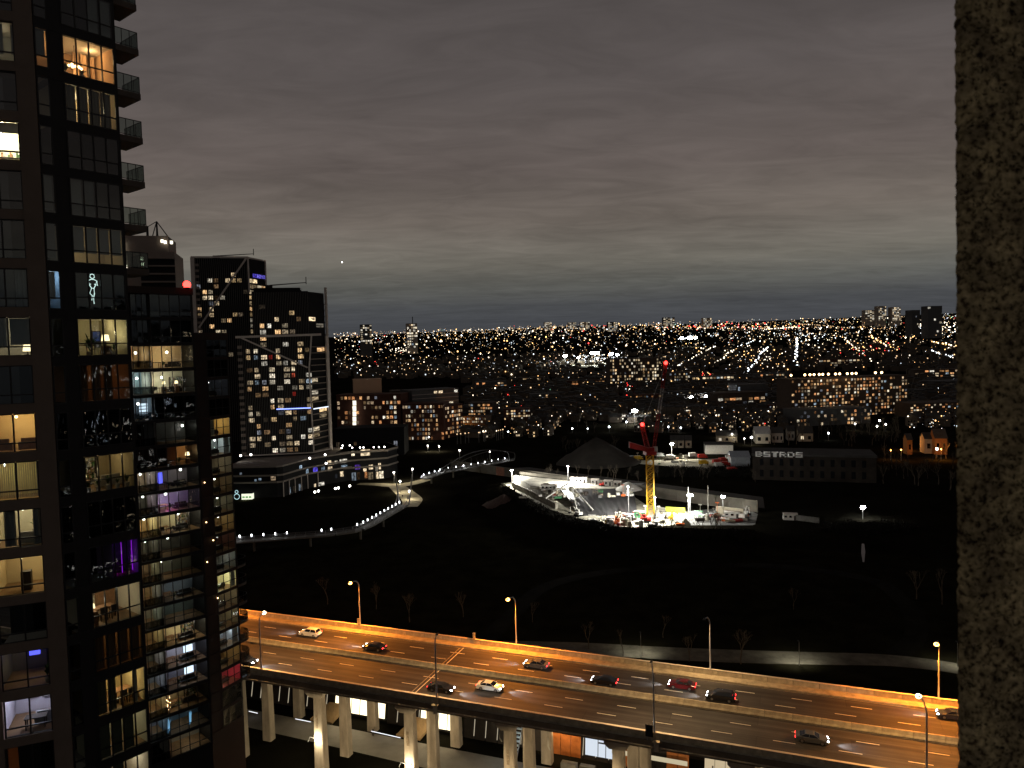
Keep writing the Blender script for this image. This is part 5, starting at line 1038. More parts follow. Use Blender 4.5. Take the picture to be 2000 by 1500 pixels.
# ------------------------------------------------------------------ generic lit blocks
M_BRICK = mat('dark_brick', (0.085, 0.036, 0.024), 0.9, var=0.25, vs=0.4); M_BROWN = mat('brown_facade', (0.09, 0.065, 0.05), 0.9, var=0.2, vs=0.3); M_GREYB = mat('grey_facade', (0.10, 0.10, 0.10), 0.9, var=0.2, vs=0.3); M_PALEB = mat('pale_facade', (0.42, 0.36, 0.29), 0.9, var=0.15, vs=0.1)
def block(name, label, cat, pxa, pxb, pyt, pyb, Y, skew, m, cols, rows, plit, wm, base=None, depth=24, group=None, slabs=False, top_dark=0, wfrac=0.6, hfrac=0.6):
    if base is None:
        gnd = terr(rr((pxa + pxb) / 2) * Y, Y)
    else: gnd = base
    F = Fac((rr(pxa, pyb) * Y, Y), (rr(pxb, pyb) * (Y + skew) - rr(pxa, pyb) * Y, skew)); W_ = F.u_at(pxb, pyb)
    zt = zat((pxa + pxb) / 2, pyt, Y + skew / 2)
    r_ = empty(name, F.p(W_ / 2, -depth / 2, gnd), label=label, cat=cat, group=group)
    F.box(MB(), 0, W_, -depth, 0, gnd - 4, zt).build('wall', m, r_)
    b = MB(); F.box(b, -0.3, W_ + 0.3, -depth - 0.3, 0.3, zt, zt + 0.9); b.build('parapet', m, r_)
    hs = (zt - max(gnd, zat((pxa + pxb) / 2, pyb, Y + skew / 2))) / rows; cw = W_ / cols
    if slabs:
        for i in range(rows): F.box(MB(), 0.2, W_ - 0.2, 0.02, 0.7, zt - (i + 1) * hs, zt - (i + 1) * hs + 0.35).build('floor_band', M_WHITEF if slabs == 2 else m, r_)
    for i in range(rows):
        for j in range(cols):
            lit = wr.random() < plit and i >= top_dark
            if lit:
                w2 = cw * wfrac * wr.choice((1, 1, 0.8, 1.25)); z0 = zt - (i + 0.82) * hs
                t_ = wr.random(); mm = wm
                if t_ < 0.12: mm = M_WINDIM
                elif t_ < 0.17: mm = M_WINCOOL
                elif t_ < 0.30: mm = M_WINB
                win(F, r_, j * cw + (cw - w2) / 2, j * cw + (cw + w2) / 2, z0, z0 + hs * hfrac, mm, 0.05)
    return r_, F, zt, gnd
block('brick_apartment_block', 'brick apartment block with a tall white stairwell light, right of the finned towers', 'building', 660, 785, 772, 858, 655, -10, M_BRICK, 17, 9, 0.52, M_WINOR)
sb = empty('stairwell_window', aty(692, 855, 648), label='tall bright white stairwell window of the brick apartment block', cat='window')
for i in range(7): p_ = aty(689, 783 + i * 10.5 + 9, 648); MB().obox(p_, (7 * 650 / FPX, -0.6, 0), (0, 0.4, 0), (0, 0, 9.3 * 650 / FPX)).build('pane', emat('stair_glow', (1, .93, .74), 1.5) if 'stair_glow' not in MATS else MATS['stair_glow'], sb)
block('penthouse_block', 'tan windowless rooftop block above the brick apartments', 'building', 691, 746, 742, 775, 668, 6, mat('tan_render', (0.62, 0.40, 0.26), 0.9, var=0.08, vs=0.05), 1, 1, 0, M_WIN, depth=14)
block('apartment_block', 'brown apartment block beside the tan rooftop block', 'building', 770, 800, 765, 862, 690, 4, M_BROWN, 5, 9, 0.3, M_WINOR)
block('stepped_apartment_block', 'brick apartment block with pale stepped upper floors beside the lit street', 'building', 788, 868, 790, 868, 640, -4, M_BRICK, 15, 8, 0.5, M_WINOR)
block('setback_floors', 'grey stepped upper floors with pale bands over the brick apartments', 'building', 805, 896, 762, 792, 665, 26, M_GREYB, 9, 4, 0.12, M_WINB, slabs=2)
block('corner_apartment_block', 'brick corner block with arched windows at the lit street corner', 'building', 866, 905, 792, 866, 640, 24, M_BRICK, 9, 8, 0.52, M_WINOR)
block('low_dark_building', 'low dark building in front of the brick apartment block', 'building', 655, 790, 838, 878, 560, 0, M_FACE, 12, 2, 0.12, M_WINDIM)
block('lit_slab_block', 'wide apartment slab full of lit windows beside the crane jib', 'building', 1192, 1292, 700, 765, 1060, 8, M_BROWN, 22, 9, 0.5, M_WIN)
block('small_lit_block', 'small apartment block with rows of lit windows right of the crane jib', 'building', 1308, 1348, 728, 760, 1050, 4, M_BROWN, 9, 5, 0.55, M_WIN)
R2 = block('large_apartment_block', 'largest apartment block on the right with lamps along its roof edge', 'building', 1546, 1772, 738, 842, 700, 30, M_BROWN, 38, 12, 0.58, M_WINOR, wfrac=0.55, hfrac=0.62)
for i, px in enumerate((1545, 1572, 1582, 1590, 1600, 1607, 1618, 1632, 1640, 1655, 1664, 1672, 1710, 1722)):
    p_ = aty(px, 733 - (px - 1545) * 0.03, 704); MB().ball(p_, 1.1, 8, 5).build('roof_lamp', E_WARM, label='warm roof edge lamp of the largest apartment block, %s from the left' % ('first second third fourth fifth sixth seventh eighth ninth tenth eleventh twelfth thirteenth fourteenth'.split()[i]), cat='lamp', group='roof edge lamps of the largest block', org=p_)
block('office_block', 'low block with three rows of amber windows between the jib and the largest block', 'building', 1402, 1496, 768, 826, 760, 10, M_BROWN, 8, 5, 0.6, M_WINOR, wfrac=0.75, top_dark=1)
block('dark_office_block', 'dark office block with a row of cool lights behind the amber windows', 'building', 1440, 1500, 752, 780, 800, 4, M_GREYB, 8, 2, 0.5, M_WINCOOL)
block('apartment_block', 'apartment block at the right edge with scattered amber windows', 'building', 1778, 1890, 788, 846, 690, 6, M_BROWN, 20, 6, 0.46, M_WINOR)
block('apartment_block', 'apartment block behind the right edge with a few lit windows', 'building', 1820, 1895, 745, 800, 900, 6, M_GREYB, 12, 5, 0.25, M_WIN)
block('low_street_block', 'long low building in front of the largest apartment block', 'building', 1556, 1700, 800, 850, 660, 10, M_GREYB, 22, 4, 0.42, M_WINOR)
LOWB = ((915, 962, 788, 812, 735, 'left of the salt dome road'), (984, 1036, 800, 820, 700, 'with the brightest orange front, beside the field road'), (1040, 1092, 770, 792, 860, 'above the field road'), (1102, 1150, 776, 792, 850, 'behind the left field lamps'), (1242, 1292, 772, 802, 830, 'below the wide lit slab'), (1300, 1350, 766, 792, 870, 'left of the red lights'), (1334, 1398, 800, 828, 740, 'above the dark gabled houses'), (1500, 1544, 792, 828, 730, 'left of the largest block'),
        (930, 990, 746, 762, 1050, 'in the left middle distance'), (1012, 1062, 738, 754, 1150, 'in the centre middle distance'), (1104, 1182, 744, 762, 1100, 'below the far floodlit yard'), (1352, 1440, 735, 752, 1050, 'with pinkish fronts right of the jib top'), (1786, 1884, 722, 745, 1050, 'at the right edge under the white lamp row'), (1600, 1680, 702, 720, 1400, 'right of the vertical street of lights'), (1480, 1542, 730, 746, 1100, 'at the foot of the vertical street of lights'), (905, 950, 815, 838, 680, 'right of the brick corner block'))
for i, (a, b2, c, d, Y, lb) in enumerate(LOWB): block('low_rise_building', 'low building with amber windows %s' % lb, 'building', a, b2, c, d, Y, (i % 3 - 1) * 6, (M_BROWN, M_BRICK, M_GREYB)[i % 3], 10 + i % 4, 3 if d - c < 20 else 4, 0.6, (M_WINOR, M_WIN)[i % 2], depth=16, group='low buildings in the middle distance', wfrac=0.7)
for i, (a, b2, c, d, Y, lb) in enumerate(((705, 727, 634, 672, 2500, 'dark high-rise on the skyline left of the crane topped one'), (796, 816, 632, 680, 2600, 'lit high-rise with a thin crane mast on the skyline'), (1064, 1078, 629, 650, 5200, 'slim reddish high-rise on the far skyline'),
         (1110, 1126, 630, 650, 5400, 'cream high-rise on the far skyline above the floodlit yard'), (1134, 1152, 629, 652, 5200, 'red topped high-rise on the far skyline'), (1188, 1206, 629, 650, 4600, 'dotted dark high-rise on the far skyline'), (1296, 1318, 620, 645, 4800, 'twin dark high-rise on the skyline'), (1374, 1390, 621, 642, 4500, 'wide lit high-rise on the skyline right of centre'),
         (1716, 1731, 598, 626, 3600, 'tall lit high-rise on the right skyline'), (1743, 1759, 600, 626, 3600, 'brightest twin high-rise on the right skyline'), (1690, 1712, 606, 628, 3800, 'broad lit high-rise on the right skyline'), (1782, 1797, 606, 650, 2500, 'thin dark high-rise on the right skyline'), (1812, 1840, 598, 650, 2400, 'big dark high-rise on the right skyline'))):
    rows = 9; block('distant_high_rise', lb, 'high-rise', a, b2, c, d, Y, 10, M_GREYB if 'dark' in lb else M_PALEB, 5, rows, 0.12 if ('big dark' in lb or 'thin dark' in lb) else 0.62, M_WINB, depth=30, group='high-rises on the skyline', wfrac=0.8)
p_ = aty(806, 632, 2600); MB().tube([p_, p_ + Vector((0, 0, 24))], 1.4, 4).build('distant_mast', M_BLACK, label='thin crane mast on the lit skyline high-rise', cat='mast', org=p_)

# ------------------------------------------------------------------ towers behind and right of the camera: seen only mirrored in the dark glass
rt = random.Random(77)
for i, (x, y, w, d, h, lb) in enumerate(((120, -30, 26, 26, 118, 'tower beyond the right edge, nearest of those mirrored in the dark glass'), (165, -95, 30, 26, 150, 'tall tower behind the camera mirrored in the dark glass'), (205, -10, 28, 30, 96, 'broad tower beyond the right edge mirrored in the dark glass'), (110, -150, 28, 28, 130, 'tower farthest behind the camera mirrored in the dark glass'), (70, -95, 24, 24, 100, 'slim tower behind the camera mirrored in the dark glass'), (250, -110, 34, 30, 120, 'wide tower far behind the camera mirrored in the dark glass'))):
    r_ = empty('city_tower', (x, y, 0), label=lb, cat='tower', group='towers outside the picture'); MB().box((x, y, h / 2), (w, d, h)).build('wall', M_FACE, r_)
    bb = [MB(), MB(), MB()]
    for z in range(6, int(h) - 3, 3):
        for fx in range(8):
            for face in (0, 1):
                if rt.random() < 0.13:
                    b_ = bb[rt.choice((0, 0, 1, 1, 2))]; ww = rt.choice((0.8, 1.6, 2.4))
                    if face == 0: b_.box((x - w / 2 + (fx + 0.5) * w / 8, y + d / 2 + 0.05, z), (ww, 0.1, rt.uniform(0.7, 1.7)))
                    else: b_.box((x - w / 2 - 0.05, y - d / 2 + (fx + 0.5) * d / 8, z), (0.1, ww, rt.uniform(0.7, 1.7)))
    for b_, e_, nm in zip(bb, (emat('mirrored_warm', (1, .78, .5), 2.2) if 'mirrored_warm' not in MATS else MATS['mirrored_warm'], emat('mirrored_white', (1, .95, .88), 2.6) if 'mirrored_white' not in MATS else MATS['mirrored_white'], emat('mirrored_cool', (.75, .85, 1), 2.2) if 'mirrored_cool' not in MATS else MATS['mirrored_cool']), ('warm_windows', 'white_windows', 'cool_windows')): b_.build(nm, e_, r_)
# ------------------------------------------------------------------ rail corridor walls, footbridges, construction site
M_WALLC = mat('retaining_concrete', (0.11, 0.10, 0.08), 0.95, var=0.25, vs=0.15)
rw = empty('retaining_wall', atz(1100, 950), label='long low concrete wall along the rail corridor behind the construction site', cat='wall')
wa, wb2 = atz(880, 915), atz(1480, 1001); nseg = 30
for i in range(nseg):
    a, c = wa.lerp(wb2, i / nseg), wa.lerp(wb2, (i + 1) / nseg); d = (c - a); nn = Vector((-d.y, d.x, 0)).normalized()
    MB().obox(a + d * 0.006, d * 0.988, nn * 0.5, (0, 0, 5.2)).build('wall_panel', MATS['rust_panel'] if ('rust_panel' in MATS and i in (6,)) else (mat('rust_panel', (0.26, 0.12, 0.08), 0.9, var=0.3) if i == 6 else M_WALLC), rw)
    MB().obox(a - nn * 0.1, d, nn * 0.7, (0, 0, 0.35)).build('coping', M_WALLC, rw).location.z += 5.2
sheet('rail_bed', [wa + Vector((6, 8, 0)), wb2 + Vector((6, 8, 0)), wb2 + Vector((14, 34, 0)), wa + Vector((14, 34, 0))], mat('ballast', (0.06, 0.055, 0.05), 1, var=0.3, vs=0.4), 0.01)
# ---- two arched footbridges with lamps on their rails
M_LAMPB = emat('bridge_lamp', (0.92, 0.95, 1.0), 7)
def footbridge(label, pts, z, arch, name_lamp, spacing, power, w=4.2, dark=(), archc=0.05):
    r_ = empty('footbridge', (pts[0] + pts[-1]) / 2, label=label, cat='footbridge'); r_.location.z = 0; ORG[r_.name] = Vector(r_.location)
    b = MB(); rb = MB(); cum = [0]
    for a, c in zip(pts, pts[1:]): cum.append(cum[-1] + (c - a).length)
    L_ = cum[-1]
    def at(s):
        for i in range(len(pts) - 1):
            if s <= cum[i + 1] + 1e-6:
                f = (s - cum[i]) / (cum[i + 1] - cum[i]); return pts[i].lerp(pts[i + 1], f), (pts[i + 1] - pts[i]).normalized()
        return pts[-1], (pts[-1] - pts[-2]).normalized()
    n_ = max(8, int(L_ / 4))
    for i in range(n_):
        (p0, d0), (p1, d1) = at(L_ * i / n_), at(L_ * (i + 1) / n_); s0 = Vector((-d0.y, d0.x, 0)) * w / 2
        MB().obox(Vector((p0.x, p0.y, z - 0.5)) - s0, p1 - p0, s0 * 2, (0, 0, 0.5)).build('deck_plank', MATS.get('bridge_deck') or mat('bridge_deck', (0.12, 0.115, 0.10), 0.8, var=0.15), r_)
    for sd in (-1, 1):
        for i in range(n_ + 1):
            p, d = at(L_ * i / n_); q = Vector((p.x, p.y, z)) + Vector((-d.y, d.x, 0)) * sd * (w / 2 - 0.08); rb.tube([q, q + Vector((0, 0, 1.3))], 0.07, 4)
            if i: 
                for hh in (0.45, 0.9, 1.3): rb.tube([pq + Vector((0, 0, hh)), q + Vector((0, 0, hh))], 0.05, 4)
            pq = q
    rb.build('railing', M_STEEL, r_)
    for k in range(int(L_ / 22)):
        p, d = at(8 + 22 * k); MB().tube([(p.x, p.y, 0), (p.x, p.y, z - 0.5)], 0.5, 8).build('pier', M_WALLC, r_)
    if arch:
        a0, a1, hh, tilt = arch
        for sd in (-1, 1):
            path = []
            for i in range(17):
                f = i / 16; p, d = at(a0 + (a1 - a0) * f); s_ = Vector((-d.y, d.x, 0)) * sd * (w / 2 + 0.3 + tilt * math.sin(f * math.pi)); path.append(Vector((p.x, p.y, z + hh * math.sin(f * math.pi))) + s_)
            MB().tube(path, 0.28, 6).build('arch_rib', mat('arch_paint', (archc, archc * 0.95, archc * 0.88), 0.7, var=0), r_)
            hg = MB()
            for i in range(2, 15): p, d = at(a0 + (a1 - a0) * i / 16); hg.tube([path[i], Vector((p.x, p.y, z)) + Vector((-d.y, d.x, 0)) * sd * w / 2], 0.07, 4)
            hg.build('hanger', M_BLACK, r_)
    s = spacing / 2; i = 0
    while s < L_:
        p, d = at(s); q = Vector((p.x, p.y, z)) + Vector((-d.y, d.x, 0)) * (w / 2)
        if i not in dark:
            MB().box(q + Vector((0, 0, 1.5)), (0.35, 0.35, 0.9)).build('rail_lamp', M_LAMPB, r_)
            if i % 3 == 0 and power: lamp('POINT', q + Vector((0, 0, 2.3)) - Vector((-d.y, d.x, 0)) * 0.8, power, (0.95, 0.97, 1.0), r_, 0.2)
        s += spacing; i += 1
    return r_
ZB = 4.5
footbridge('nearer arched footbridge with a row of white rail lamps', [atz(455, 1058, ZB), atz(560, 1050, ZB), atz(640, 1044, ZB), atz(696, 1036, ZB), atz(720, 1026, ZB), atz(790, 986, ZB)], ZB, (92, 172, 15, 2.0), 'x', 4.6, 90, dark=(5, 6, 9, 10), archc=0.42)
footbridge('farther arched footbridge with brightly lit deck beside the rail wall', [atz(828, 934, ZB), atz(866, 922, ZB), atz(930, 911, ZB), atz(1000, 898, ZB)], ZB, (18, 96, 9, 1.5), 'x', 6.2, 650)
M_LITPAVE = mat('lamplit_paving', (0.32, 0.28, 0.19), 0.9, var=0.3, vs=0.3, spec=0.1)  # brighter and yellower than the park path: lamplight put into the colour
ribbon('plaza_path', [atz(700, 945), atz(740, 946), atz(775, 948), atz(805, 944), atz(835, 936)], [5, 8, 11, 9, 7], M_LITPAVE, 0.02)
ribbon('bridge_ramp_path', [atz(775, 950), atz(790, 962), atz(805, 976), atz(800, 990)], [9, 11, 11, 8], M_LITPAVE, 0.03)
ribbon('upper_path', [atz(812, 866), atz(838, 878), atz(870, 890), atz(930, 897), atz(985, 898)], [10, 11, 10, 8, 6], M_LITPAVE, 0.02)
ribbon('lit_street', [atz(836, 880), atz(862, 870), atz(905, 858), atz(960, 846)], [9, 9, 9, 8], M_LITPAVE, 0.05)
def post_lamp(p, h, label, hue='w', power=0, r=0.5, group='lamp posts in the park', e=None, name='lamp_post'):
    r_ = empty(name, p, label=label, cat='lamp post', group=group); p = Vector(p)
    MB().tube([p, p + Vector((0, 0, h))], 0.11, 6, 0.07).build('post', M_STEEL, r_)
    MB().ball(p + Vector((0, 0, h + r * 0.6)), r, 8, 6).build('lamp_head', e or {'w': E_WHITE, 'o': E_SODIUM, 'c': E_COOL}[hue], r_, smooth=True)
    if power: lamp('POINT', p + Vector((0.0, -r - 0.3, h + 0.1)), power, {'w': (1, .9, .68), 'o': (1, .38, .07), 'c': (.9, .96, 1)}[hue], r_, 0.3)
    return r_
for i, (px, py, h, pw, hue, lb) in enumerate(((770, 943, 6, 4200, 'w', 'pale lamp post on the plaza beside the terrace wing'), (782, 962, 6, 3600, 'w', 'lamp post where the ramp path starts'), (806, 938, 6.5, 2600, 'w', 'slim pale lamp post beside the farther footbridge start'), (800, 975, 4, 2200, 'w', 'short lamp at the ramp of the nearer footbridge'),
        (836, 884, 5, 3600, 'w', 'lamp at the fork of the upper path'), (858, 884, 4.5, 2400, 'w', 'low lamp on the upper path right of the fork'), (898, 898, 6.5, 700, 'w', 'lamp post left of the farther arch'), (957, 899, 6, 500, 'w', 'lamp post right of the farther arch'), (838, 866, 5, 500, 'w', 'lamp beside the lit street in front of the brick blocks'),
        (852, 858, 7, 7000, 'o', 'orange street lamp left of the brick corner'), (872, 857, 8, 8000, 'o', 'orange street lamp at the brick corner'), (896, 852, 8, 7000, 'o', 'orange street lamp right of the brick corner'), (818, 862, 5, 400, 'w', 'lamp in front of the brick block entrance'), (790, 856, 5, 300, 'w', 'lamp near the white stairwell block'), (760, 850, 6, 300, 'c', 'cool lamp near the white stairwell block'))):
    post_lamp(atz(px, py), h, lb, hue, pw, 0.55)
ps = empty('person', atz(786, 972), label='person in dark clothes walking on the lit ramp path', cat='person')
# ---- construction site
M_SITE = mat('site_gravel', (0.40, 0.38, 0.30), 0.95, var=0.6, vs=0.22, bump=0.5, bs=1.5); M_TARP = mat('black_tarpaulin', (0.05, 0.05, 0.052), 0.35, var=0.3, vs=0.4, bump=1.0, bs=0.9, stretch=(1, 0.2, 1))
M_RAWC = mat('pale_concrete', (0.40, 0.38, 0.32), 0.9, var=0.5, vs=0.3)
sheet('construction_ground', [atz(978, 944), atz(1010, 941), atz(1110, 958), atz(1235, 968), atz(1260, 985), atz(1345, 1000), atz(1330, 1024), atz(1240, 1032), atz(1190, 1026), atz(1120, 1010), atz(1060, 990)], M_SITE, 0.03)
sheet('works_yard_ground', [atz(1330, 1000), atz(1400, 993), atz(1470, 1000), atz(1480, 1004), atz(1475, 1024), atz(1470, 1026), atz(1350, 1026)], mat('yard_gravel', (0.17, 0.17, 0.16), 0.95, var=0.4, vs=0.2), 0.024)
# tarp-covered bank of the excavation
b = MB(); A, B2, C2, D2 = atz(1092, 972), atz(1238, 974), atz(1245, 1006), atz(1138, 1008)
nu, nv = 40, 10
for j in range(nv + 1):
    for i in range(nu + 1):
        p = A.lerp(B2, i / nu).lerp(D2.lerp(C2, i / nu), j / nv); zz = 5.2 * (1 - j / nv) + 0.05 + 0.35 * math.sin(i * 1.9 + j * 0.8) * math.sin(j * 1.1 + i * 0.3) * (0 < j < nv)
        b.v.append((p.x, p.y, zz))
for j in range(nv):
    for i in range(nu): q = j * (nu + 1) + i; b.f.append((q, q + nu + 1, q + nu + 2, q + 1)); b.m.append(0)
b.poly([(A.x, A.y, 5.25), (B2.x, B2.y, 5.25), (B2.x + 8, B2.y + 14, 5.25), (A.x + 8, A.y + 16, 5.25)])
b.build('tarpaulin_bank', M_TARP, smooth=True, label='sloping bank covered with black tarpaulin in the excavation', cat='bank')
b = MB(); b.prism([(p.x, p.y) for p in (atz(1000, 945), atz(1105, 957), atz(1238, 969), atz(1238, 974), atz(1092, 974), atz(1066, 985))][::-1], 0.1, 5.4); b.build('concrete_platform', M_RAWC, label='pale raised concrete platform above the tarpaulin bank', cat='platform')
def wallrun(name, label, pts, h, t, m, cat='wall', z0=0.0, piece=None):
    r_ = empty(name, pts[0], label=label, cat=cat)
    for a, c in zip(pts, pts[1:]):
        d = c - a; nn = Vector((-d.y, d.x, 0)).normalized() * t; k = max(1, int(d.length / (piece or 4)))
        for i in range(k): MB().obox(a + d * (i / k + 0.004) + Vector((0, 0, z0)), d * (1 / k - 0.008), nn, (0, 0, h)).build('panel', m, r_)
    return r_
wallrun('shoring_wall', 'pale concrete shoring wall at the near left edge of the excavation', [atz(1000, 952), atz(1040, 972), atz(1085, 995)], 3.0, 1.2, M_RAWC)
wallrun('site_hoarding', 'white hoarding along the back of the construction site', [atz(1015, 944), atz(1110, 957)], 1.6, 0.15, M_WALLC, 'hoarding', 5.4)
wallrun('safety_netting', 'yellow green safety netting right of the crane base', [atz(1300, 1000), atz(1338, 1003)], 2.6, 0.2, mat('netting', (0.45, 0.55, 0.05), 0.8, var=0.25, vs=0.8), 'netting')
wallrun('pale_hoarding', 'long pale hoarding wall in the works yard', [atz(1398, 1006), atz(1452, 1012)], 4.2, 0.3, mat('beige_hoarding', (0.55, 0.50, 0.38), 0.9, var=0.15), 'hoarding')
wallrun('graffiti_hoarding', 'far end of the works yard hoarding with pale graffiti', [atz(1535, 1014), atz(1600, 1022)], 2.4, 0.3, mat('grey_hoarding', (0.14, 0.14, 0.13), 0.9, var=0.6, vs=0.3), 'hoarding')
def container(px, py, L_, label, m, z0=0.0, rz=-0.25, h=2.7, w=2.5, name='site_cabin', cat='cabin', p=None):
    p = (p or atz(px, py)) + Vector((0, 0, z0)); r_ = empty(name, p, label=label, cat=cat, group='cabins and containers on the site')
    d = Vector((math.cos(rz), math.sin(rz), 0)); n_ = Vector((-d.y, d.x, 0))
    MB().obox(p - d * L_ / 2, d * L_, n_ * w, (0, 0, h)).build('cabin_wall', m, r_)
    MB().obox(p - d * (L_ / 2 + 0.1) - n_ * 0.1 + Vector((0, 0, h)), d * (L_ + 0.2), n_ * (w + 0.2), (0, 0, 0.18)).build('roof', M_WHITEF, r_)
    k = max(2, int(L_ / 2))
    for i in range(k):
        a = p - d * L_ / 2 + d * (L_ * (i + 0.25) / k) - n_ * 0.05
        if i == k - 1: MB().obox(a + Vector((0, 0, 0.05)), d * 0.9, n_ * 0.06, (0, 0, 2.0)).build('door', M_FURN, r_)
        else: MB().obox(a + Vector((0, 0, 1.1)), d * (L_ / k * 0.5), n_ * 0.06, (0, 0, 0.9)).build('window', M_WDARK, r_)
    return r_
WH = mat('white_cabin_paint', (0.72, 0.71, 0.66), 0.7, var=0.15); RDP = mat('red_machine_paint', (0.45, 0.03, 0.02), 0.5, var=0.2); ORP = mat('orange_machine_paint', (0.6, 0.12, 0.02), 0.5, var=0.2); YLP = mat('yellow_machine_paint', (0.62, 0.38, 0.02), 0.5, var=0.15); GRP = mat('green_machine_paint', (0.06, 0.22, 0.1), 0.6, var=0.2)
for px, py, L_, m, z0, lb in ((1130, 963, 9, WH, 5.4, 'large white cabin on the concrete platform'), (1162, 966, 4, WH, 5.4, 'tall white cabin right of the large one on the platform'), (1188, 969, 4.5, WH, 5.4, 'white tank cabin in the middle of the platform'), (1206, 971, 4, WH, 5.4, 'beige cabin near the bright heap on the platform'),
                               (1072, 978, 8, WH, 5.4, 'long white box at the left end of the platform'), (1192, 1024, 3.5, WH, 0, 'small white cabin below the tarpaulin, left of the orange one'), (1226, 1017, 5, WH, 0, 'white double cabin left of the crane base'), (1430, 1012, 7, WH, 0, 'white cabin in front of the pale hoarding'), (1544, 1016, 6, WH, 0, 'small cabin beside the graffiti hoarding'), (1250, 1012, 5, GRP, 0, 'green cabin behind the crane base')):
    container(px, py, L_, lb, m, z0)
def excavator(px, py, m, label, sc=1.0, rz=0.0, z0=0.0, boom=1):
    p = atz(px, py) + Vector((0, 0, z0)); r_ = empty('excavator', p, label=label, cat='excavator', group='machines on the site')
    d = Vector((math.cos(rz), math.sin(rz), 0)); n_ = Vector((-d.y, d.x, 0)); z_ = Vector((0, 0, 1))
    for s_ in (-1, 1): MB().obox(p - d * 2 * sc + n_ * (s_ * 1.3 - 0.35) * sc, d * 4 * sc, n_ * 0.7 * sc, z_ * 0.9 * sc).build('track', M_BLACK, r_)
    MB().obox(p - d * 1.9 * sc - n_ * 1.3 * sc + z_ * 1.0 * sc, d * 3.4 * sc, n_ * 2.6 * sc, z_ * 1.2 * sc).build('house', m, r_); MB().obox(p + d * 0.3 * sc - n_ * 1.2 * sc + z_ * 2.2 * sc, d * 1.3 * sc, n_ * 1.1 * sc, z_ * 1.1 * sc).build('cab', m, r_)
    MB().tube([p + d * 1.4 * sc + z_ * 1.6 * sc, p + d * 3.6 * sc + z_ * 4.6 * sc, p + d * 6.2 * sc + z_ * 4.0 * sc], 0.3 * sc, 5, 0.22 * sc).build('boom', m, r_); MB().tube([p + d * 6.2 * sc + z_ * 4.0 * sc, p + d * 6.8 * sc + z_ * 1.2 * sc], 0.22 * sc, 5).build('stick', m, r_)
    MB().obox(p + d * 6.2 * sc - n_ * 0.6 * sc + z_ * 0.4 * sc, d * 1.1 * sc, n_ * 1.2 * sc, z_ * 0.9 * sc).build('bucket', M_BLACK, r_)
excavator(1203, 1026, ORP, 'orange excavator below the tarpaulin bank', 0.9, 0.6); excavator(1262, 1020, RDP, 'red excavator at the crane base', 1.0, 2.6); excavator(1176, 969, RDP, 'dark red excavator between cabins on the platform', 0.6, 0.4, 5.4); excavator(1452, 1014, WH, 'white excavator with raised arm at the end of the pale hoarding', 1.1, 0.9); excavator(1310, 1016, YLP, 'yellow excavator right of the crane base', 0.8, 1.2); excavator(1130, 1008, WH, 'white drilling machine at the lower left of the tarpaulin', 0.9, 2.2)
pc = empty('pipe_conveyor', atz(1130, 985), label='slanting white pipe conveyor over the tarpaulin bank', cat='conveyor')
for (a, c) in (((1118, 968, 8.5), (1128, 1004, 1.0)), ((1122, 968, 8.5), (1158, 1002, 1.5)), ((1066, 984, 7.5), (1120, 968, 8.5))): MB().tube([atz(a[0], a[1] + 20, 0) + Vector((0, 0, a[2])), atz(c[0], c[1], 0) + Vector((0, 0, c[2]))], 0.35, 6).build('pipe_run', WH, pc)
hp = MB()
for i in range(9):
    for j in range(16): pass
def heap(px, py, r, h, m, label, z0=0.0, seed=1, name='gravel_heap'):
    p = atz(px, py) + Vector((0, 0, z0)); q = random.Random(seed); b = MB(); n_, k = 18, 6; b.v.append((p.x, p.y, p.z + h))
    for i in range(1, k + 1):
        for j in range(n_):
            a = 6.283 * j / n_; rr_ = r * i / k * (1 + q.uniform(-0.08, 0.08)); b.v.append((p.x + rr_ * math.cos(a), p.y + rr_ * math.sin(a), p.z + h * (1 - (i / k)) * (1 + q.uniform(-0.06, 0.06)) - (0.05 if i == k else 0)))
    for j in range(n_):
        j2 = (j + 1) % n_; b.f.append((0, 1 + j, 1 + j2)); b.m.append(0)
        for i in range(k - 1): o_ = 1 + i * n_; b.f.append((o_ + j, o_ + n_ + j, o_ + n_ + j2, o_ + j2)); b.m.append(0)
    return b.build(name, m, label=label, cat='heap', smooth=True, org=p)
heap(1228, 975, 7, 4.0, WH, 'bright white heap at the right end of the platform', 5.2, 3); heap(985, 986, 11, 5.5, mat('red_soil', (0.10, 0.07, 0.06), 1, var=0.3), 'low heap of dark soil left of the site', 0, 4, 'soil_heap'); heap(1290, 1014, 8, 2.5, M_SITE, 'pale rubble heap right of the crane base', 0, 6); heap(1166, 902, 29, 17, mat('dark_salt_dome', (0.05, 0.045, 0.038), 0.95, var=0.3, vs=0.1), 'big dark cone shaped salt dome behind the rail wall', 0, 8, 'salt_dome')
def flood(p, h, label, power, n_=4, aim=None, e_r=0.6, col=(1.0, .97, .88)):
    r_ = empty('floodlight_mast', p, label=label, cat='floodlight', group='floodlight masts'); MB().tube([p, p + Vector((0, 0, h))], 0.22, 6, 0.12).build('mast', M_STEEL, r_)
    MB().obox(p + Vector((-0.5 * n_ * 0.8, -0.1, h - 0.1)), (n_ * 0.8, 0, 0), (0, 0.2, 0), (0, 0, 0.2)).build('crossbar', M_STEEL, r_)
    for i in range(n_): MB().ball(p + Vector(((i - (n_ - 1) / 2) * 0.8, -0.25, h + 0.3)), e_r, 8, 6).build('lamp_head', E_FLOOD, r_, smooth=True)
    lamp('SPOT', p + Vector((0, -1.4, h + 0.1)), power, col, r_, 0.6, aim or (0, 0.05, -1), R(165), 0.3)
    return r_
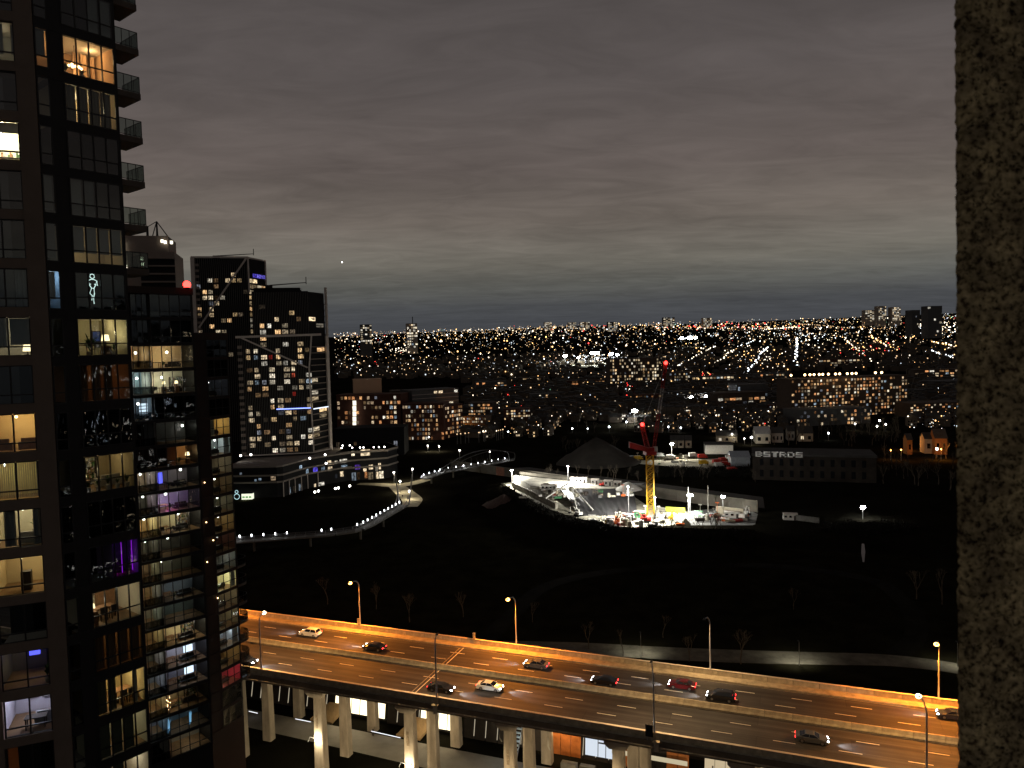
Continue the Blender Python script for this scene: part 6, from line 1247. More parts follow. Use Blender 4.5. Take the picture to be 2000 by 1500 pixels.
flood(atz(1348, 1006), 9, 'dazzling floodlight mast in the works yard right of the crane', 52000, 3, (-0.9, -0.1, -1), 0.55); flood(atz(1412, 1002), 7.5, 'smaller floodlight at the pale hoarding', 6000, 2, (0.4, -0.6, -1), 0.5); flood(atz(1228, 1010), 14, 'added slim floodlight over the excavation beside the crane', 60000, 1, (-0.9, 0.1, -1), 0.22); flood(atz(1000, 950), 9, 'added floodlight at the left end of the site', 44000, 2, (0.9, -0.2, -1), 0.3)  # the small-headed masts are added to light the site
flood(atz(1110, 965) + Vector((0, 0, 0)), 15, 'added floodlight over the concrete platform', 52000, 1, (0.3, 0.2, -1), 0.2); flood(atz(1240, 838), 17, 'dazzling white floodlight mast beyond the crane', 70000, 5, (-0.5, -0.2, -1), 1.3); flood(atz(1312, 893), 9, 'warm white floodlight in the yard behind the crane', 42000, 2, (0.4, -0.5, -1), 0.8, (1, .93, .75)); flood(atz(1685, 1014), 5, 'lone white lamp beside the pond at right', 1500, 2, (0, -0.3, -1), 0.7); flood(atz(1280, 1020), 11, 'added slim floodlight in front of the crane base', 46000, 1, (0.2, 0.3, -1), 0.2)  # masts over platform and crane base are added, heads kept small
for px, py, pt, lb in ((1345, 1004, 950, 'left'), (1383, 1000, 948, 'right')):
    a = atz(px, py); MB().tube([a, Vector((a.x, a.y, zat(px - 3, pt, a.y)))], 0.28, 6, 0.15).build('drill_mast', M_RAWC, label='%s tall pale pole of the pair in the works yard' % lb, cat='pole', org=a)
# ---- luffing tower crane
cb = atz(1271, 1006); cr = empty('tower_crane', cb, label='yellow lattice tower crane with red luffing jib on the construction site', cat='crane')
M_CRY = mat('crane_yellow', (0.75, 0.42, 0.03), 0.5, var=0.1); M_CRR = mat('crane_red', (0.26, 0.012, 0.012), 0.5, var=0.1); M_CRG = mat('crane_grey', (0.35, 0.35, 0.36), 0.5, var=0.1)
zc1 = zat(1265, 888, cb.y); ws = 1.6
def lattice(b, A, B2, w0, w1, n_, updir, r0=0.17, r1=0.09):
    ax = (B2 - A).normalized(); s1 = ax.cross(updir).normalized(); s2 = s1.cross(ax)
    def cor(f, k): w = w0 + (w1 - w0) * f; q = [(-1, -1), (1, -1), (1, 1), (-1, 1)][k]; return A.lerp(B2, f) + s1 * q[0] * w + s2 * q[1] * w
    for k in range(4): b.tube([cor(0, k), cor(1, k)], r0, 4)
    for i in range(n_):
        for k in range(4):
            k2 = (k + 1) % 4; b.tube([cor(i / n_, k), cor((i + 1) / n_, k2)], r1, 3); b.tube([cor((i + 1) / n_, k), cor((i + 1) / n_, k2)], r1, 3); b.tube([cor(i / n_, k2), cor((i + 1) / n_, k)], r1, 3)
b = MB(); lattice(b, cb, Vector((cb.x, cb.y, zc1)), ws, ws, 11, Vector((0.3, 1, 0))); b.build('mast', M_CRY, cr)
top = Vector((cb.x, cb.y, zc1)); MB().box(top + Vector((0, 0, 0.8)), (5, 4.2, 1.6), 0.2).build('slewing_ring', M_CRR, cr); MB().box(top + Vector((0.4, 0, 2.4)), (3.6, 3, 1.8), 0.2).build('machine_deck', M_CRR, cr)
MB().hexa([top + Vector(v_) for v_ in ((-9.5, -1, 3.4), (-1, -1.3, 1.4), (-1, 1.3, 1.4), (-9.5, 1, 3.4), (-9.5, -1, 6.2), (-1, -1.3, 3.4), (-1, 1.3, 3.4), (-9.5, 1, 6.2))]).build('counterweight_jib', M_CRR, cr)
MB().box(top + Vector((2.6, -0.6, 2.6)), (1.5, 1.6, 2.4), 0.2).build('cab', M_CRG, cr)
at_ = aty(1254, 832, cb.y); b = MB(); lattice(b, top + Vector((-1.0, 0, 3)), at_, 1.0, 0.8, 5, Vector((0, 1, 0)), 0.13, 0.07); b.build('a_frame', M_CRR, cr)
jt = aty(1300, 712, cb.y - 6); jb = top + Vector((2.0, 0, 3)); md = jb.lerp(jt, 0.42); m2 = jb.lerp(jt, 0.72)
for a, c, m in ((jb, md, M_CRR), (md, m2, M_CRG), (m2, jt, M_CRR)):
    b = MB(); lattice(b, a, c, 0.62, 0.62, 9, Vector((0, 1, 0)), 0.075, 0.04); b.build('jib_section', m, cr)
MB().tube([at_, jt], 0.08, 4).build('pendant_cable', M_CRG, cr); MB().tube([jt, jt + Vector((0, 0, -1.5)), jt + Vector((0.1, 0, -26))], 0.05, 4).build('hoist_rope', M_BLACK, cr)
for p_ in (at_ + Vector((0, -0.8, 0.8)), jt + Vector((0, -0.5, 0.8))):
    MB().ball(p_, 0.85, 8, 6).build('warning_light', E_RED, cr, smooth=True); lamp('POINT', p_ + Vector((0, -1.4, 0)), 160, (1, .05, .04), cr, 0.4)
# ---- yard beyond the rail: ground, white shed, vehicles
sheet('storage_yard_ground', [atz(1225, 897), atz(1300, 888), atz(1400, 892), atz(1440, 892), atz(1462, 908), atz(1400, 925), atz(1300, 910), atz(1235, 905)], M_SITE, 0.03)
sheet('playing_field', [atz(1090, 862), atz(1240, 855), atz(1240, 872), atz(1085, 878)], mat('pale_field', (0.28, 0.30, 0.18), 1, var=0.3, vs=0.05), 0.03)
sheet('field_road', [atz(900, 870), atz(1090, 838), atz(1240, 832), atz(1240, 838), atz(1092, 846), atz(905, 876)], mat('grey_road', (0.16, 0.16, 0.15), 0.9, var=0.15), 0.035)
def shed(name, label, px0, px1, py, h, depth, m, roofm, ridge=0.0, cat='shed', wins=0, Y=None, group=None, lit=None, rz=None, door=True):
    a, c = (atz(px0, py), atz(px1, py)); d = (c - a); d.z = 0; n_ = Vector((-d.y, d.x, 0)).normalized() * depth
    r_ = empty(name, (a + c) / 2, label=label, cat=cat, group=group); MB().obox(a, d, n_, (0, 0, h)).build('wall', m, r_); o_ = n_.normalized() * -0.4
    if ridge:
        up = Vector((0, 0, 1)); e = d.normalized() * 0.4
        A0, A1 = a + up * h + o_ - e, c + up * h + o_ + e; B0, B1 = A0 + n_ - o_ * 2, A1 + n_ - o_ * 2; R0, R1 = (A0 + B0) / 2 + up * ridge, (A1 + B1) / 2 + up * ridge
        b = MB()
        for q in ((A0, A1, R1, R0), (R0, R1, B1, B0)): b.hexa([q[0], q[1], q[2], q[3]] + [x + up * 0.2 for x in q])
        b.build('roof', roofm, r_); b = MB(); b.poly([a + up * h, (a + a + n_) / 2 + up * (h + ridge), a + n_ + up * h]); b.poly([c + up * h, c + n_ + up * h, (c + c + n_) / 2 + up * (h + ridge)]); b.build('gable', m, r_)
    else: MB().obox(a + o_ - d.normalized() * 0.3 + Vector((0, 0, h)), d + d.normalized() * 0.6, n_ - o_ * 2, (0, 0, 0.6)).build('roof', roofm, r_)
    for i in range(wins): f = (i + 0.3) / wins; MB().obox(a + d * f - n_.normalized() * 0.06 + Vector((0, 0, h * 0.35)), d * (0.4 / wins), n_.normalized() * 0.05, (0, 0, h * 0.35)).build('window', lit if (lit and i % 2 == 0) else M_WDARK, r_)
    if door: MB().obox(a + d * 0.88 - n_.normalized() * 0.06, d * 0.07, n_.normalized() * 0.05, (0, 0, min(2.2, h * 0.7))).build('door', M_FURN, r_)
    return r_
shed('white_shed', 'long white flat roofed shed in the storage yard behind the crane', 1378, 1432, 887, 6.5, 14, WH, M_ROOF); shed('quonset_hut', 'grey arched storage hut beside the lettered building', 1428, 1465, 912, 6, 16, mat('galvanised_sheet', (0.35, 0.38, 0.42), 0.5, metal=0.4, var=0.2), mat('galvanised_roof', (0.35, 0.38, 0.42), 0.5, metal=0.4, var=0.2), 3.0)
tr_ = random.Random(3)
def truck(px, py, m, label, rz, sc=1.0, name='truck'):
    p = atz(px, py); r_ = empty(name, p, label=label, cat='truck', group='trucks in the storage yard'); d = Vector((math.cos(rz), math.sin(rz), 0)) * sc; n_ = Vector((-d.y, d.x, 0)); z_ = Vector((0, 0, sc))
    MB().obox(p - d * 3 - n_ * 1.15 + z_ * 0.9, d * 4.6, n_ * 2.3, z_ * 2.3).build('cargo_box', m, r_); MB().hexa([p + d * a + n_ * c + z_ * e for e, f in ((0.6, 0.0), (2.4, 0.35)) for a, c in ((1.75, -1.05), (3.5 - f, -1.05), (3.5 - f, 1.05), (1.75, 1.05))]).build('cab', m, r_)
    MB().obox(p + d * 2.4 - n_ * 1.1 + z_ * 1.6, d * 0.8, n_ * 2.2, z_ * 0.6).build('cab_window', M_WDARK, r_)
    for a in (-2, 2.5):
        for s_ in (-1, 1): MB().tube([p + d * a + n_ * s_ * 0.85 + z_ * 0.5, p + d * a + n_ * s_ * 1.18 + z_ * 0.5], 0.5 * sc, 10).build('wheel', M_TYRE, r_)
for px, py, m, lb, rz in ((1400, 906, RDP, 'red truck at the left of the red row in the storage yard', 0.3), (1412, 903, RDP, 'red truck behind the front red row in the storage yard', 0.5), (1416, 911, RDP, 'red truck at the front right of the storage yard', 0.2), (1404, 913, WH, 'white truck beside the red row in the storage yard', 0.4), (1430, 922, RDP, 'dim red truck beside the arched hut', 0.1),
                          (1372, 896, RDP, 'small red truck in front of the white shed', 0.1), (1354, 893, WH, 'white truck left of the small red one by the white shed', 0.0), (1310, 897, WH, 'white truck in the middle of the storage yard', 0.1), (1288, 893, mat('grey_truck_paint', (0.25, 0.26, 0.26), 0.5, var=0.1), 'grey truck beside the crane cab', 0.3), (1246, 899, YLP, 'yellow loader truck at the left of the storage yard', 0.2), (1234, 899, mat('blue_truck_paint', (0.2, 0.24, 0.28), 0.5, var=0.1), 'pale blue truck at the far left of the storage yard', 0.2), (1374, 908, YLP, 'small yellow truck in front of the red row', 0.4)):
    truck(px, py, m, lb, rz)
# ---- lettered warehouse
WHs = Fac((rr(1470, 930) * 425, 425), (rr(1712, 950) * 405 - rr(1470, 930) * 425, -20)); wu = lambda x: WHs.u_at(x, 935)
wh = empty('lettered_warehouse', WHs.p(wu(1590), -10, 0), label='long dark two storey brick warehouse with white letters BSTRDS along its roof edge', cat='building'); zw = zat(1590, 892, 415)
WHs.box(MB(), 0, wu(1712), -26, 0, 0, zw).build('wall', mat('warehouse_brick', (0.030, 0.024, 0.019), 0.95, var=0.35, vs=0.3), wh); WHs.box(MB(), -0.4, wu(1712) + 0.4, -26.4, 0.4, zw, zw + 1.2).build('roof_edge', M_ROOF, wh)  # brick in one near-black tone
for i in range(11):
    for k_ in range(2): u = 4 + i * (wu(1712) - 8) / 10.6; WHs.box(MB(), u, u + 2.0, 0.02, 0.1, 2 + k_ * (zw / 2 - 0.5), 2 + k_ * (zw / 2 - 0.5) + zw * 0.28).build('window', M_WDARK, wh)
M_LET = emat('letter_paint_lit', (0.55, 0.55, 0.55), 0.0); M_LETW = mat('white_letter_paint', (0.8, 0.8, 0.78), 0.8, var=0.1)
LET = {'B': ['1110', '1001', '1110', '1001', '1110'], 'S': ['1111', '1000', '1111', '0001', '1111'], 'T': ['1111', '0110', '0110', '0110', '0110'], 'R': ['1110', '1001', '1110', '1010', '1001'], 'D': ['1110', '1001', '1001', '1001', '1110']}
lw_ = (wu(1570) - wu(1476)) / 6; zl0 = zw - 0.5; lh = 3.0
for i, chn in enumerate('BSTRDS'):
    b = MB()
    for r0, row in enumerate(LET[chn]):
        for c0, v_ in enumerate(row):
            if v_ == '1': u0 = wu(1476) + i * lw_ + c0 * lw_ * 0.86 / 4; WHs.box(b, u0, u0 + lw_ * 0.86 / 4 + 0.01, 0.42, 0.6, zl0 + (4 - r0) * lh / 5, zl0 + (5 - r0) * lh / 5 + 0.01)
    b.build('letter', M_LETW, wh)
for i in range(3): p_ = WHs.p(wu(1476) + (i + 0.5) * lw_ * 2, 3.2, zw + 4.2); MB().tube([WHs.p(wu(1476) + (i + 0.5) * lw_ * 2, 0.5, zw + 1.5), p_], 0.07, 4).build('sign_lamp', M_BLACK, wh); lamp('SPOT', p_, 130, (1, .97, .9), wh, 0.15, WHs.n * -1 + Vector((0, 0, -0.9)), R(75), 0.4)
# ---- houses between yard and apartments
HP = mat('pale_siding', (0.50, 0.47, 0.41), 0.8, var=0.1); HT = mat('tan_siding', (0.45, 0.38, 0.28), 0.8, var=0.1)
shed('gabled_house', 'white house with a broad pale roof behind the lettered warehouse', 1476, 1505, 868, 8, 16, HP, mat('pale_roof', (0.45, 0.45, 0.45), 0.7, var=0.1), 5, 'house', 2, group='houses beyond the yard'); shed('gabled_house', 'pale gabled house second from left behind the warehouse', 1508, 1530, 866, 8, 10, HP, M_ROOF, 4, 'house', 3, group='houses beyond the yard'); shed('gabled_house', 'small pale gabled house third from left behind the warehouse', 1538, 1552, 862, 8, 8, HP, M_ROOF, 4, 'house', 2, group='houses beyond the yard'); shed('gabled_house', 'tan gabled house with a small lit window behind the warehouse', 1560, 1588, 864, 7, 10, HT, M_ROOF, 5, 'house', 2, group='houses beyond the yard', lit=M_WIN)
shed('gabled_house', 'orange lit gabled house at the right edge', 1826, 1850, 888, 11, 10, mat('orange_lit_siding', (0.46, 0.19, 0.05), 0.8, var=0.15), M_ROOF, 6, 'house', 2, group='houses beyond the yard'); shed('gabled_house', 'narrow orange lit house left of the right edge one', 1772, 1782, 888, 10, 8, MATS['orange_lit_siding'], M_ROOF, 4, 'house', 1, group='houses beyond the yard'); shed('gabled_house', 'dim gabled house between the two orange lit ones', 1806, 1822, 886, 10, 9, HT, M_ROOF, 4, 'house', 1, group='houses beyond the yard')  # the lamps' orange glow is put into this siding colour
for i, (px, lb) in enumerate(((1316, 'first'), (1330, 'second'), (1345, 'third'))): shed('gabled_house', '%s small dark gabled house left of the white shed' % lb, px - 6, px + 6, 876, 6, 8, HT, M_ROOF, 3.5, 'house', 1, group='houses beyond the yard')
shed('flat_roof_house', 'low pale house under a street lamp above the white shed', 1400, 1440, 866, 6, 10, HT, M_ROOF, 4, 'house', 3, group='houses beyond the yard', lit=M_WIN)
for px, py, h, pw, hue, lb, r in ((1830, 893, 5, 15, 'w', 'white lamp on the orange lit house', 0.9), (1773, 880, 7, 3500, 'o', 'orange lamp beside the narrow house', 0.6), (1838, 899, 7, 9000, 'o', 'orange street lamp in front of the right edge house', 0.4), (1760, 900, 7, 2600, 'o', 'orange street lamp on the dark slope', 0.4), (1740, 898, 6, 1500, 'o', 'second orange street lamp on the dark slope', 0.35),
                                  (1618, 862, 6, 300, 'c', 'white lamp among the trees right of the tan house', 0.7), (1566, 850, 6, 0, 'w', 'small lamp above the tan house', 0.4), (1468, 871, 6, 1600, 'w', 'bright lamp left of the white house', 0.9), (1430, 866, 7, 800, 'w', 'lamp above the white shed', 0.6), (1408, 858, 7, 1000, 'w', 'lamp beside the low pale house', 0.7), (1454, 870, 5, 300, 'w', 'small lamp right of the white shed', 0.5),
                                  (1118, 851, 6, 0, 'c', 'street lamp on the road behind the salt dome, leftmost', 0.6), (1148, 851, 6, 0, 'c', 'street lamp on the road behind the salt dome, middle', 0.5), (1190, 850, 7, 400, 'c', 'street lamp on the road left of the dazzling mast', 0.7), (1224, 842, 8, 600, 'c', 'tall street lamp just left of the dazzling mast', 0.7), (1019, 856, 6, 300, 'c', 'street lamp on the road in the middle distance', 0.5), (993, 857, 6, 0, 'c', 'dim street lamp left of the middle distance one', 0.5),
                                  (1670, 845, 7, 800, 'w', 'lamp on the street beside the dark trees, lower', 0.8), (1718, 838, 7, 1000, 'w', 'lamp on the street beside the dark trees, upper', 0.9), (1713, 850, 7, 800, 'w', 'lamp on the street beside the dark trees, leftmost', 0.7), (1730, 846, 7, 800, 'w', 'lamp on the street beside the dark trees, rightmost', 0.7), (1870, 850, 7, 0, 'c', 'lamp at the right edge below the apartments', 0.8), (1303, 841, 6, 0, 'c', 'lamp beside the crane jib', 0.5), (1306, 848, 6, 400, 'c', 'lamp left of the dark gabled houses', 0.7), (1330, 850, 6, 400, 'c', 'lamp above the dark gabled houses', 0.7)):
    post_lamp(atz(px, py), h, lb, hue, pw, r, 'lamp posts beyond the yard')

# ---- building materials, barriers and tools lying about the site
cl_r = random.Random(31)
KIND = [('material_crate', 'crate', lambda b: (b.box((0, 0, 0.6), (1.6, 1.2, 1.2)), b.box((0, 0, 1.25), (1.7, 1.3, 0.1)))), ('pipe_stack', 'pipes', lambda b: [b.tube([(-2, (i % 4) * 0.5 - 0.8, 0.25 + (i // 4) * 0.45), (2, (i % 4) * 0.5 - 0.8, 0.25 + (i // 4) * 0.45)], 0.23, 8) for i in range(8)]),
        ('concrete_block', 'block', lambda b: b.hexa([(-1, -.5, 0), (1, -.5, 0), (1, .5, 0), (-1, .5, 0), (-.95, -.3, .9), (.95, -.3, .9), (.95, .3, .9), (-.95, .3, .9)])), ('water_tank', 'tank', lambda b: (b.tube([(0, 0, 0.3), (0, 0, 2.3)], 0.9, 12), b.tube([(0, 0, 2.3), (0, 0, 2.6)], 0.9, 12, 0.3))),
        ('light_tower', 'light tower', lambda b: (b.box((0, 0, 0.6), (1.8, 1.0, 0.9)), b.tube([(0, 0, 1), (0, 0, 5)], 0.07, 5), b.box((0, 0, 5), (1.4, 0.2, 0.35)))), ('scaffold_frame', 'scaffold', lambda b: [b.tube([(x, y, 0), (x, y, 3.2)], 0.05, 4) for x in (-1.5, 0, 1.5) for y in (-.6, .6)] + [b.box((0, 0, z), (3.1, 1.3, 0.08)) for z in (1.5, 3.0)])]
CLM = [WH, M_RAWC, M_SITE, HT, RDP, YLP, M_STEEL, GRP, M_FURN, ORP]; CLN = ['white', 'pale', 'grey', 'tan', 'red', 'yellow', 'steel', 'green', 'dark', 'orange']
ZN = [((1150, 1330), (1010, 1030), 46, 0, 'below the tarpaulin bank near the crane base'), ((1075, 1235), (960, 972), 34, 5.4, 'on the concrete platform'), ((1345, 1460), (1004, 1022), 22, 0, 'in the works yard right of the crane'), ((1020, 1090), (950, 975), 10, 5.4, 'at the left end of the concrete platform'), ((1240, 1430), (893, 912), 22, 0, 'in the storage yard behind the crane')]
for (xa, xb), (ya, yb), n_, z0, wh_ in ZN:
    for i in range(n_):
        kn, kc, kf = cl_r.choice(KIND); ci = cl_r.choices(range(10), (8, 6, 5, 4, 2, 1, 3, 1, 4, 1))[0]
        b = MB(); kf(b); p = atz(cl_r.uniform(xa, xb), cl_r.uniform(ya, yb))
        if z0:
            yy = cl_r.uniform(ya, yb); p = atz(cl_r.uniform(xa, xb), yy, z0)
        p.z = z0 + 0.02
        o = b.build(kn, CLM[ci], label='%s %s %s' % (CLN[ci], kn.replace('_', ' '), wh_), cat=kc, group='%s %ss %s' % (CLN[ci], kn.replace('_', ' '), wh_)); o.location = p; o.rotation_euler = (0, 0, cl_r.uniform(-0.6, 0.6)); sc_ = cl_r.uniform(0.8, 1.3); o.scale = (sc_, sc_, sc_)
# ------------------------------------------------------------------ under the expressway
M_TRAIL = mat('trail_concrete', (0.26, 0.24, 0.21), 0.85, var=0.2, vs=0.2); M_CORT = mat('weathering_steel', (0.16, 0.062, 0.026), 0.8, var=0.25, vs=0.4)
G_U = E_GLOWP = emat('glowing_glass_panel', (1.0, 0.86, 0.56), 2.4, 'FRONT')
def ug(px, py, z=0.0): return atz(px, py, z)
ribbon('skating_trail', [st(-130, 127.5), st(-110, 127), st(-92, 126.6), st(-74, 126), st(-58, 125.6), st(-44, 125), st(-30, 124.6), st(-10, 124)], [6, 6.5, 7, 7.5, 8, 9, 10, 10], M_TRAIL, 0.03)
sheet('service_ground', [st(-190, 96), st(80, 96), st(80, 111), st(-190, 111)], mat('brown_soil', (0.055, 0.034, 0.022), 1, var=0.3, vs=0.3), 0.008)
# visitor centre: leaning steel panels with gaps, two glowing glass bays
vc = empty('visitor_centre', st(-72, 135, 0), label='low building of leaning dark steel panels and glowing glass bays behind the expressway columns', cat='building')
TV = 134.5
def bay(s0, s1, z0, z1, m, nm, lean=1.1, t=TV, th=0.25, par=vc):
    return MB().hexa([st(s0, t, z0), st(s1, t, z0), st(s1, t + th, z0), st(s0, t + th, z0), st(s0 + 0.25, t + lean, z1), st(s1 + 0.25, t + lean, z1), st(s1 + 0.25, t + lean + th, z1), st(s0 + 0.25, t + lean + th, z1)]).build(nm, m, par)
def s_of(px, py, z=4.0):
    d = ray(px, py); o_ = CAMP; k = (TV - (o_.x * ST + o_.y * CT)) / (d.x * ST + d.y * CT); p = o_ + d * k; return p.x * CT - p.y * ST, p.z
glow = [(655, 693), (701, 751), (822, 845), (848, 888)]
Z0, Z1 = 0.9, 9.0
lits = []
for a, c in ((654, 752), (820, 890)):
    sa, _ = s_of(a, 1395); sc_, _ = s_of(c, 1405); lits.append((sa, sc_)); n_ = 6 if c < 800 else 4
    for i in range(n_): bay(sa + (sc_ - sa) * i / n_ + 0.05, sa + (sc_ - sa) * (i + 1) / n_ - 0.05, Z0, Z1 - 0.3, E_GLOWP, 'glass_panel')
    for i in range(n_ + 1): bay(sa + (sc_ - sa) * i / n_ - 0.05, sa + (sc_ - sa) * i / n_ + 0.05, Z0 - 0.1, Z1, M_FRAME, 'mullion', t=TV - 0.12)
    bay(sa, sc_, Z0 - 0.35, Z0, M_FRAME, 'sill', 0.05, TV - 0.1, 0.4)
    MB().hexa([st(sa - 3.4, TV - 4.2, 0.1), st(sa + 2.2, TV - 4.2, 0.1), st(sa + 3.8, TV - 0.4, 2.4), st(sa - 1.0, TV - 0.4, 2.4), st(sa - 3.4, TV - 4.2, 0.5), st(sa + 2.2, TV - 4.2, 0.5), st(sa + 3.8, TV - 0.4, 2.8), st(sa - 1.0, TV - 0.4, 2.8)]).build('timber_ramp', mat('ramp_timber', (0.33, 0.22, 0.11), 0.8, var=0.25, vs=1, stretch=(1, 0.1, 1)) if 'ramp_timber' not in MATS else MATS['ramp_timber'], vc)
    lamp('SPOT', st((sa + sc_) / 2, TV - 0.6, 7), 1500, (1, .8, .48), vc, 1.0, -VN + Vector((0, 0, -0.5)), R(150), 0.6)
s = -128.0; k = 0
while s < -28:
    if not any(a - 0.6 < s + 1.2 < c + 0.6 for a, c in lits):
        bay(s, s + 2.35, 0, Z1 + 0.8, mat('blackened_steel', (0.02, 0.016, 0.013), 0.7, var=0.3) if 'blackened_steel' not in MATS else MATS['blackened_steel'], 'steel_panel', 1.6)
        if k % 1 == 0: bay(s + 2.38, s + 2.5, 0.6, Z1 - 0.5, emat('gap_light', (1, .86, .62), 0.45) if 'gap_light' not in MATS else MATS['gap_light'], 'lit_gap', 1.4, TV + 0.05, 0.1)
    s += 2.55; k += 1
# right-hand pavilion with wood panels and a lit picture window
pv = empty('wood_pavilion', st(-25, 133, 0), label='orange wood panelled pavilion with a lit picture window under the expressway at right', cat='building')
sA, _ = s_of(1075, 1470); sB, _ = s_of(1345, 1500); sC, sD = s_of(1143, 1470)[0], s_of(1199, 1478)[0]
M_OWOOD = mat('orange_timber_panel', (0.42, 0.14, 0.035), 0.7, var=0.3, vs=0.7)
n_ = 13
for i in range(n_):
    a, c = sA + (sB - sA) * i / n_, sA + (sB - sA) * (i + 1) / n_
    if c < sC + 0.5 or a > sD - 0.5: bay(a + 0.04, c - 0.04, 0, 9.6, M_OWOOD if i not in (9, 10) else MATS['blackened_steel'], 'timber_panel', 0.2, par=pv)
bay(sC, sD, 0.9, 9.4, emat('picture_window', (0.82, 0.90, 1.0), 0.85), 'picture_window', 0.1, par=pv)
for f in (0.45, 0.72): bay(sC + (sD - sC) * f - 0.06, sC + (sD - sC) * f + 0.06, 1.0, 9.5, M_FRAME, 'mullion', 0.1, TV - 0.15, 0.1, pv)
bay(sC + (sD - sC) * 0.45, sC + (sD - sC) * 0.99, 3.6, 3.85, M_FRAME, 'mullion', 0.0, TV - 0.12, 0.1, pv)
bay(sC + (sD - sC) * 0.76, sC + (sD - sC) * 0.94, 4.6, 7.4, mat('gold_crest', (0.5, 0.36, 0.05), 0.5, var=0.2), 'crest', 0.0, TV - 0.1, 0.05, pv)
for f, w_, z_ in ((0.22, 0.18, 7.2), (0.26, 0.12, 6.2), (0.74, 0.12, 7.0), (0.90, 0.08, 5.4)): bay(sC + (sD - sC) * f, sC + (sD - sC) * (f + w_), z_, z_ + 0.5, mat('blue_lettering', (0.05, 0.1, 0.4), 0.6, var=0.3) if 'blue_lettering' not in MATS else MATS['blue_lettering'], 'blue_mark', 0.0, TV - 0.09, 0.04, pv)
sE, sF = s_of(1375, 1500)[0], s_of(1520, 1515)[0]
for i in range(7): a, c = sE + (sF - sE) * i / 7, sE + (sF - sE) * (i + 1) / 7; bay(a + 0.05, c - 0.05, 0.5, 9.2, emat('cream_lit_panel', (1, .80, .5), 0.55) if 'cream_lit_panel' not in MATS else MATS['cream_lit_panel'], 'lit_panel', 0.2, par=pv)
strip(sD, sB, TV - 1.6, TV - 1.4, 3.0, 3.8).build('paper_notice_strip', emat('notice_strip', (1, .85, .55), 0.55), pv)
lamp('SPOT', st(sD + 6, TV - 3.2, 8.8), 5200, (1, .66, .32), pv, 0.3, VN + Vector((0, 0, -0.7)), R(140), 0.5); lamp('SPOT', st(sC - 4, TV - 3.2, 8.8), 3200, (1, .66, .32), pv, 0.3, VN + Vector((0, 0, -0.7)), R(140), 0.5)
# stairs with blue-white steps near the third bent
stp = empty('staircase', st(-45, 126, 0), label='pale blue lit staircase behind the third column', cat='staircase')
sx = s_of(1010, 1440)[0]
for i in range(10): MB().obox(st(sx + i * 0.02, 129.5 + i * 0.42, 0.4 + i * 0.62), UR * 1.7, VN * 0.42, (0, 0, 0.22)).build('step', mat('pale_step', (0.5, 0.58, 0.6), 0.6, var=0.1) if 'pale_step' not in MATS else MATS['pale_step'], stp)
for ds in (-0.12, 1.72): MB().hexa([st(sx + ds, 129.4, 0.1), st(sx + ds + 0.1, 129.4, 0.1), st(sx + ds + 0.1, 133.9, 6.2), st(sx + ds, 133.9, 6.2), st(sx + ds, 129.4, 0.7), st(sx + ds + 0.1, 129.4, 0.7), st(sx + ds + 0.1, 133.9, 6.9), st(sx + ds, 133.9, 6.9)]).build('stringer', M_STEEL, stp)
lamp('POINT', st(sx + 0.8, 128.2, 6.5), 260, (.75, .9, 1), stp, 0.3)
# column floodlights
def colflood(s0, t, z, label, power, side=0.0):
    r_ = empty('column_floodlight', st(s0, t, z), label=label, cat='floodlight', group='floodlights on the columns')
    MB().obox(st(s0 - 0.25, t, z - 0.15), UR * 0.5, VN * -0.3, (0, 0, 0.3)).build('housing', M_BLACK, r_); MB().ball(st(s0, t - 0.35, z), 0.34, 10, 6).build('lens', emat('column_lamp', (1, .9, .66), 40) if 'column_lamp' not in MATS else MATS['column_lamp'], r_, smooth=True)
    MB().tube([st(s0 - 0.4, t - 0.1, z - 0.1), st(s0 - 1.5, t - 0.5, z + 0.4), st(s0 - 1.9, t - 0.5, z - 0.6)], 0.06, 5).build('cable_arm', M_STEEL, r_)
    lamp('POINT', st(s0, t - 0.9, z), power, (1, .86, .58), r_, 0.2)
colflood(-84.3, 113.55, 7.0, 'bright floodlight fixed to the first column beside the glass tower', 1100); colflood(-64.9, 113.55, 5.6, 'bright floodlight fixed to the second column', 800); colflood(-45.8, 113.55, 1.0, 'low lamp on the third column', 300)
# a rope of light along the trail and unseen lamps added to light the columns
lr = empty('trail_handrail', st(-75, 121, 1), label='thin white lit handrail along the skating trail', cat='handrail')
for a, c in (((486, 1389), (503, 1393)), ((577, 1404), (607, 1410)), ((725, 1428), (782, 1441))): MB().tube([atz(*a, 1.2), atz(*c, 1.2)], 0.08, 5).build('rail_light', emat('rail_glow', (.95, .97, 1), 1.2) if 'rail_glow' not in MATS else MATS['rail_glow'], lr)
for i, s0 in enumerate((-72, -52, -32, -12, 10)):
    p = st(s0, 95, 0); r_ = post_lamp(p, 7.5, 'unseen street lamp added to light the expressway columns, below the picture', 'w', 0, 0.3, 'unseen boulevard lamps below the picture', E_SODP, 'unseen_boulevard_lamp')
    lamp('SPOT', p + VN * 0.8 + Vector((0, 0, 7.2)), 12000, (1, .77, .47), r_, 0.3, VN - UR * 0.25 + Vector((0, 0, -0.28)), R(92), 0.25)
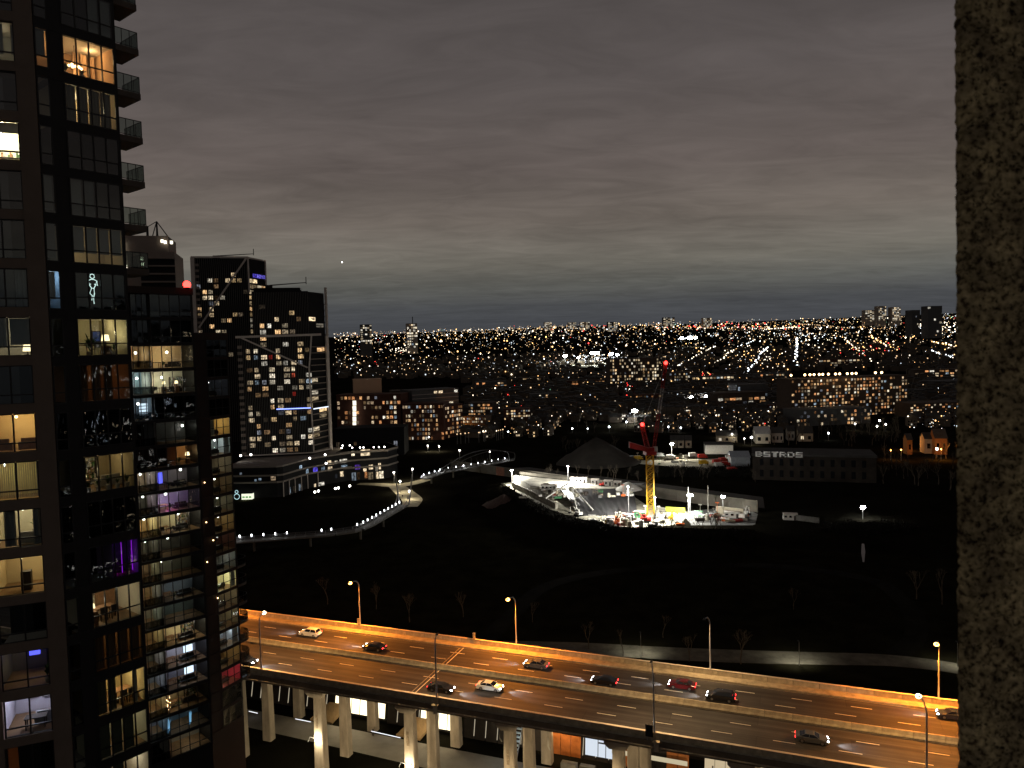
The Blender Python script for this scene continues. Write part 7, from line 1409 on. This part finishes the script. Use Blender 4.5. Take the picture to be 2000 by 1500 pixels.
# people and clutter under the deck
def person(p, label, top, legs, h=1.72, rz=0.0):
    r_ = empty('person', p, rz, label=label, cat='person', group='people under the expressway'); me = bpy.data.meshes.new('body'); V = [(0, 0, .95), (0, 0, 1.2), (0, 0, 1.42), (0, 0, 1.52), (0, 0.02, 1.64), (.09, 0, .9), (.11, .08, .5), (.10, -.06, .08), (-.09, 0, .9), (-.11, -.08, .5), (-.10, .12, .08), (.19, 0, 1.4), (.24, -.05, 1.12), (.22, .1, .9), (-.19, 0, 1.4), (-.24, .05, 1.12), (-.22, -.1, .9), (.10, .1, .04), (-.10, .26, .04)]
    Eg = [(0, 1), (1, 2), (2, 3), (3, 4), (0, 5), (5, 6), (6, 7), (0, 8), (8, 9), (9, 10), (2, 11), (11, 12), (12, 13), (2, 14), (14, 15), (15, 16), (7, 17), (10, 18)]
    me.from_pydata([(x, y, z) for x, y, z in V], Eg, []); o = bpy.data.objects.new('body', me); COL.objects.link(o); o.parent = r_; ORG[o.name] = ORG[r_.name]
    md_ = o.modifiers.new('skin', 'SKIN'); rad = [.15, .16, .15, .07, .11, .10, .075, .055, .10, .075, .055, .07, .055, .045, .07, .055, .045, .05, .05]
    for i, v_ in enumerate(me.skin_vertices[0].data): v_.radius = (rad[i], rad[i] * (0.8 if i < 3 else 1)); v_.use_root = (i == 0)
    o.modifiers.new('sub', 'SUBSURF').levels = 1; o.modifiers['sub'].render_levels = 1; me.materials.append(top); o.scale = (h / 1.76,) * 3
    return r_
person(atz(729, 1438), 'person in dark coat standing on the skating trail under the expressway', M_FURN, M_FURN)
ps_root = ps; pbody = [o for o in bpy.data.objects if o.name.startswith('body') and o.parent and o.parent.name.startswith('person')][0]
c = pbody.copy(); COL.objects.link(c); c.parent = ps_root; c.location = (0, 0, 0)
for i, (px, py, lb, m) in enumerate(((1160, 1496, 'grey gravel filled planter box in front of the picture window', M_WALLC), (1125, 1490, 'concrete bench block left of the picture window', M_RAWC), (1245, 1490, 'pale notice crate at the wood pavilion', HT))):
    p = st(s_of(px, py)[0], TV - 4.5, 0.0); r_ = empty('planter_box', p, label=lb, cat='planter', group='blocks under the expressway'); MB().box(p + Vector((0, 0, 0.7)), (3.0, 1.2, 1.4), -TH).build('box_wall', m, r_); MB().box(p + Vector((0, 0, 1.45)), (2.7, 0.9, 0.1), -TH).build('fill', M_SITE, r_)
# hangers under the fascia
for i, s0 in enumerate((-101, -46.5, -38, -12)):
    q = empty('drain_pipe', st(s0, 111.5, DZ - 3), label=('pale drain pipe under the near fascia, %s from the left' % ('first', 'second', 'third', 'fourth')[i]), cat='pipe'); MB().tube([st(s0, 111.5, DZ - 2.5), st(s0, 111.5, DZ - 4.0), st(s0 + 0.35, 111.6, DZ - 4.6)], 0.11, 6).build('pipe_run', M_RAWC, q)
# ------------------------------------------------------------------ trees
M_BARK = mat('bark', (0.085, 0.068, 0.05), 0.95, var=0.3, vs=3)
M_TWIG = mat('twig', (0.10, 0.082, 0.06), 0.95, var=0.2, vs=3)
def tree_meshes(seed, h=8.0, depth=5, spread=0.55):
    q = random.Random(seed); tb, cb_ = MB(), MB()
    def grow(p, d, ln, r, k):
        tgt = tb if k >= depth - 1 else cb_; mid = p + d * ln * 0.5 + Vector((q.uniform(-1, 1), q.uniform(-1, 1), 0)) * ln * 0.05; e = p + d * ln
        tgt.tube([p, mid, e], r, 5 if k > 3 else 3, r * 0.66)
        if k == 0: return
        for i in range(q.choice((2, 3, 3)) if k > 1 else 3):
            nd = (d + Vector((q.uniform(-1, 1), q.uniform(-1, 1), q.uniform(-0.15, 0.7))) * spread).normalized(); grow(e, nd, ln * q.uniform(0.62, 0.84), r * 0.6, k - 1)
    grow(Vector((0, 0, 0)), Vector((q.uniform(-.05, .05), q.uniform(-.05, .05), 1)).normalized(), h * 0.27, h * 0.02, depth)
    return tb.mesh('trunk', M_BARK), cb_.mesh('crown', M_TWIG)
TREES = [tree_meshes(s_, 8, 5) for s_ in (1, 2, 3)]; TREES_L = [tree_meshes(s_, 8, 4, 0.6) for s_ in (4, 5)]
def tree(p, sc, label, group, k=0, low=False, rz=0.0):
    t_ = (TREES_L if low else TREES); a = t_[k % len(t_)]; r_ = empty('bare_tree', p, rz, label=label, cat='tree', group=group); r_.scale = (sc, sc, sc)
    for nm, me in zip(('trunk', 'crown'), a): o = bpy.data.objects.new(nm, me); COL.objects.link(o); o.parent = r_
for i, (px, py, sc, lb) in enumerate(((1150, 1268, 1.05, 'bare tree at the left end of the gravel path'), (1217, 1281, 0.95, 'small bare tree with pale lit twigs beside the gravel path'), (1346, 1292, 0.95, 'bare tree just left of the pale lamp post'), (1447, 1297, 1.35, 'bare tree right of the pale lamp post'), (1295, 1245, 0.9, 'bare tree on the oval lawn above the path'),
                                       (800, 1215, 1.2, 'bare tree in the dark park behind the leftmost orange lamp'), (905, 1205, 1.1, 'bare tree in the dark park between the two orange lamps'), (640, 1180, 1.3, 'bare tree in the dark park left of the leftmost orange lamp'), (735, 1190, 1.1, 'bare tree in the dark park behind the orange lamp'), (1040, 1215, 0.9, 'bare tree right of the second orange lamp'), (1840, 1180, 1.5, 'leafless tree with light behind it at the right edge'), (1790, 1170, 1.3, 'second leafless tree with light behind it near the right edge'), (1550, 1190, 1.0, 'bare tree on the far side of the oval lawn'))):
    tree(atz(px, py), sc, lb, 'bare trees in the park', i, rz=i * 1.3)
tr2 = random.Random(17)
lab2 = ['dark bare tree on the slope in front of the construction site', 'dark bare tree along the rail corridor', 'dark tree beside the playing field', 'dark tree between the houses and the large apartment block', 'dark tree on the slope below the right hand houses', 'dark tree between the brick blocks and the floodlit field']
zones = [((1170, 1420), (1036, 1050), 26, 0, (0.9, 1.6)), ((1060, 1480), (925, 945), 24, 1, (0.8, 1.3)), ((1080, 1235), (872, 884), 14, 2, (1.0, 1.6)), ((1500, 1760), (840, 872), 60, 3, (1.4, 2.4)), ((1720, 1880), (895, 960), 26, 4, (1.2, 2.0)), ((900, 1180), (800, 845), 50, 5, (1.2, 2.0))]
for (xa, xb), (ya, yb), n_, li, (sa_, sb_) in zones:
    for i in range(n_):
        g_ = ground(tr2.uniform(xa, xb), tr2.uniform(ya, yb)); tree(g_, tr2.uniform(sa_, sb_), lab2[li], lab2[li].replace('dark tree', 'dark trees').replace('dark bare tree', 'dark bare trees'), i, True, tr2.uniform(0, 6))
for px, py, lb, pw in ((1252, 1281, 'thin dark lamp post lighting the gravel path beside the pale twigged tree', 1900), (1561, 1300, 'thin dark lamp post lighting the gravel path right of the pale street lamp', 2400), (1870, 1302, 'thin dark lamp post lighting the path beside the stone pillar', 1500)):
    p = atz(px, py); r_ = empty('path_lamp', p, label=lb, cat='lamp post', group='path lamps in the park'); MB().tube([p, p + Vector((0, 0, 6))], 0.09, 6, 0.06).build('post', M_STEEL, r_); MB().box(p + Vector((0, 0.3, 6)), (0.3, 0.9, 0.12)).build('lamp_head', M_BLACK, r_)
    lamp('SPOT', p + Vector((0, 0.5, 5.85)), pw, (1, .95, .76), r_, 0.2, (0.0, 0.35, -1), R(140), 0.8)
# shrub mass on the dark slope before the site
sh = MB(); q = random.Random(6)
def twigs(b, p, n_, h, w):
    for i in range(n_):
        a = p + Vector((q.uniform(-w, w), q.uniform(-w, w), 0)); e = a + Vector((q.uniform(-.5, .5), q.uniform(-.5, .5), q.uniform(0.5, 1))) * h; s_ = Vector((q.uniform(-1, 1), q.uniform(-1, 1), 0)).normalized() * 0.09; b.poly([a - s_, a + s_, e + s_ * .3, e - s_ * .3])
        b.poly([e + Vector((q.uniform(-.6, .6), q.uniform(-.6, .6), q.uniform(-.5, .3))), e + s_ * 3, e - s_ * 2 + Vector((0, 0, .4))])
edge = [(985, 948), (1000, 957), (1045, 982), (1085, 1002), (1120, 1013), (1165, 1018), (1190, 1027), (1240, 1031), (1330, 1031), (1470, 1034)]
for i in range(620):
    k_ = q.randrange(len(edge) - 1); f = q.random(); px = edge[k_][0] + (edge[k_ + 1][0] - edge[k_][0]) * f; yb = edge[k_][1] + (edge[k_ + 1][1] - edge[k_][1]) * f
    p = atz(px, yb + q.uniform(1, 9), 4.4) + Vector((0, -q.uniform(0, 8), 0)); p.z = 3.4; twigs(sh, p, 22, 1.9, 1.6)
sh.build('hillside_shrubs', mat('dark_shrub', (0.010, 0.009, 0.006), 1, var=0.4, vs=0.4), kind='stuff', label='dark shrubs on the slope in front of the construction site', cat='shrubs')
sh = MB()
for i in range(420): p = atz(q.uniform(1230, 1480), q.uniform(917, 932)); twigs(sh, p, 22, 2.4, 1.6)
for i in range(260): p = atz(q.gauss(1690, 38), q.gauss(1034, 5)); twigs(sh, p, 18, 1.8, 1.4)
sh.build('embankment_shrubs', MATS['dark_shrub'], kind='stuff', label='dark shrubs along the railway embankment', cat='shrubs')
# dark berm that hides the lower edge of the site
bp = [(905, 955), (950, 948), (982, 946), (1000, 957), (1045, 982), (1085, 1002), (1120, 1013), (1165, 1018), (1190, 1027), (1240, 1031), (1330, 1031), (1400, 1034), (1470, 1034)]
b = MB(); bq = random.Random(9)
for i, (x, y) in enumerate(bp):
    hz = 4.6 if 3 <= i <= 11 else 1.5; cst = atz(x, y + bq.uniform(-1, 1), hz); bk = cst + Vector((1.5, 7, 0)); fr0 = cst + Vector((-4, -14, 0)); fr1 = cst + Vector((-10, -34, 0))
    b.v += [(bk.x, bk.y, -0.2), (cst.x + .5, cst.y + 1.5, hz * 0.9), (cst.x, cst.y, hz), (fr0.x, fr0.y, hz * 0.55), (fr1.x, fr1.y, -0.2)]
    if i:
        o_ = 5 * i
        for k_ in range(4): b.f.append((o_ - 5 + k_, o_ - 4 + k_, o_ + 1 + k_, o_ + k_)); b.m.append(0)
b.build('berm', M_GROUND, kind='structure', smooth=True)
# pond whose narrow outline draws a lamp's reflected streak
M_WATER = mat('puddle_water', (0.005, 0.006, 0.007), 0.06, var=0, spec=0.5, bump=0.15, bs=1.2)
sheet('puddle', [atz(1683, 1062), atz(1688, 1062), atz(1690, 1078), atz(1688, 1098), atz(1685, 1098), atz(1682, 1080)], M_WATER, 0.03)
# ------------------------------------------------------------------ street lamps running up the hillside
LH = {}
def lamp_mesh(e, r):
    k_ = (e.name, round(r, 1))
    if k_ not in LH: b = MB(); b.mat(1).tube([(0, 0, 0), (0, 0, 8)], 0.15, 4); b.mat(0).ball((0, 0, 8.4), r, 6, 4); LH[k_] = b.mesh('street_light', [e, M_STEEL])
    return LH[k_]
E_ST = [emat('far_cool', (0.86, 0.93, 1.0), 4.2), emat('far_white', (1.0, 0.84, 0.62), 4.2), emat('far_amber', (1.0, 0.55, 0.2), 4.2), emat('far_red', (1.0, 0.05, 0.04), 5), emat('far_faint', (1.0, 0.66, 0.36), 1.5), emat('far_faint_cool', (0.8, 0.9, 1.0), 1.3), emat('far_green', (0.4, 1.0, 0.6), 3)]
fr_ = random.Random(23)
rows = [((1455, 742), (1497, 684), 26, 0, 1.25, 'white street light in the row of lights climbing left of the vertical street'), ((1553, 722), (1557, 664), 34, 0, 1.35, 'white street light in the straight vertical street of lights'), ((1648, 664), (1712, 718), 20, 1, 1.0, 'white street light in the diagonal row right of the vertical street'), ((1325, 722), (1396, 682), 17, 1, 1.0, 'street light in the leftmost diagonal row beside the jib'), ((1400, 716), (1432, 690), 12, 1, 1.3, 'street light in the short bright diagonal row'), ((1440, 682), (1474, 668), 8, 0, 1.1, 'street light in the short upper diagonal row'),
        ((1700, 660), (1737, 684), 14, 2, 1.4, 'amber street light in the glowing orange street at right'), ((1820, 673), (1880, 684), 15, 2, 1.4, 'amber street light in the orange row near the right edge'), ((1815, 690), (1882, 714), 13, 0, 1.2, 'white street light in the lower right diagonal row'), ((1800, 640), (1780, 630), 9, 1, 1.4, 'street light in the curved bright road on the right hill'), ((1560, 636), (1660, 644), 24, 4, 0.9, 'light in the long bright row under the skyline'), ((1495, 646), (1556, 642), 18, 1, 1.0, 'light of the long bright hall under the skyline'), ((900, 868), (985, 858), 12, 4, 0.5, 'lamp along the field road')]
cnt = 0
for (xa, ya), (xb, yb), n_, e, r, lb in rows:
    A, B2 = ground(xa, ya), ground(xb, yb)
    if A is None or B2 is None: continue
    for i in range(n_):
        f = i / (n_ - 1); p = A.lerp(B2, f) + UR * fr_.uniform(-4, 4); p.z = terr(p.x, p.y)
        o = place('street_light', lamp_mesh(E_ST[e] if fr_.random() < 0.85 else E_ST[1], r * fr_.uniform(0.75, 1.15) * max(1, p.y / 1500)), None, p); tag(o, lb, 'street light', 'rows of street lights on the hillside'); cnt += 1
# ------------------------------------------------------------------ houses on the slope
HW = [mat('far_wall', (0.10, 0.08, 0.06), 0.9, var=0.2), M_ROOF]
def house_mesh(seed):
    q = random.Random(seed); b = MB(); w, d, h, rg = q.uniform(6, 9), q.uniform(8, 12), q.uniform(5, 8), q.uniform(2, 3.5)
    b.mat(0).obox((-w / 2, -d / 2, -3), (w, 0, 0), (0, d, 0), (0, 0, h + 3)); b.mat(1)
    A = [Vector((-w / 2 - .4, -d / 2 - .4, h)), Vector((w / 2 + .4, -d / 2 - .4, h)), Vector((w / 2 + .4, d / 2 + .4, h)), Vector((-w / 2 - .4, d / 2 + .4, h))]; r0, r1 = Vector((0, -d / 2 - .4, h + rg)), Vector((0, d / 2 + .4, h + rg))
    b.poly([A[0], r0, r1, A[3]]); b.poly([A[1], A[2], r1, r0]); b.mat(0).poly([A[0], A[1], r0]); b.poly([A[2], A[3], r1])
    for i in range(3):
        for z_ in (1.0, 3.8):
            b.mat(2 if q.random() < 0.38 else 3).obox((-w / 2 + 0.8 + i * (w - 1) / 3, -d / 2 - 0.08, z_), (1.2, 0, 0), (0, 0.06, 0), (0, 0, 1.4))
    b.mat(0).obox((w * 0.2, 0, h), (0.8, 0, 0), (0, 0.8, 0), (0, 0, rg + 0.6))
    return b.mesh('house', HW + [[M_WINOR, M_WIN, M_WINB][seed % 3], M_WDARK])
HM = [house_mesh(i) for i in range(9)]
hs_ = MB(); nh = 0
spots = []
for i in range(6400):
    px = fr_.uniform(655, 1885); py = 640 + 215 * fr_.random() ** 1.4
    if 655 < px < 910 and py > 740: continue
    if 1085 < px < 1245 and py > 825: continue
    if px < 1240 and py > 800 and fr_.random() < 0.35: continue
    if 1540 < px < 1775 and py > 725: continue
    if 1230 < px and py > 845: continue
    g_ = ground(px, py)
    if g_ is None or g_.y < 560: continue
    spots.append(g_)
spots.sort(key=lambda p: p.y)
near = [p for p in spots if p.y > 640]
def where(p):
    x = (p.x / p.y) * FPX + 1000
    n_ = min(LOWB, key=lambda q_: abs((q_[0] + q_[1]) / 2 - x) + 0.25 * abs(q_[4] - p.y)); return 'small gabled house near the low building %s' % n_[5]
picked = []
for p in near:
    if all((p - r_).length > 11 for r_ in picked[-40:]): picked.append(p)
    if len(picked) >= 290: break
for i, p in enumerate(picked):
    o = place('gabled_house', HM[i % 9], None, p, -TH + fr_.choice((0, math.pi / 2, 0.1))); tag(o, where(p), 'house', 'small houses on the slope')
far_h = near[len(picked):]
for p in far_h[:2600]:
    w, h = fr_.uniform(7, 14), fr_.uniform(6, 10); hs_.mat(0).box(p + Vector((0, 0, h / 2 - 1.5)), (w, w, h + 3), -TH); hs_.mat(1).box(p + Vector((0, 0, h + 0.4)), (w * 0.7, w, 1.6), -TH)
hs_.build('distant_houses', HW, kind='stuff', label='mass of small dark houses on the hillside up to the skyline', cat='houses')
# scattered lamps and windows of the far city
lm = [MB() for _ in E_ST]
def dot(i, p, r): lm[i].ball(p, r, 5, 3)
for p in spots:
    if fr_.random() < 0.86:
        e = fr_.choices(range(7), (8, 20, 18, 0.8, 38, 12, 0.15))[0]; r = (0.19 + 0.75 * fr_.random() ** 5) * p.y / 742 * 0.88; dot(e, p + Vector((fr_.uniform(-6, 6), -6, fr_.uniform(3, 9))), max(0.22, r))
# bands of light along the skyline and brighter clusters
for i in range(1250):
    px = fr_.uniform(652, 1885); base = 655 - (px - 650) * 0.0285; py = base + abs(fr_.gauss(0, 9)) - 2; g_ = ground(px, py)
    if g_ is None: Y = 6300; g_ = aty(px, py, Y); 
    e = fr_.choices(range(7), (6, 22, 18, 2, 34, 16, 0.6))[0]; dot(e, g_ + Vector((0, -8, fr_.uniform(4, 26))), (0.19 + 0.60 * fr_.random() ** 4.5) * g_.y / 742 * 0.75)
for cx, cy, sx, sy, n_, es in ((1160, 706, 46, 8, 70, (0, 1)), (1340, 664, 18, 3, 16, (0,)), (1375, 748, 12, 9, 26, (3, 2)), (1480, 705, 60, 22, 60, (1, 2)), (1300, 745, 60, 14, 40, (1, 4)), (790, 688, 26, 5, 40, (1,)), (1230, 770, 18, 14, 22, (1, 3)), (1000, 808, 20, 6, 16, (2, 1)), (1360, 785, 25, 8, 14, (0,)), (1700, 690, 60, 14, 50, (2, 2, 3)), (1840, 640, 40, 14, 70, (1, 1, 0)), (1440, 640, 140, 7, 80, (2, 1, 3)), (1560, 660, 120, 10, 60, (1, 0))):
    for i in range(n_):
        g_ = ground(fr_.gauss(cx, sx * 0.5), fr_.gauss(cy, sy * 0.5))
        if g_: dot(fr_.choice(es), g_ + Vector((0, -6, fr_.uniform(4, 12))), (0.3 + 0.45 * fr_.random() ** 1.5) * g_.y / 742 * 0.8)
nm_ = ['distant_cool_lights', 'distant_white_lights', 'distant_amber_lights', 'distant_red_lights', 'distant_faint_warm_lights', 'distant_faint_cool_lights', 'distant_green_lights']
for i, b in enumerate(lm): b.build(nm_[i], E_ST[i], kind='stuff', label=nm_[i].replace('_', ' ') + ' scattered over the far city', cat='city lights')
# floodlit yard far behind and sports lights
for px, py, h, n_, r, lb in ((1162, 712, 26, 5, 2.6, 'brightest distant floodlight mast over the far yard'), (1104, 712, 20, 3, 2.0, 'distant floodlight mast left of the brightest one'), (1194, 708, 20, 3, 2.0, 'distant floodlight mast right of the brightest one'), (1206, 710, 20, 2, 1.8, 'small distant floodlight mast at the right end of the far yard'), (1130, 714, 18, 2, 1.6, 'small distant floodlight mast in the far yard'), (1332, 678, 30, 2, 3.2, 'left distant sports floodlight'), (1347, 678, 30, 3, 3.4, 'middle distant sports floodlight'), (1359, 677, 30, 2, 3.0, 'right distant sports floodlight'), (1352, 792, 9, 3, 1.3, 'cool flood lamp on the low building right of the jib'), (1382, 790, 9, 3, 1.4, 'second cool flood lamp on the low building right of the jib')):
    g_ = ground(px, py)
    r_ = empty('distant_floodlight', g_, label=lb, cat='floodlight', group='distant floodlights'); MB().tube([g_, g_ + Vector((0, 0, h))], 0.5, 5).build('mast', M_STEEL, r_)
    for i in range(n_): MB().ball(g_ + Vector(((i - (n_ - 1) / 2) * r * 1.5, -1, h)), r, 8, 6).build('lamp_head', E_FLOOD, r_, smooth=True)
    if px < 1210: lamp('POINT', g_ + Vector((0, -4, h)), 160000 if px == 1162 else 60000, (.95, .98, .85), r_, 2)
gy = ground(1165, 716)
sheet_pts = [ground(1100, 716), ground(1150, 719), ground(1215, 719), ground(1220, 711), ground(1140, 709)]
b = MB(); b.poly([(p.x, p.y, p.z + 1.2) for p in sheet_pts]); b.build('far_yard_ground', M_SITE, kind='structure')
pl_ = aty(668, 512, 6000); MB().ball(pl_, 5.0, 6, 4).build('planet', E_WHITE, label='single bright point of light in the sky left of centre', cat='light', org=pl_)
# ------------------------------------------------------------------ stone pillar beside the camera
M_STONE = bpy.data.materials.new('exposed_aggregate'); M_STONE.use_nodes = True; t = M_STONE.node_tree; bs_ = t.nodes['Principled BSDF']; bs_.inputs['Roughness'].default_value = 0.95; bs_.inputs['Specular IOR Level'].default_value = 0.15
tcn = t.nodes.new('ShaderNodeTexCoord'); vo = t.nodes.new('ShaderNodeTexVoronoi'); vo.inputs['Scale'].default_value = 105; nz = t.nodes.new('ShaderNodeTexNoise'); nz.inputs['Scale'].default_value = 26; nz.inputs['Detail'].default_value = 5; nz2 = t.nodes.new('ShaderNodeTexNoise'); nz2.inputs['Scale'].default_value = 150; nz2.inputs['Detail'].default_value = 4
wp = t.nodes.new('ShaderNodeMixRGB'); wp.blend_type = 'ADD'; wp.inputs[0].default_value = 0.03; t.links.new(tcn.outputs['Object'], wp.inputs[1]); t.links.new(nz2.outputs['Color'], wp.inputs[2])
for n_ in (nz, nz2): t.links.new(tcn.outputs['Object'], n_.inputs['Vector'])
t.links.new(wp.outputs[0], vo.inputs['Vector'])
cr_ = t.nodes.new('ShaderNodeValToRGB'); e = cr_.color_ramp.elements; e[0].position = 0.36; e[0].color = (0.07, 0.052, 0.036, 1); e[1].position = 0.68; e[1].color = (0.58, 0.51, 0.36, 1); x_ = e.new(0.46); x_.color = (0.33, 0.285, 0.185, 1); t.links.new(nz2.outputs['Fac'], cr_.inputs[0])
cr2 = t.nodes.new('ShaderNodeValToRGB'); e = cr2.color_ramp.elements; e[0].position = 0.38; e[0].color = (0.55, 0.5, 0.42, 1); e[1].position = 0.66; e[1].color = (1.35, 1.25, 1.0, 1); t.links.new(nz.outputs['Fac'], cr2.inputs[0])
mx = t.nodes.new('ShaderNodeMixRGB'); mx.blend_type = 'MULTIPLY'; mx.inputs[0].default_value = 1; t.links.new(cr_.outputs[0], mx.inputs[1]); t.links.new(cr2.outputs[0], mx.inputs[2])
pit = t.nodes.new('ShaderNodeMapRange'); pit.inputs[1].default_value = 0.16; pit.inputs[2].default_value = 0.40; pit.inputs[3].default_value = 0.10; pit.inputs[4].default_value = 1.0; t.links.new(vo.outputs['Distance'], pit.inputs[0])
mx4 = t.nodes.new('ShaderNodeMixRGB'); mx4.blend_type = 'MULTIPLY'; mx4.inputs[0].default_value = 1; t.links.new(mx.outputs[0], mx4.inputs[1]); t.links.new(pit.outputs[0], mx4.inputs[2]); t.links.new(mx4.outputs[0], bs_.inputs['Base Color'])
bpn = t.nodes.new('ShaderNodeBump'); bpn.inputs['Strength'].default_value = 0.7; bpn.inputs['Distance'].default_value = 0.004; t.links.new(nz2.outputs['Fac'], bpn.inputs['Height']); t.links.new(bpn.outputs[0], bs_.inputs['Normal'])
YP = 0.80; b = MB(); q = random.Random(2); nz_, nx_ = 330, 18
top_, bot_ = aty(1876, -500, YP), aty(1887, 2000, YP)
for j in range(nz_ + 1):
    e0 = top_.lerp(bot_, j / nz_)
    for i in range(nx_ + 1):
        x = e0.x + 0.30 * (i / nx_) ** 1.5 + (0 if i == 0 else q.uniform(-0.0012, 0.0012)); y = YP + (0.012 * (1 - min(1, i / 2)) ** 2) + q.uniform(-0.0018, 0.0018); b.v.append((x + q.uniform(-0.0005, 0.0005), y, e0.z))
    for k_ in range(1, 5): b.v.append((e0.x + q.uniform(-0.001, 0.001) + 0.075 * k_, YP + 0.012 + 0.09 * k_, e0.z))
w_ = nx_ + 5
for j in range(nz_):
    o_, p_ = j * w_, (j + 1) * w_
    for i in range(nx_): b.f.append((o_ + i, p_ + i, p_ + i + 1, o_ + i + 1)); b.m.append(0)
    a0 = [0] + list(range(nx_ + 1, nx_ + 5))
    for i in range(4): b.f.append((o_ + a0[i + 1], p_ + a0[i + 1], p_ + a0[i], o_ + a0[i])); b.m.append(0)
b.build('stone_pillar', M_STONE, label='rough speckled stone pillar close to the camera at the right edge', cat='pillar', smooth=True, org=bot_)
